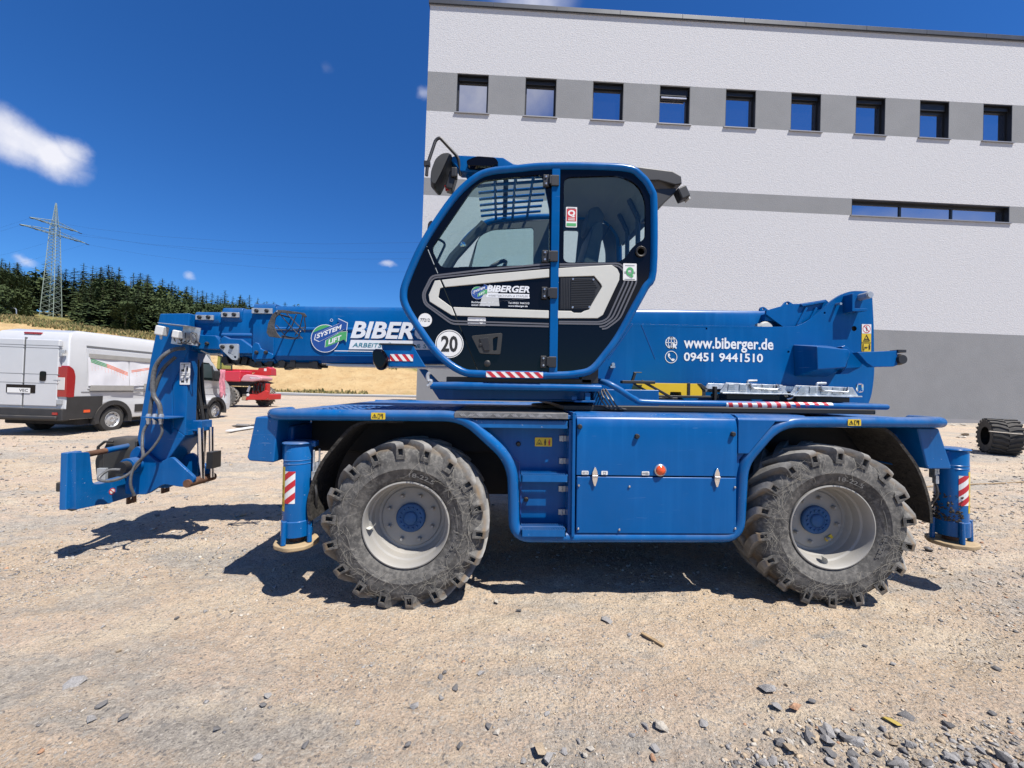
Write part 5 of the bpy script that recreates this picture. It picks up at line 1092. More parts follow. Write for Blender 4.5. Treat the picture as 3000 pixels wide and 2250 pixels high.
# ---- rear frame that carries the boom --------------------------------------------
RP = fillet([(.50, 1.40), (.50, 1.80), (.70, 2.196), (2.60, 2.196), (2.90, 2.205), (3.03, 2.27), (3.15, 2.37), (3.25, 2.47), (3.36, 2.54), (3.46, 2.569), (3.62, 2.566), (3.658, 2.52), (3.675, 2.248), (3.685, 1.743), (3.655, 1.526), (3.60, 1.40)], [.02, .05, .05, .05, .2, .06, .06, .06, .06, .06, .05, .04, .1, .1, .08, .04], 4)
hole = circ((3.477, 2.196), .026, 20)
for y0 in (3.80, 4.46):
    mb = MB(); mb.prism([tuple(p) for p in RP], y0, y0+.03, holes=[hole, circ((3.178, 2.345), .011, 10), circ((2.818, 1.955), .012, 10), circ((2.0, 2.165), .011, 10)]); 
    RF = P('rear_frame_plate', mb, 'blue', bevel=.004, smooth=30)
    if y0 == 3.80: RF1 = RF
mb = MB(); mb.box(.60, 3.58, 3.831, 4.459, 1.42, 1.52).box(3.50, 3.66, 3.831, 4.459, 1.5, 1.75); P('frame_cross_member', mb, 'blue')
strip(mb := MB(), [(1.043, 1.853), (1.274, 2.19)], .004, 3.796, 3.80); strip(mb, [(1.36, 2.19), (1.50, 1.86)], .003, 3.7975, 3.80); P('plate_seam', mb, 'navy_print', RF1)
mb = MB(); mb.cyl((3.538, 3.70, 2.506), (3.538, 3.80, 2.506), .034, n=20).cyl((3.538, 3.69, 2.506), (3.538, 3.702, 2.506), .028, n=20); P('boom_pivot_pin', mb, 'wear_plate', RF1)
mb = MB(); mb.prism([(3.365, 2.345), (3.515, 2.352), (3.515, 2.375), (3.39, 2.375), (3.39, 2.515), (3.365, 2.515)], 3.70, 3.80); P('pin_bracket', mb, 'blue', RF1, bevel=.004)
mb = MB(); mb.cyl((3.29, 3.74, 2.425), (3.29, 3.80, 2.43), .012, n=8); P('cable_stud', mb, 'steel', RF1)
mb = MB(); mb.cyl((1.085, 3.77, 1.80), (1.085, 3.80, 1.80), .016, n=10).box(1.055, 1.10, 3.76, 3.80, 1.765, 1.785); P('hook_stud', mb, 'steel', RF1)
# finned cover between the plates
W0 = [(2.631, 2.333), (2.635, 2.371), (2.793, 2.416), (2.825, 2.455), (2.854, 2.467), (2.880, 2.455), (2.905, 2.440), (2.970, 2.443), (3.241, 2.491), (3.30, 2.44), (2.95, 2.215), (2.817, 2.201)]
mb = MB(); mb.prism(W0, 3.86, 3.885, holes=[circ((2.852, 2.443), .013, 12)]); mb.box(2.64, 3.2, 3.885, 4.4, 2.27, 2.34); CV = P('cover_plate', mb, 'blue', bevel=.004)
mb = MB()
for x in (2.93, 3.03): mb.prism([(x, 2.225), (x+.035, 2.225), (x+.115, 2.40), (x+.095, 2.41)], 3.842, 3.862)
mb.prism([(2.985, 2.41), (3.22, 2.455), (3.215, 2.475), (2.97, 2.435)], 3.835, 3.862); P('cover_ribs', mb, 'blue', CV, bevel=.005)
mb = MB(); mb.prism(fillet([(2.565, 2.36), (2.575, 2.40), (2.61, 2.405), (2.66, 2.37)], .02, 3), 3.86, 3.88, holes=[circ((2.605, 2.382), .010, 10)]); P('lifting_eye', mb, 'blue', CV)
mb = MB(); mb.lathe([(0, -.03), (.06, -.03), (.075, 0), (.06, .03)], 20, (2.63, 3.87, 2.185)); mb.box(2.54, 2.62, 3.85, 3.89, 2.205, 2.235); P('sensor_drum', mb, 'trim', CV)
sticker(3.551, 3.646, 1.972, 2.241, 3.797, [('white_sticker', rect(0, 1, .66, 1))]+[('red_print', [(.5+.43*math.cos(a)*k, .83+.155*math.sin(a)*k) for a, k in ((i*.4488, 1) for i in range(14))])]+[('white_sticker', [(.5+.36*math.cos(i*.4488), .83+.125*math.sin(i*.4488)) for i in range(14)])]+[('black_print', p) for p in man(.5, .74, .19, 2.8)]+[('red_print', [(.2, .93), (.26, .945), (.8, .73), (.74, .715)])]+[('black_print', p) for p in tri(.5, .46, .16, .78, 2.6)]+[('black_print', rect(.3, .7, .44, .47)), ('black_print', rect(.0, 1, .325, .332))]+[('black_print', p) for p in man(.82, .08, .2, 2.2)]+[('black_print', rect(.3, .6, .14, .17)), ('black_print', rect(.12, .16, .06, .28)), ('black_print', rect(.12, .3, .06, .075))], RF1, 'yellow_print', 'warning_sticker')
# lettering on the plate
mb = MB(); write(mb, 'tel', 1.780, 2.562, 1.845, 1.930, 3.797); P('phone_lettering', mb, 'white_print', RF1, smooth=0)
mb = MB(); write(mb, 'www', 1.778, 2.665, 1.937, 2.080, 3.797); P('web_lettering', mb, 'white_print', RF1, smooth=0); mb = MB()
def ringp(mb, c, r, w, y, m=0): mb.prism(circ(c, r, 32), y, y+.001, holes=[circ(c, r-w, 32)], m=m)
P('dark_bore_plug', MB().lathe([(0, .02), (.0255, .02), (.0255, -.001)], 20, (3.477, 3.805, 2.196)), 'black_print', RF1)  # black plug added in the bore; its colour stands for the shade inside
c = (1.655, 2.022); ringp(mb, c, .058, .008, 3.797); 
for k in (-.5, 0, .5): mb.prism([(c[0]-.05*math.cos(abs(k)), c[1]+k*.07-.003), (c[0]+.05*math.cos(abs(k)), c[1]+k*.07-.003), (c[0]+.05*math.cos(abs(k)), c[1]+k*.07+.003), (c[0]-.05*math.cos(abs(k)), c[1]+k*.07+.003)], 3.797, 3.798)
strip(mb, [(c[0], c[1]-.056), (c[0], c[1]+.056)], .006, 3.797, 3.798)
for s in (-1, 1): strip(mb, [(c[0]+s*.03*math.sin(R(a)), c[1]-.056*math.cos(R(a))) for a in range(0, 181, 20)], .006, 3.797, 3.798)
mb.prism([(c[0]+.01, c[1]-.002), (c[0]+.058, c[1]-.022), (c[0]+.038, c[1]-.030), (c[0]+.055, c[1]-.052), (c[0]+.046, c[1]-.060), (c[0]+.030, c[1]-.038), (c[0]+.018, c[1]-.05)], 3.7955, 3.7965)
c = (1.655, 1.882); ringp(mb, c, .060, .006, 3.797); mb.prism([(c[0]-.032, c[1]+.032), (c[0]-.016, c[1]+.036), (c[0]-.010, c[1]+.014), (c[0]-.020, c[1]+.006), (c[0]+.006, c[1]-.022), (c[0]+.016, c[1]-.012), (c[0]+.036, c[1]-.020), (c[0]+.030, c[1]-.036), (c[0]+.012, c[1]-.040), (c[0]-.030, c[1]+.004)], 3.797, 3.798)
P('contact_symbols', mb, 'white_print', RF1, smooth=0)
# boxed bracket with lamp arm
mb = MB(); A = [(2.86, 3.80, 2.025), (3.19, 3.80, 2.025), (3.37, 3.80, 1.86), (3.20, 3.80, 1.715), (2.88, 3.80, 1.715)]; B = [(2.905, 3.56, 1.985), (3.20, 3.56, 1.962), (3.225, 3.56, 1.945), (3.18, 3.56, 1.795), (2.915, 3.56, 1.772)]; mb.loft(A, B); P('lamp_box', mb, 'blue', RF1, bevel=.008)
mb = MB(); mb.prism([(3.17, 1.99), (3.21, 2.005), (3.28, 1.95), (3.40, 1.86), (3.36, 1.80), (3.24, 1.74), (3.16, 1.735), (3.22, 1.80), (3.24, 1.90), (3.22, 1.95)], 3.60, 3.66); P('arm_hinge_plate', mb, 'blue', RF1, bevel=.005)
mb = MB(); mb.prism([(3.225, 1.930), (3.625, 1.955), (3.625, 1.93), (3.60, 1.93), (3.60, 1.82), (3.56, 1.805), (3.37, 1.799), (3.312, 1.836)], 3.49, 3.55); P('lamp_arm', mb, 'blue', RF1, bevel=.005)
mb = MB(); mb.lathe([(0, 0), (.04, 0), (.05, .03), (.05, .10), (0, .11)], 20, (3.63, 3.47, 1.872)); mb.box(3.595, 3.67, 3.48, 3.56, 1.935, 1.96); P('rear_lamp', mb, 'black_plastic', RF1)
# ---- bumper tube round the engine side ----------------------------------------------
bp_ = [(.78, 3.16, 1.625), (.82, 3.03, 1.608), (.90, 3.0, 1.565), (1.03, 3.0, 1.487), (1.14, 3.0, 1.465), (1.8, 3.0, 1.463), (2.9, 3.0, 1.456), (2.99, 3.02, 1.456), (3.035, 3.08, 1.456), (3.04, 3.3, 1.456), (3.04, 4.7, 1.456)]
mb = MB(); mb.tube(catmull([Vector(p) for p in bp_], 5), .0225, 12); BT = P('bumper_tube', mb, 'blue_worn')
mb = MB(); n = 9; aa = np.linspace(R(-10), R(190), n); x0, x1 = 1.73, 2.565
def wrapx(xa, xb, lean, m, rr=.0232):
    mb.add([((xa if k == 0 else xb)+lean*(i/(n-1)), 3.0-rr*math.sin(a), 1.4605+rr*math.cos(a)*1.0) for k in (0, 1) for i, a in enumerate(aa)], [(i, i+1, n+i+1, n+i) for i in range(n-1)], m)
wrapx(x0, x1, 0, 0)
for i in range(11): wrapx(x0+.075*i, x0+.075*i+.034, .03, 1, .0236)
P('stripe_film', mb, ['white_sticker', 'red_print'], BT, smooth=40)
# things bolted under it: hoses and small brackets near the cab
for k in range(4):
    mb = MB(); mb.tube(catmull([Vector(q) for q in ((.80+.02*k, 3.2, 1.56), (.78+.03*k, 3.08, 1.50), (.83+.03*k, 3.05, 1.42), (.90+.05*k, 3.12, 1.40))], 5), .007, 6); P('hydraulic_hose', mb, 'hose_light' if k == 1 else 'hose')
mb = MB(); mb.box(.58, .74, 3.04, 3.12, 1.455, 1.47).box(.66, .70, 3.04, 3.1, 1.47, 1.53).box(.56, .60, 3.06, 3.1, 1.47, 1.50); P('swivel_bracket', mb, 'blue', bevel=.003)
mb = MB(); mb.obox((1.32, 3.30, 1.565), (.30, .02, .02), (0, R(28), 0)).obox((1.27, 3.32, 1.535), (.32, .02, .016), (0, R(28), 0)).box(1.02, 1.30, 3.28, 3.34, 1.61, 1.635).obox((1.12, 3.3, 1.66), (.02, .03, .09), (0, R(18), 0)).box(1.12, 1.19, 3.29, 3.32, 1.70, 1.708).box(.98, 1.5, 3.3, 3.6, 1.43, 1.50); P('beacon_bracket', mb, 'black_metal', bevel=.004)

# ---- telescopic boom -------------------------------------------------------------------
def section(x0, x1, y0, y1, z0, z1, rise, crease=None):
    """tube of the boom: rounded lower edge, a crease pressed into the side"""
    c = .045; pr = [(y0+c*.5, z1), (y0+.012, z1-.012), (y0, z1-c)]
    if crease: zc = crease; pr += [(y0, zc+.022), (y0-.010, zc+.010), (y0-.010, zc-.004), (y0, zc-.016)]
    pr += [(y0, z0+.07), (y0+.02, z0+.03), (y0+.06, z0)]; pr = pr+[(y0+y1-a, b) for a, b in pr[::-1]]
    mb = MB(); mb.loft([(x0, a, b+rise*x0) for a, b in pr], [(x1, a, b+rise*x1) for a, b in pr]); return mb
RI = .0125
BOOM = P('boom', section(-2.40, 3.45, 3.95, 4.35, 1.795, 2.352, RI, 2.122), 'blue', smooth=25)
mb = section(-2.405, -2.20, 3.938, 4.362, 1.79, 2.372, RI); P('front_collar', mb, 'blue', BOOM, bevel=.006)
mb = section(-2.72, -2.38, 3.968, 4.332, 1.83, 2.322, RI, 2.06); P('second_section', mb, 'blue', BOOM, bevel=.004, smooth=25); mb = section(-2.715, -2.52, 3.955, 4.345, 2.15, 2.332, RI); P('second_collar', mb, 'blue', BOOM, bevel=.008)
mb = section(-3.0, -2.70, 3.985, 4.315, 1.89, 2.285, RI); P('third_section', mb, 'blue', BOOM, bevel=.004, smooth=25); mb = section(-2.985, -2.745, 3.970, 4.33, 2.12, 2.292, RI); P('third_collar', mb, 'blue', BOOM, bevel=.008)
# lower slide housings with their stepped outline
for pl, y in (([(-2.975, 1.885), (-2.975, 2.00), (-2.945, 2.045), (-2.92, 2.025), (-2.76, 2.022), (-2.725, 1.97), (-2.725, 1.885)], 3.945), ([(-2.705, 1.84), (-2.705, 1.99), (-2.675, 2.02), (-2.62, 1.995), (-2.51, 1.99), (-2.40, 1.915), (-2.40, 1.85)], 3.930), ([(-2.40, 1.79), (-2.40, 1.93), (-2.375, 1.962), (-2.34, 1.955), (-2.315, 1.90), (-2.20, 1.85), (-2.20, 1.80)], 3.925)):
    mb = MB(); mb.prism(pl, y, 4.02); P('slide_housing', mb, 'blue', BOOM, bevel=.010)
for x0, x1, z0, z1, y in ((-2.960, -2.794, 2.172, 2.219, 3.958), (-2.708, -2.541, 2.200, 2.250, 3.944), (-2.407, -2.215, 2.240, 2.292, 3.926)):
    mb = MB(); mb.box(x0, x1, y-.010, y+.01, z0, z1); W = P('wear_pad_plate', mb, 'wear_plate', BOOM, bevel=.003); w = x1-x0; bolts([(x0+w*.26, z0+.024), (x0+w*.76, z0+.026)], (.019, .022, 'black_metal'), BOOM, y-.010)
mb = MB(); mb.prism(fillet([(-2.700, 1.936), (-2.524, 1.941), (-2.520, 1.80), (-2.535, 1.783), (-2.575, 1.786), (-2.695, 1.90)], .015, 3), 3.908, 3.930, holes=[circ((-2.548, 1.812), .012, 12)]); P('chain_anchor_plate', mb, 'wear_plate', BOOM, bevel=.003)
bolts([(-2.920, 1.937), (-2.836, 1.939)], (.019, .022, 'black_metal'), BOOM, 3.945); bolts([(-2.663, 1.908), (-2.578, 1.910)], (.019, .022, 'black_metal'), BOOM, 3.908); bolts([(-2.353, 1.861), (-2.264, 1.863)], (.019, .022, 'black_metal'), BOOM, 3.925)
mb = MB(); rr_ = random.Random(9)
for i in range(26): x = -2.72+.036*i; mb.obox((x, 4.02+.08*rr_.random(), 1.772-.025*rr_.random()+.02*(x < -2.5)), (.05, .10, .05+.03*rr_.random()), (0, rr_.uniform(-.4, .4), 0))
mb.tube([(-2.75, 4.1, 1.83), (-2.4, 4.1, 1.75), (-1.75, 4.1, 1.745)], .018, 6).box(-2.15, -1.88, 3.98, 4.2, 1.725, 1.775).box(-1.90, -1.72, 4.02, 4.08, 1.752, 1.765).cyl((-2.13, 3.96, 1.755), (-2.13, 4.2, 1.755), .032, n=14); P('chain_and_hoses', mb, 'black_metal', BOOM)
mb = MB(); mb.box(-1.72, 0.2, 4.0, 4.3, 1.752, 1.770); P('boom_underplate', mb, 'wear_plate', BOOM)
mb = MB(); mb.tube(catmull([Vector(q) for q in ((-2.9, 3.95, 1.87), (-2.8, 3.93, 1.84), (-2.70, 3.95, 1.85))], 5), .006, 5); P('loose_cable', mb, 'hose_light', BOOM)
# brand lettering on the boom side
mb = MB(); y = 3.9395-.001; systemlift(mb, -1.852, 1.878, .355, y, 0, 1, 2); z0, z1 = 2.020, 2.190
write(mb, 'biberger', -1.466, -.40, z0, z1, y-.0005, 0); mb.prism([(-1.480, 1.912), (-.42, 1.925), (-.40, 2.010), (-1.462, 2.004)], y, y+.001, m=0); write(mb, 'arbeit', -1.445, -.47, 1.934, 1.986, y-.002, 3); mb.prism([(-1.62, 1.890), (-1.0, 1.893), (-1.0, 1.901), (-1.615, 1.898)], y, y+.001, m=0)
ringp(mb, (-1.652, 2.193), .014, .003, y, 0)
P('brand_lettering', mb, ['white_print', 'green_print', 'navy_print', 'teal_print'], BOOM, smooth=0)
# curved guard with a torn net
mb = MB(); gp_ = [(-2.045, 2.238), (-2.09, 2.195), (-2.125, 2.11), (-2.137, 2.03), (-2.115, 1.993), (-2.06, 1.985), (-2.005, 1.980), (-2.045, 2.03), (-2.070, 2.09), (-2.058, 2.165), (-2.012, 2.215), (-1.93, 2.205), (-1.838, 2.206), (-1.785, 2.172), (-1.78, 2.19), (-1.80, 2.215), (-1.90, 2.228), (-1.98, 2.238)]
mb.prism(gp_, 3.70, 3.712); GD = P('cable_guard', mb, 'rubber_mat', BOOM, bevel=.003); bolts([(-2.045, 2.222)], (.009, .008, 'steel'), BOOM, 3.70)
mb = MB()
for a, b in (((-2.03, 2.20), (-1.86, 1.99)), ((-1.97, 2.21), (-1.84, 2.06)), ((-2.06, 2.10), (-1.99, 1.985)), ((-1.88, 2.20), (-2.02, 2.03)), ((-1.82, 2.20), (-1.93, 2.02)), ((-2.03, 1.99), (-1.86, 2.0)), ((-2.06, 2.06), (-1.83, 2.10)), ((-1.81, 2.19), (-1.84, 2.05)), ((-1.84, 2.05), (-1.93, 1.99))):
    A_, B_ = Vector((a[0], 3.72, a[1])), Vector((b[0], 3.80, b[1])); mb.tube([A_, (A_+B_)/2+Vector((0, .02, -.012)), B_], .005, 5)
P('guard_net', mb, 'hose', BOOM)
for q in ((-2.04, 2.2), (-2.0, 2.0)): P('guard_stay', MB().cyl((q[0], 3.71, q[1]), (q[0], 3.95, q[1]+.01), .008, n=6), 'black_metal', BOOM)
# ---- boom head ----------------------------------------------------------------------------
HP = [(-3.255, 2.215), (-2.98, 2.225), (-2.978, 1.90), (-2.90, 1.84), (-2.985, 1.02), (-3.20, .74), (-3.35, .72), (-3.437, 1.02), (-3.398, 1.304), (-3.333, 1.782)]
mb = MB(); mb.prism([(-3.255, 2.215), (-2.98, 2.225), (-2.978, 1.88), (-3.12, 1.53), (-3.10, 1.13), (-2.99, 1.05), (-3.20, .74), (-3.35, .72), (-3.437, 1.02), (-3.398, 1.304), (-3.333, 1.782)], 3.90, 4.15); HD = P('boom_head', mb, 'blue', bevel=.010)
mb = MB(); mb.loft([(-2.978, 3.90, 1.88), (-3.12, 3.90, 1.53), (-3.10, 3.90, 1.13), (-2.99, 3.90, 1.05)], [(-2.975, 4.02, 1.86), (-3.04, 4.02, 1.53), (-3.02, 4.02, 1.13), (-2.98, 4.02, 1.05)]); mb.box(-3.12, -3.05, 4.02, 4.14, 1.05, 1.86); P('head_rear_web', mb, 'blue', HD, bevel=.006)
mb = MB(); mb.prism([(-3.235, 1.245), (-3.0, 1.238), (-3.0, 1.228), (-3.235, 1.235)], 3.70, 3.90); mb.prism([(3.70, 1.235), (3.90, 1.235), (3.90, 1.06)], -3.13, -3.12, 'X'); P('hose_bracket', mb, 'blue', HD)
def hose(pts, r, m, parent, rib=False, k=8):
    c = catmull([Vector(p) for p in pts], k); rr = [r*(1+(.12 if rib and i % 2 else 0)) for i in range(len(c))]; mb = MB(); mb.tube(c, rr, 10); return P('hydraulic_hose', mb, m, parent, smooth=60)
hose([(-2.985, 3.86, 1.885), (-3.03, 3.78, 1.86), (-3.09, 3.74, 1.79), (-3.15, 3.74, 1.69), (-3.168, 3.74, 1.56), (-3.156, 3.74, 1.44), (-3.105, 3.74, 1.35), (-3.089, 3.74, 1.245)], .017, 'hose_light', HD, True, 14)
hose([(-3.05, 3.84, 1.80), (-3.13, 3.80, 1.68), (-3.18, 3.78, 1.50), (-3.187, 3.75, 1.36), (-3.195, 3.75, 1.245)], .016, 'hose', HD)
for x in (-3.195, -3.140, -3.085): P('hose_coupling', MB().tube([(x, 3.74, 1.27), (x, 3.74, 1.255), (x, 3.74, 1.215), (x, 3.74, 1.205), (x, 3.74, 1.175)], [.016, .021, .021, .016, .016], 8), 'galv', HD)
hose([(-3.205, 3.74, 1.18), (-3.225, 3.72, 1.10), (-3.195, 3.68, .98), (-3.175, 3.66, .88), (-3.235, 3.60, .75), (-3.34, 3.55, .70), (-3.45, 3.56, .715), (-3.43, 3.62, .775), (-3.36, 3.66, .775)], .012, 'hose_light', HD)
hose([(-3.085, 3.74, 1.18), (-3.07, 3.73, 1.09), (-3.11, 3.68, .96), (-3.20, 3.62, .82), (-3.20, 3.58, .68), (-3.18, 3.6, .56)], .011, 'hose', HD)
sticker(-3.050, -2.955, 1.540, 1.750, 3.895, [('black_print', rect(.04, .96, .495, .505))]+[('black_print', q) for b in (0, .5) for q in ([(.14, b+.10), (.40, b+.10), (.36, b+.20), (.14, b+.18)], rect(.38, .44, b+.1, b+.42), [(.12, b+.41), (.9, b+.44), (.9, b+.455), (.12, b+.425)], *man(.72, b+.10, .24, 1.9))], HD, name='pictogram_sticker')
mb = MB(); mb.obox((-2.99, 3.80, 2.09), (.27, .16, .006), (0, R(5), 0)).obox((-2.90, 3.82, 2.0), (.16, .006, .17), (0, R(8), 0)).obox((-3.02, 3.82, 1.98), (.10, .006, .13), (0, R(8), 0)); JB = P('lamp_bracket', mb, 'galv', HD)
for x, z, s in ((-3.10, 2.03, .075), (-2.955, 2.0, .062)): mb = MB(); mb.obox((x, 3.74, z), (s, .07, s*1.15), (0, R(10), 0)).obox((x-.005, 3.74, z-.055), (.02, .02, .05)); P('work_lamp', mb, 'lamp_white', HD, bevel=.01)
mb = MB()
for k in range(5): mb.tube(catmull([Vector(q) for q in ((-3.02+.05*k, 3.78, 2.02), (-3.0+.05*k, 3.76, 1.95), (-2.97+.045*k, 3.79, 1.92), (-2.93+.02*k, 3.82, 1.96))], 4), .005, 5)
mb.tube(catmull([Vector(q) for q in ((-2.88, 3.8, 2.03), (-2.84, 3.8, 2.0), (-2.85, 3.82, 1.94), (-2.90, 3.85, 1.92))], 4), .006, 5); P('lamp_wiring', mb, 'hose', HD)
# dark hose bundle and tilt cylinder behind the head
mb = MB()
for k, (x, y_) in enumerate(((-3.07, 4.10), (-3.03, 4.16), (-3.01, 4.08), (-3.05, 4.05))): mb.tube(catmull([Vector(q) for q in ((x-.02, y_, 1.80), (x+.0, y_, 1.5), (x+.05, y_, 1.2), (x+.06, y_, 1.08))], 4), .018, 7)
mb.box(-3.08, -2.97, 4.05, 4.18, 1.30, 1.33); P('hose_bundle', mb, 'black_metal', HD)
mb = MB(); mb.box(-3.02, -2.90, 3.98, 4.13, 1.085, 1.19); P('cylinder_mount', mb, 'blue', HD, bevel=.008)
mb = MB(); mb.cyl((-2.925, 4.0, 1.12), (-2.90, 4.0, .62), .028, n=14).cyl((-2.875, 4.08, 1.12), (-2.86, 4.08, .62), .022, n=12); P('tilt_cylinder', mb, 'chrome', HD)
mb = MB(); mb.box(-2.86, -2.80, 4.0, 4.12, .72, .88).cyl((-2.97, 4.1, 1.1), (-2.98, 4.1, .66), .03, n=10); P('cylinder_guard', mb, 'black_metal', HD)
# ---- fork carriage ---------------------------------------------------------------------------
XC = -3.62
cp = fillet([(3.475, .955), (3.590, .940), (3.625, .655), (3.68, .640), (4.05, .650), (4.40, .66), (4.58, .640), (4.62, .940), (4.73, .955), (4.73, .46), (4.20, .445), (3.73, .440), (3.70, .452), (3.490, .470)], [.004, .02, .05, .05, .02, .05, .05, .02, .01, .02, .05, .02, .02, .01], 4)
mb = MB(); mb.prism([tuple(p) for p in cp], XC-.035, XC+.06, 'X'); CR = P('fork_carriage', mb, 'blue_worn', bevel=.014)
mb = MB(); mb.box(XC-.045, XC+.012, 3.455, 3.575, .475, .955); P('carriage_end_plate', mb, 'blue_worn', CR, bevel=.008)
mb = MB(); mb.tube([(XC+.03, 3.58, .918), (XC+.03, 3.80, .925), (XC+.03, 4.0, .935)], [.026, .026, .026], 12); FS = P('fork_shaft', mb, 'rust', CR); P('fork_shaft_collar', MB().tube([(XC+.03, 3.76, .924), (XC+.03, 4.0, .936), (XC+.03, 4.01, .936)], [.027, .027, .02], 12), 'blue_worn', CR)
mb = MB(); mb.box(XC-.105, XC-.045, 3.48, 3.56, .62, .70); P('fork_stop', mb, 'charcoal', CR, bevel=.01); mb = MB(); mb.tube([(XC-.05+.008*i, 3.49+.012*i, .53-.07*math.sin(i/9*3.14)) for i in range(10)], .018, 8); P('fork_hook', mb, 'black_metal', CR)
mb = MB(); mb.prism(circ((3.80, .545), .030, 20), XC+.0605, XC+.062, 'X'); mb.prism(circ((3.80, .545), .022, 20), XC+.062, XC+.0626, 'X', m=1); mb.prism([(3.78, .558), (3.785, .564), (3.82, .532), (3.815, .526)], XC+.0626, XC+.0632, 'X', m=0); P('no_riding_sticker', mb, ['red_print', 'white_sticker'], CR, smooth=0)
for y_ in (4.02, 4.42): mb = MB(); mb.prism([(y_, .36), (y_+.09, .36), (y_+.09, .45), (y_, .45)], XC-.01, XC+.01, 'X', holes=[circ((y_+.04, .41), .016, 10)]); P('fork_lug', mb, 'rust', CR)
# black winch box hanging on the carriage
mb = MB(); mb.prism(fillet([(3.95, .60), (3.95, .90), (4.0, 1.01), (4.22, 1.01), (4.26, .95), (4.26, .60)], .03, 3), -3.80, -3.46, 'X'); WB = P('coupler_housing', mb, 'charcoal', bevel=.015)
mb = MB(); mb.prism(fillet([(-3.90, .62), (-3.92, .80), (-3.86, .90), (-3.72, .93), (-3.70, .62)], .04, 3), 4.0, 4.2); mb.tube([(-3.70, 3.95, .98), (-3.78, 3.95, .98), (-3.84, 3.95, .93), (-3.84, 3.95, .86)], .014, 6); P('coupler_nose', mb, 'charcoal', WB, bevel=.01)
mb = MB(); mb.box(-3.82, -3.74, 3.92, 3.95, .62, .73); P('rating_plate', mb, 'wear_plate', WB, bevel=.003); mb = MB(); mb.cyl((-3.47, 3.94, .99), (-3.46, 3.94, .78), .016, n=8).cyl((-3.55, 3.94, .74), (-3.55, 3.94, .64), .022, n=8); P('locking_pin', mb, 'charcoal', WB)
# pivot brackets that join head and carriage
for y_ in (3.86, 4.10):
    mb = MB(); mb.prism(fillet([(-3.50, .60), (-3.46, .90), (-3.40, .96), (-3.20, .80), (-3.08, .86), (-2.86, .66), (-2.90, .575), (-3.0, .575), (-3.15, .60), (-3.3, .50), (-3.5, .50)], .03, 3), y_, y_+.035); P('coupler_plate', mb, 'blue', bevel=.006)
mb = MB(); mb.cyl((-3.40, 3.70, .78), (-3.40, 4.2, .78), .055, n=20); P('coupler_pin', mb, 'black_metal'); mb = MB(); mb.cyl((-3.40, 3.76, .78), (-3.40, 3.86, .78), .075, n=20); P('coupler_bush', mb, 'blue', bevel=.006)
mb = MB(); mb.cyl((-2.92, 3.84, .61), (-2.90, 4.16, .61), .038, n=14); P('cylinder_pin', mb, 'rust')
# ---- loose gear lying on the turret -------------------------------------------------------------
def placed(name, label, cat, base):
    return thing(name, label, cat, base, (0, -TILT, 0), loc=machine_point(*base))
YC = placed('yellow_case', 'flat yellow plastic case with a black strap on the turret', 'case', (1.55, 3.62, 1.50))
mb = MB(); mb.prism(fillet([(1.24, 1.52), (1.27, 1.61), (1.30, 1.622), (1.78, 1.622), (1.81, 1.56), (1.81, 1.515), (1.62, 1.515), (1.62, 1.545), (1.52, 1.545), (1.52, 1.515)], .01, 3), 3.50, 3.75); P('case_body', mb, 'yellow', YC, bevel=.008)
mb = MB(); mb.prism([(1.765, 1.625), (1.80, 1.625), (1.865, 1.575), (1.815, 1.572)], 3.495, 3.755).box(1.80, 1.845, 3.505, 3.745, 1.515, 1.572); P('case_end', mb, 'charcoal', YC, bevel=.004); mb = MB(); mb.box(1.675, 1.70, 3.494, 3.756, 1.50, 1.628); P('strap', mb, 'black_plastic', YC, bevel=.002); mb = MB(); mb.box(1.2, 1.9, 3.48, 3.77, 1.495, 1.515); P('case_foot', mb, 'black_plastic', YC, bevel=.004)
mb = MB(); mb.box(1.90, 1.925, 3.46, 3.5, 1.43, 1.60).cyl((1.93, 3.47, 1.495), (1.93, 3.47, 1.53), .014, n=8); P('stake', mb, 'black_metal', TH, bevel=.003)
def platform(x0, x1, z, label):
    g = placed('steel_platform', label, 'platform', ((x0+x1)/2, 3.6, z-.14)); w = x1-x0
    mb = MB(); mb.prism([(x0-.05, z-.075), (x0, z), (x1, z-.012), (x1+.05, z-.085), (x1+.05, z-.095), (x0-.05, z-.085)], 3.44, 3.452).prism([(x0-.05, z-.075), (x0, z), (x1, z-.012), (x1+.05, z-.085), (x1+.05, z-.095), (x0-.05, z-.085)], 3.74, 3.752).box(x0, x1, 3.452, 3.74, z-.06, z-.052).box(x0-.05, x1+.05, 3.40, 3.445, z-.098, z-.086); P('channel', mb, 'galv', g, bevel=.003)
    for k in range(5): a = x0+w*(k+.2)/5; P('web_plate', MB().prism([(a, z-.012), (a+w*.10, z-.012), (a+w*.115, z-.07), (a-w*.01, z-.07)], 3.432, 3.441), 'steel', g, bevel=.002)
    mb = MB(); mb.tube(fillet([(x0+w*.42, 3.43, z+.0), (x0+w*.44, 3.42, z-.045), (x0+w*.88, 3.42, z-.055), (x0+w*.9, 3.43, z-.01)], .02, 4, closed=False), .008, 8); P('handle', mb, 'galv', g)
    mb = MB(); mb.tube(fillet([(x0+w*.45, 3.5, z-.03), (x0+w*.46, 3.5, z+.022), (x0+w*.62, 3.5, z+.024)], .015, 4, closed=False), .011, 8); P('grip', mb, 'galv', g)
    mb = MB(); mb.box(x0+.02, x1-.01, 3.46, 3.73, z-.145, z-.10); P('foot_block', mb, 'black_metal', g, bevel=.004); return g
platform(1.99, 2.50, 1.634, 'galvanised steel step platform on the turret behind the striped tube, nearer the yellow case'); g = platform(2.62, 3.14, 1.622, 'galvanised steel step platform on the turret with a ring at its right end')
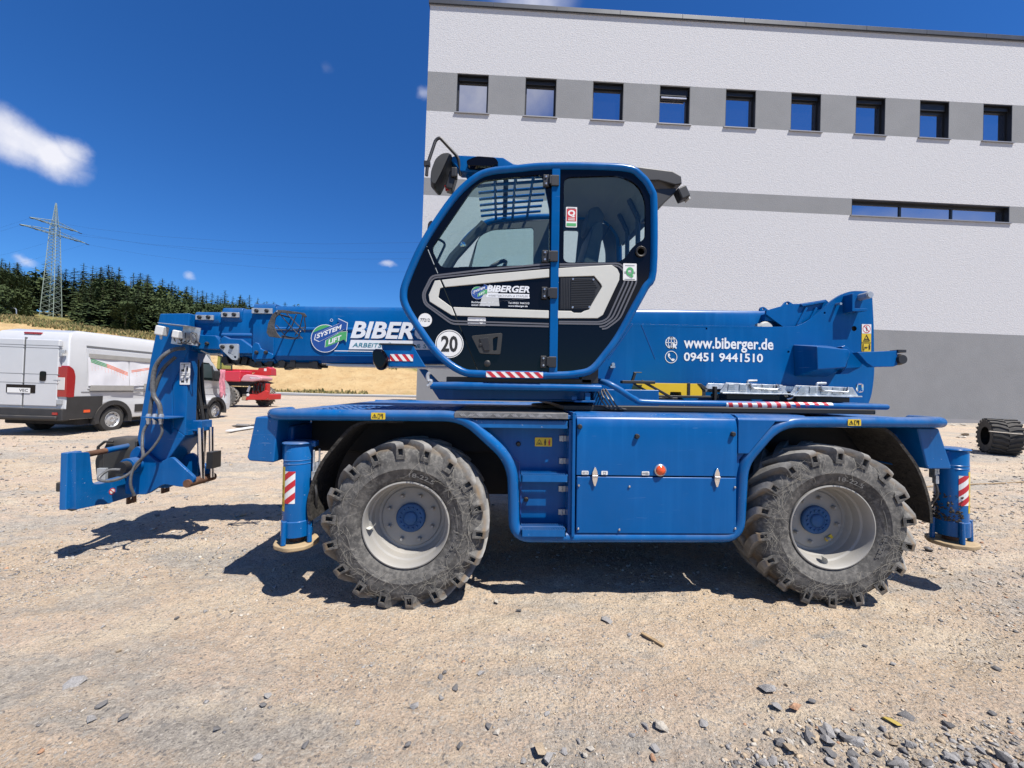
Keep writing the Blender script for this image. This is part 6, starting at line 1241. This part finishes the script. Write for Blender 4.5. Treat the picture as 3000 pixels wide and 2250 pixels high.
mb = MB(); mb.tube(fillet([(3.185, 3.45, 1.575), (3.185, 3.45, 1.645), (3.235, 3.45, 1.645), (3.235, 3.45, 1.575)], .018, 4), .008, 8, closed=True); P('ring', mb, 'chrome', g)
ch = placed('chain', 'bright steel chain hanging between the two galvanised platforms', 'chain', (2.58, 3.41, 1.52)); mb = MB()
for k in range(9): t = k/8; x = 2.44+.20*t; z = 1.60-.10*math.sin(t*3.14)+(.02 if t < .5 else 0); c_ = Vector((x, 3.415, z)); d = Vector((1, 0, -math.cos(t*3.14))).normalized()*.014; mb.tube([c_-d+Vector((0, .006*(k % 2), 0)), c_+Vector((0, -.006, .006)), c_+d, c_+Vector((0, .006, -.006))], .0045, 5, closed=True)
P('links', mb, 'chrome', ch)
# ---------------------------------------------------------------- white van
mat('van_white', (.60, .61, .63), .28, coat=.4, var=(2, .03), dust=.08); mat('van_black', (.028, .028, .030), .6, var=(5, .2), dust=.35); mat('van_tyre', (.045, .044, .043), .85, var=(8, .3), dust=.3); mat('steel_rim', (.42, .43, .44), .4, metal=.5, var=(8, .15)); mat('van_seam', (.16, .165, .17), .6); mat('paper', (.70, .70, .74), .8, var=(6, .03)); mat('lens_clear', (.66, .64, .62), .15, coat=.5)
def van():
    X0, X1, Y0, Z0 = -12.58, -10.56, 10.05, .0
    V = thing('delivery_van', 'white high roof delivery van parked behind the boom head, paper taped to its side', 'van', ((X0+X1)/2, 13, Z0)); xc = (X0+X1)/2
    RW, FW_ = (Y0+1.22, Z0+.345), (Y0+5.18, Z0+.345)
    def arch(c, r): return [(c[0]+r*math.cos(R(a)), c[1]+r*math.sin(R(a))) for a in range(180, -1, -15)]
    out = [(Y0+.0, .42), (Y0+.02, .9), (Y0+.04, 1.6), (Y0+.10, 2.40), (Y0+.20, 2.58), (Y0+.45, 2.66), (Y0+2.2, 2.69), (Y0+4.0, 2.66), (Y0+4.45, 2.58), (Y0+4.75, 2.40), (Y0+5.55, 1.62), (Y0+5.75, 1.50), (Y0+6.05, 1.32), (Y0+6.18, 1.05), (Y0+6.22, .6), (Y0+6.15, .36), (Y0+5.72, .36)]+arch((FW_[0], FW_[1]), .43)[::-1]+[(Y0+4.65, .36), (Y0+1.75, .36)]+arch((RW[0], RW[1]), .43)[::-1]+[(Y0+.70, .42)]
    def wid(z): return float(np.interp(z, [0, .5, 1.1, 1.5, 2.3, 2.52, 2.62, 2.7], [.96, 1.0, 1.01, 1.0, .945, .90, .82, .70]))
    mb = MB(); n = len(out); tri_ = tessellate_polygon([[Vector((a, b, 0)) for a, b in out]])
    v = [(xc+s*wid(b)*(1 if a < Y0+5.6 else max(.82, 1-(a-Y0-5.6)*.25)), a, Z0+b) for s in (-1, 1) for a, b in out]
    mb.add(v, [tuple(t) for t in tri_]+[tuple(i+n for i in t[::-1]) for t in tri_]+[(i, (i+1) % n, n+(i+1) % n, n+i) for i in range(n)]); B = mb.build('body', 'van_white', V, bevel=.05, seg=3, smooth=40)
    side = lambda z: xc+wid(z)
    def slab(name, y0, y1, z0, z1, m, parent=V, off=.008, th=.012, bevel=.01, poly=None):
        """thin panel that follows the right side of the body"""
        pl = poly or [(y0, z0), (y1, z0), (y1, z1), (y0, z1)]; mb = MB(); zs_ = sorted({p[1] for p in pl}); A = [(side(b)+off, a, Z0+b) for a, b in pl]; mb.loft(A, [(q[0]-th, q[1], q[2]) for q in A]); return mb.build(name, m, parent, bevel=bevel)
    # dark lower cladding, arches, rear bumper
    slab('side_cladding', 0, 0, 0, 0, 'van_black', poly=[(Y0+.02, .43), (Y0+.72, .43), (Y0+.78, .60), (Y0+.90, .74), (Y0+.90, 1.0), (Y0+.02, 1.0)], off=.015)
    slab('side_moulding', Y0+1.85, Y0+3.1, .52, .74, 'van_black', off=.015); slab('side_moulding', Y0+3.15, Y0+4.5, .52, .74, 'van_black', off=.015)
    for c in (RW, FW_):
        mb = MB(); a = [(c[0]+.53*math.cos(R(t)), c[1]+.53*math.sin(R(t))) for t in range(190, -11, -10)]; b = [(c[0]+.41*math.cos(R(t)), c[1]+.41*math.sin(R(t))) for t in range(190, -11, -10)]
        for i in range(len(a)-1): mb.prism([a[i], a[i+1], b[i+1], b[i]], side(.7)-.08, side(.7)+.035, 'X')
        mb.build('wheel_arch', 'van_black', V, smooth=60)
    mb = MB(); mb.box(X0+.02, X1+.0, Y0-.07, Y0+.12, .40, .70).box(X0+.1, X1-.1, Y0-.12, Y0-.02, .43, .52); RB = mb.build('rear_bumper', 'van_black', V, bevel=.03)
    mb = MB(); mb.box(X1-.22, X1-.10, Y0-.085, Y0-.06, .55, .61); mb.build('reflector', 'red_lens', RB)
    mb = MB(); mb.box(side(.6)+.015, side(.6)+.024, Y0+.42, Y0+.58, .58, .65); mb.build('side_marker', 'orange_lens', V, bevel=.004)
    # tail lamp
    pl = fillet([(Y0+.02, .98), (Y0+.17, .98), (Y0+.19, 1.50), (Y0+.14, 1.68), (Y0+.02, 1.76)], [.02, .02, .06, .06, .02], 3); mb = MB(); mb.prism([tuple(p) for p in pl], side(1.3)-.16, side(1.3)+.022, 'X'); mb.box(side(1.3)-.20, side(1.3)+.02, Y0-.005, Y0+.03, .99, 1.72); TL = mb.build('tail_lamp', 'red_lens', V, bevel=.015)
    mb = MB(); mb.box(side(1.3)-.19, side(1.3)-.03, Y0-.014, Y0+.0, 1.16, 1.46); mb.build('reversing_lamp', 'lens_clear', TL, bevel=.01)
    # rear doors
    yd = Y0-.004
    mb = MB()
    for z in (1.30, 1.52, 2.16, 2.22): mb.box(X0+.1, X1-.16, yd+.002-.012, Y0+.04, Z0+z, Z0+z+.012)
    mb.box(xc-.006, xc+.006, yd-.008, Y0+.04, .72, 2.42); mb.build('rear_door_seams', 'van_seam', V)
    for s in (-1, 1): 
        x_a, x_b = (X0+.06, xc-.01) if s < 0 else (xc+.01, X1-.20)
        mb = MB(); mb.prism([(x_a, .74), (x_b, .74), (x_b, 2.38), (x_a, 2.38)], Y0-.012, Y0+.08, holes=[]); D = mb.build('rear_door', 'van_white', V, bevel=.03, seg=3)
        if s > 0:
            mb = MB(); mb.prism(fillet([(xc+.40, 1.36), (xc+.54, 1.36), (xc+.54, 1.60), (xc+.40, 1.60)], .05, 3), Y0-.03, Y0-.01); mb.build('door_handle', 'black_gloss', D)
    mb = MB(); mb.box(X1-.18, X1-.05, Y0-.03, Y0+.02, 2.05, 2.14).box(X1-.16, X1-.10, Y0-.04, Y0-.01, 1.98, 2.05); mb.build('door_hinge', 'steel_rim', V, bevel=.01); mb = MB(); mb.box(X1-.20, X1-.08, Y0-.03, Y0+.02, .80, .92); mb.build('door_hinge', 'steel_rim', V, bevel=.01)
    mb = MB(); mb.box(xc-.38, xc+.30, Y0-.02, Y0-.008, 1.06, 1.26); mb.build('plate_recess', 'black_gloss', V); mb = MB(); mb.box(xc-.34, xc+.19, Y0-.03, Y0-.018, 1.06, 1.18); write(mb, 'plate', xc-.06, xc+.15, 1.085, 1.155, Y0-.032, 1); mb.build('number_plate', ['white_sticker', 'black_print'], V, smooth=0)
    mb = MB(); mb.box(xc+.72, xc+.88, Y0-.017, Y0-.011, 1.385, 1.405); mb.build('model_badge', 'steel_rim', V); mb = MB(); mb.box(xc-.20, xc+.20, Y0+.13, Y0+.20, 2.51, 2.56); mb.build('brake_lamp', 'red_lens', V, bevel=.01)
    # pressed panel and sheets on the side
    slab('pressed_panel', Y0+.50, Y0+3.0, 1.18, 2.22, 'van_white', off=.006, bevel=.02); slab('panel_rail', Y0+.50, Y0+4.3, 2.26, 2.30, 'van_seam', off=.004); slab('panel_rail', Y0+.35, Y0+4.3, 1.10, 1.115, 'van_seam', off=.004)
    for y0, y1, z0, z1 in ((Y0+.55, Y0+2.75, 1.98, 2.10), (Y0+.55, Y0+1.75, 1.14, 1.28), (Y0+2.1, Y0+2.75, 1.18, 1.34)):
        slab('shelf_rail', y0, y1, z0, z1, 'rim', off=.045, th=.05, bevel=.004)
    # taped paper sheets with line drawings
    for k, (ya, yb2, lab) in enumerate(((Y0+.50, Y0+1.62, 'white paper with green and orange lines taped to the van, nearer its tail lamp'), (Y0+1.64, Y0+2.95, 'white paper with only orange lines taped to the van, nearer its front'))):
        mb = MB(); nx, nz = 16, 12; rg = random.Random(k)
        def pt(u, w): z = 1.26+.74*w; y = ya+(yb2-ya)*u; return (side(z)+.020+.010*math.sin(u*9+k)*math.cos(w*6)+.012*(1-w)*abs(math.sin(u*14)), y, z+(.02*math.sin(u*5) if w == 0 else 0))
        mb.add([pt(i/nx, j/nz) for j in range(nz+1) for i in range(nx+1)], [(j*(nx+1)+i, j*(nx+1)+i+1, (j+1)*(nx+1)+i+1, (j+1)*(nx+1)+i) for j in range(nz) for i in range(nx)])
        def line(u0, w0, u1, w1, m, wd=.006):
            q = [Vector(pt(u0+(u1-u0)*t/8, w0+(w1-w0)*t/8))+Vector((.004, 0, 0)) for t in range(9)]
            for a_, b_ in zip(q, q[1:]): mb.add([a_-Vector((0, 0, wd)), b_-Vector((0, 0, wd)), b_+Vector((0, 0, wd)), a_+Vector((0, 0, wd))], [(0, 1, 2, 3)], m)
        if k == 0:
            for d in (0, .05, .1): line(.06, .95-d, .45, .78-d, 2, .010); line(.42, .80-d, .97, .52-d, 1, .010)
            for i in range(12): u = .08+.075*i; w = .85-.4*u; line(u, w, u+.01, w-rg.uniform(.1, .3), 1, .012)
        else:
            for d in (0, .05): line(.05, .55+d, .95, .85+d, 1, .009)
            for i in range(10): u = .08+.085*i; w = .55+.3*u; line(u, w, u+.01, w-rg.uniform(.1, .25), 1, .009)
        tag(mb.build('paper_sheet', ['paper', 'orange_print', 'green_print'], smooth=60), lab, 'paper')
    # cab door glass, mirror
    slab('door_glass', 0, 0, 0, 0, 'van_glass', poly=[(Y0+4.2, 1.50), (Y0+5.35, 1.46), (Y0+5.30, 1.62), (Y0+4.80, 2.12), (Y0+4.2, 2.14)], off=.004, bevel=.005); slab('door_pillar', 0, 0, 0, 0, 'van_black', poly=[(Y0+4.95, 1.47), (Y0+5.02, 1.47), (Y0+4.98, 2.0), (Y0+4.92, 2.05)], off=.012, bevel=.004)
    slab('door_seam', Y0+4.12, Y0+4.135, .5, 2.3, 'van_seam', off=.004, bevel=0); slab('wing_line', Y0+4.15, Y0+5.8, 1.20, 1.215, 'van_seam', off=.006, bevel=0)
    mb = MB(); mb.box(side(1.7)+.02, side(1.7)+.24, Y0+4.98, Y0+5.10, 1.50, 1.86); mb.build('wing_mirror', 'van_black', V, bevel=.04)
    mb = MB(); c = [(xc+s*.9, a, b) for s in (1, -1) for a, b in ((Y0+4.78, 2.38), (Y0+5.55, 1.64))]; mb.add([c[0], c[1], c[3], c[2]], [(0, 1, 2, 3)]); o = mb.build('windscreen', 'van_glass', V); o.location = Vector(o.location)+Vector((0, .02, .02))
    def vw(y, x, flip):
        mb = MB(); mb.lathe([(.20, -.11), (.26, -.115), (.32, -.105), (.345, -.06), (.347, 0), (.345, .06), (.32, .105), (.20, .11)], 40); t = mb.mesh('tyre', 'van_tyre')
        mb = MB(); mb.lathe([(.205, -.10), (.212, -.112), (.20, -.116), (.19, -.09), (.165, -.075), (.15, -.082), (.10, -.085), (.075, -.10), (.06, -.10), (.04, -.085), (0, -.085)], 40)
        w = link(mb.mesh('wheel', 'steel_rim'), 'wheel', V, (x, y, Z0+.345)); w.rotation_euler = (0, 0, R(90 if flip else -90)); link(t, 'tyre', w)
        for i in range(10): a = R(36*i); link(VHOLE, 'rim_hole', w, (.172*math.cos(a), -.0815, .172*math.sin(a)))
        for i in range(5): a = R(72*i); link(BOLT[.009, .008, 'steel'], 'wheel_bolt', w, (.065*math.cos(a), -.098, .065*math.sin(a)))
    mb = MB(); mb.lathe([(0, -.004), (.016, -.004), (.017, 0)], 10); VHOLE = mb.mesh('rim_hole', 'black_print')
    for y in (RW[0], FW_[0]): vw(y, X1-.13, True); vw(y, X0+.13, False)
    mb = MB(); mb.box(X0+.12, X1-.12, Y0+.4, Y0+5.9, .26, .45); mb.build('underbody', 'under', V, bevel=.03)
    # pink cloth hung over the wing mirror
    mat('pink_cloth', (.62, .24, .30), .9, var=(9, .35)); mb = MB(); nx, nz = 14, 12; x0 = side(1.6)+.28
    mb.add([(x0+.03*math.sin(i*1.3)+.02*math.sin(j*.8+i), Y0+4.92+.26*i/nx*(1+.35*(1-j/nz)), 1.90-.95*(1-j/nz)*(1-.12*math.sin(i*.9))) for j in range(nz+1) for i in range(nx+1)], [(j*(nx+1)+i, j*(nx+1)+i+1, (j+1)*(nx+1)+i+1, (j+1)*(nx+1)+i) for j in range(nz) for i in range(nx)])
    o = mb.build('cloth', 'pink_cloth', smooth=70); sm = o.modifiers.new('thick', 'SOLIDIFY'); sm.thickness = .01; tag(o, 'pink and white cloth hanging from the van wing mirror', 'cloth')
van()

# ---------------------------------------------------------------- red telehandler in the background
mat('red_paint', (.55, .022, .018), .35, coat=.3, var=(2, .1), dust=.2); mat('red_hood', (.62, .03, .055), .3, coat=.4); mat('pink_hood', (.66, .33, .36), .35, coat=.3); mat('cab_grey', (.33, .335, .33), .5); glass('green_glass', (.62, .70, .50))
def red_machine():
    Bx, By, Bz = -15.1, 23.5, 0.0
    RT = thing('red_telehandler', 'red telehandler with a grey cab standing beyond the van', 'telehandler', (Bx, By, Bz)); D = lambda *a: (Bx+a[0], By+a[1], Bz+a[2])
    def pr(name, pl, y0, y1, m, parent=RT, bevel=.03): mb = MB(); mb.prism([(Bx+a, Bz+b) for a, b in pl], By+y0, By+y1); return mb.build(name, m, parent, bevel=bevel)
    tw = MB(); tw.lathe([(.30, -.20), (.40, -.225), (.50, -.21), (.55, -.15), (.56, 0), (.55, .15), (.50, .21), (.30, .2)], 40)
    for s in (-1, 1):
        for i in range(18):
            a0 = 2*math.pi*(i+(.5 if s > 0 else 0))/18; rg = []
            for y, rb, rt_ in ((-.225, .49, .585), (-.14, .53, .60), (.02, .545, .60)):
                a = a0+.4*(y+.225)/.25; rg += [(r_*math.cos(a+d), -s*y, r_*math.sin(a+d)) for r_, d in ((rb, -.07), (rt_, -.06), (rt_, .06), (rb, .07))]
            tw.add(rg, [(j*4+q, j*4+(q+1) % 4, j*4+4+(q+1) % 4, j*4+4+q) for j in range(2) for q in range(4)]+[(0, 1, 2, 3), (8, 9, 10, 11)])
    TM = tw.mesh('tyre', 'tyre'); rm = MB(); rm.lathe([(.30, -.2), (.31, -.21), (.29, -.2), (.27, -.10), (.25, -.02), (.12, -.03), (.11, -.09), (0, -.09)], 36); RM = rm.mesh('wheel', 'rim')
    for x, y, a in ((0, -.9, R(14)), (1.2, .65, R(-18)), (-2.4, -.9, 0), (-2.2, 1.1, 0)):
        w = link(RM, 'wheel', RT, (Bx+x, By+y, Bz+.60)); w.rotation_euler = (0, 0, a); link(TM, 'tyre', w)
    pr('chassis', [(-2.6, .55), (1.1, .55), (1.5, .95), (1.35, 1.12), (-2.6, 1.15)], -.55, .75, 'under')
    pr('front_plate', [(.9, .42), (2.0, .46), (2.1, .55), (2.1, .95), (1.95, 1.0), (1.55, .75), (1.0, .75)], -.75, -.55, 'red_paint'); mb = MB(); mb.box(Bx+.95, Bx+2.05, By-.6, By+.8, .45, .78); mb.build('front_axle_guard', 'red_paint', RT, bevel=.04)
    pr('stabiliser_tower', [(1.15, .75), (1.25, 1.42), (1.55, 1.45), (1.62, .75)], -.62, -.3, 'red_paint'); pr('stabiliser_tower', [(1.62, .8), (1.66, 1.38), (1.95, 1.38), (1.95, .8)], -.55, -.2, 'red_paint'); pr('mud_plate', [(.62, .40), (.95, .38), (.98, .78), (.66, .76)], -.65, -.55, 'stone_tan')
    mb = MB()
    for i in range(5): mb.tube([D(1.3+.15*i, -.66, 1.38), D(1.28+.15*i, -.70, 1.05), D(1.35+.15*i, -.66, .82)], .03, 6)
    for x in (1.35, 1.6, 1.8): mb.cyl(D(x, -.72, .95), D(x, -.72, 1.25), .06, n=8)
    mb.build('hydraulic_hoses', 'black_metal', RT); mb = MB(); mb.obox(D(1.05, -.70, 1.05), (.12, .05, .36), (0, R(18), 0)); mb.build('lamp_strip', 'white_sticker', RT)
    mb = MB(); mb.prism(circ((Bx+1.05, Bz+.72), .08, 16), By-.77, By-.752); mb.build('round_sticker', 'white_sticker', RT)
    pr('turret', [(-2.3, 1.18), (.9, 1.2), (1.6, 1.42), (1.2, 1.5), (-2.3, 1.5)], -.85, .9, 'under')
    pr('engine_hood', [(-.85, 1.42), (-.9, 1.62), (-.72, 2.0), (.1, 2.02), (.75, 2.06), (.72, 1.42)], -1.0, .1, 'red_hood', bevel=.07); mb = MB(); A = [(Bx+a, By-.98, Bz+b) for a, b in ((.70, 1.46), (.86, 1.78), (1.05, 1.86), (1.60, 1.82), (1.92, 1.72), (1.90, 1.55), (1.4, 1.46))]; mb.loft(A, [(q[0], By+.1, q[2]) for q in A]); PH = mb.build('hood_end', 'pink_hood', RT, bevel=.07, seg=3)
    mb = MB(); write(mb, 'manitou', Bx+1.25, Bx+1.80, 1.62, 1.73, By-.985); mb.build('hood_lettering', 'white_print', RT, smooth=0)
    pr('boom_pivot', [(.6, 1.9), (.95, 2.0), (1.05, 2.25), (1.25, 2.42), (1.5, 2.38), (1.75, 2.25), (1.78, 1.85), (1.1, 1.8)], .1, .7, 'red_paint'); pr('boom', [(-4.5, 1.95), (1.2, 1.98), (1.2, 2.16), (-4.5, 2.14)], .15, .6, 'red_paint'); mb = MB(); mb.box(Bx+1.38, Bx+1.52, By+.09, By+.1, 2.1, 2.25); mb.build('sticker', 'white_sticker', RT)
    # cab
    cabp = fillet([(-2.1, 1.45), (-2.35, 2.0), (-2.2, 2.75), (-1.95, 2.95), (-1.0, 2.95), (-.88, 2.5), (-.82, 1.9), (-.95, 1.45)], .12, 3)
    mb = MB(); mb.prism([tuple((Bx+p.x, Bz+p.y)) for p in cabp], By-1.0, By-.96, holes=[[(Bx+a, Bz+b) for a, b in ((-1.85, 2.08), (-1.95, 2.7), (-1.75, 2.82), (-1.12, 2.82), (-1.02, 2.5), (-1.0, 2.1))]]); C_ = mb.build('cab', 'cab_grey', RT)
    mb = MB(); mb.prism([(Bx+a, Bz+b) for a, b in ((-1.85, 2.08), (-1.95, 2.7), (-1.75, 2.82), (-1.12, 2.82), (-1.02, 2.5), (-1.0, 2.1))], By-.985, By-.975); mb.build('cab_window', 'green_glass', C_)
    mb = MB(); mb.box(Bx-2.3, Bx-.9, By-.96, By-.05, 1.45, 1.55).box(Bx-2.2, Bx-1.0, By-.96, By-.05, 2.88, 2.94).box(Bx-1.0, Bx-.93, By-.12, By-.05, 1.5, 2.9); mb.build('cab_frame', 'cab_grey', C_)
    mb = MB(); mb.prism([(Bx-.95, 2.02), (Bx-.90, 2.85), (Bx-.3, 2.70), (Bx-.12, 2.4), (Bx-.10, 2.03)], By-.45, By-.44); mb.build('rear_window', 'green_glass', C_); mb = MB(); mb.tube([D(-.9, -.45, 2.88), D(-.32, -.45, 2.73), D(-.12, -.45, 2.42), D(-.09, -.45, 2.02)], .035, 8); mb.build('window_frame', 'black_plastic', C_)
    mb = MB(); mb.box(Bx-1.5, Bx-1.38, By-1.01, By-1.0, 1.68, 1.82); write(mb, 'r', Bx-1.47, Bx-1.41, 1.70, 1.80, By-1.012, 1); mb.build('cab_sticker', ['white_sticker', 'black_print'], C_, smooth=0)
red_machine()

# ---------------------------------------------------------------- wheel of another machine at the right edge
def loose_wheel():
    cx, cy = 11.98, 9.15; cz = float(gz0(cx, cy))+.42
    W = thing('machine_wheel', 'black chevron treaded wheel standing on the yard at the right edge', 'wheel', (cx, cy, cz-.42), (0, 0, R(58))); W['base'] = [0, 0, 0]
    mb = MB(); mb.lathe([(.22, -.24), (.30, -.27), (.37, -.25), (.40, -.20), (.405, 0), (.40, .20), (.37, .25), (.22, .24)], 48, (0, 0, .42)); 
    for i in range(22):
        for s in (-1, 1):
            a0 = 2*math.pi*(i+(.5 if s > 0 else 0))/22; rg = []
            for y, k in ((.0, .16), (.13, .02), (.25, 0)):
                rg += [(r_*math.cos(a0+k+d), s*y, .42+r_*math.sin(a0+k+d)) for r_, d in ((.385, -.075), (.428, -.065), (.428, .065), (.385, .075))]
            mb.add(rg, [(j*4+q, j*4+(q+1) % 4, j*4+4+(q+1) % 4, j*4+4+q) for j in range(2) for q in range(4)]+[(0, 1, 2, 3), (8, 9, 10, 11)])
    mb.build('tyre', 'van_tyre', W); mb = MB(); mb.lathe([(.22, -.24), (.23, -.255), (.21, -.24), (.19, -.12), (.08, -.10), (.07, -.16), (0, -.16)], 36, (0, 0, .42)); mb.build('rim', 'black_metal', W)
    mb = MB()
    for k in (0, 1): mb.obox((.02+.06*k, -.17, .42+.02*k), (.012, .01, .10), (0, R(30), 0))
    mb.build('rim_marks', 'wear_plate', W)
    mb = MB(); a = [(11.2, 8.75), (11.9, 8.7), (13.0, 8.9)]; mb.tube(catmull([Vector((x, y, float(gz0(x, y))+.60-.05*i)) for i, (x, y) in enumerate(a)], 6), .012, 6); tag(mb.build('rope', 'stone_pale'), 'thin pale rope stretched across the black wheel at the right edge', 'rope')
    mb = MB(); mb.tube([gp(6.3, 6.05, .012), gp(7.2, 6.3, .02), gp(8.5, 6.5, .012), gp(10, 6.8, .012)], .010, 5); tag(mb.build('cable', 'scrap_wood'), 'brown cable lying on the yard right of the outrigger', 'cable')
loose_wheel()
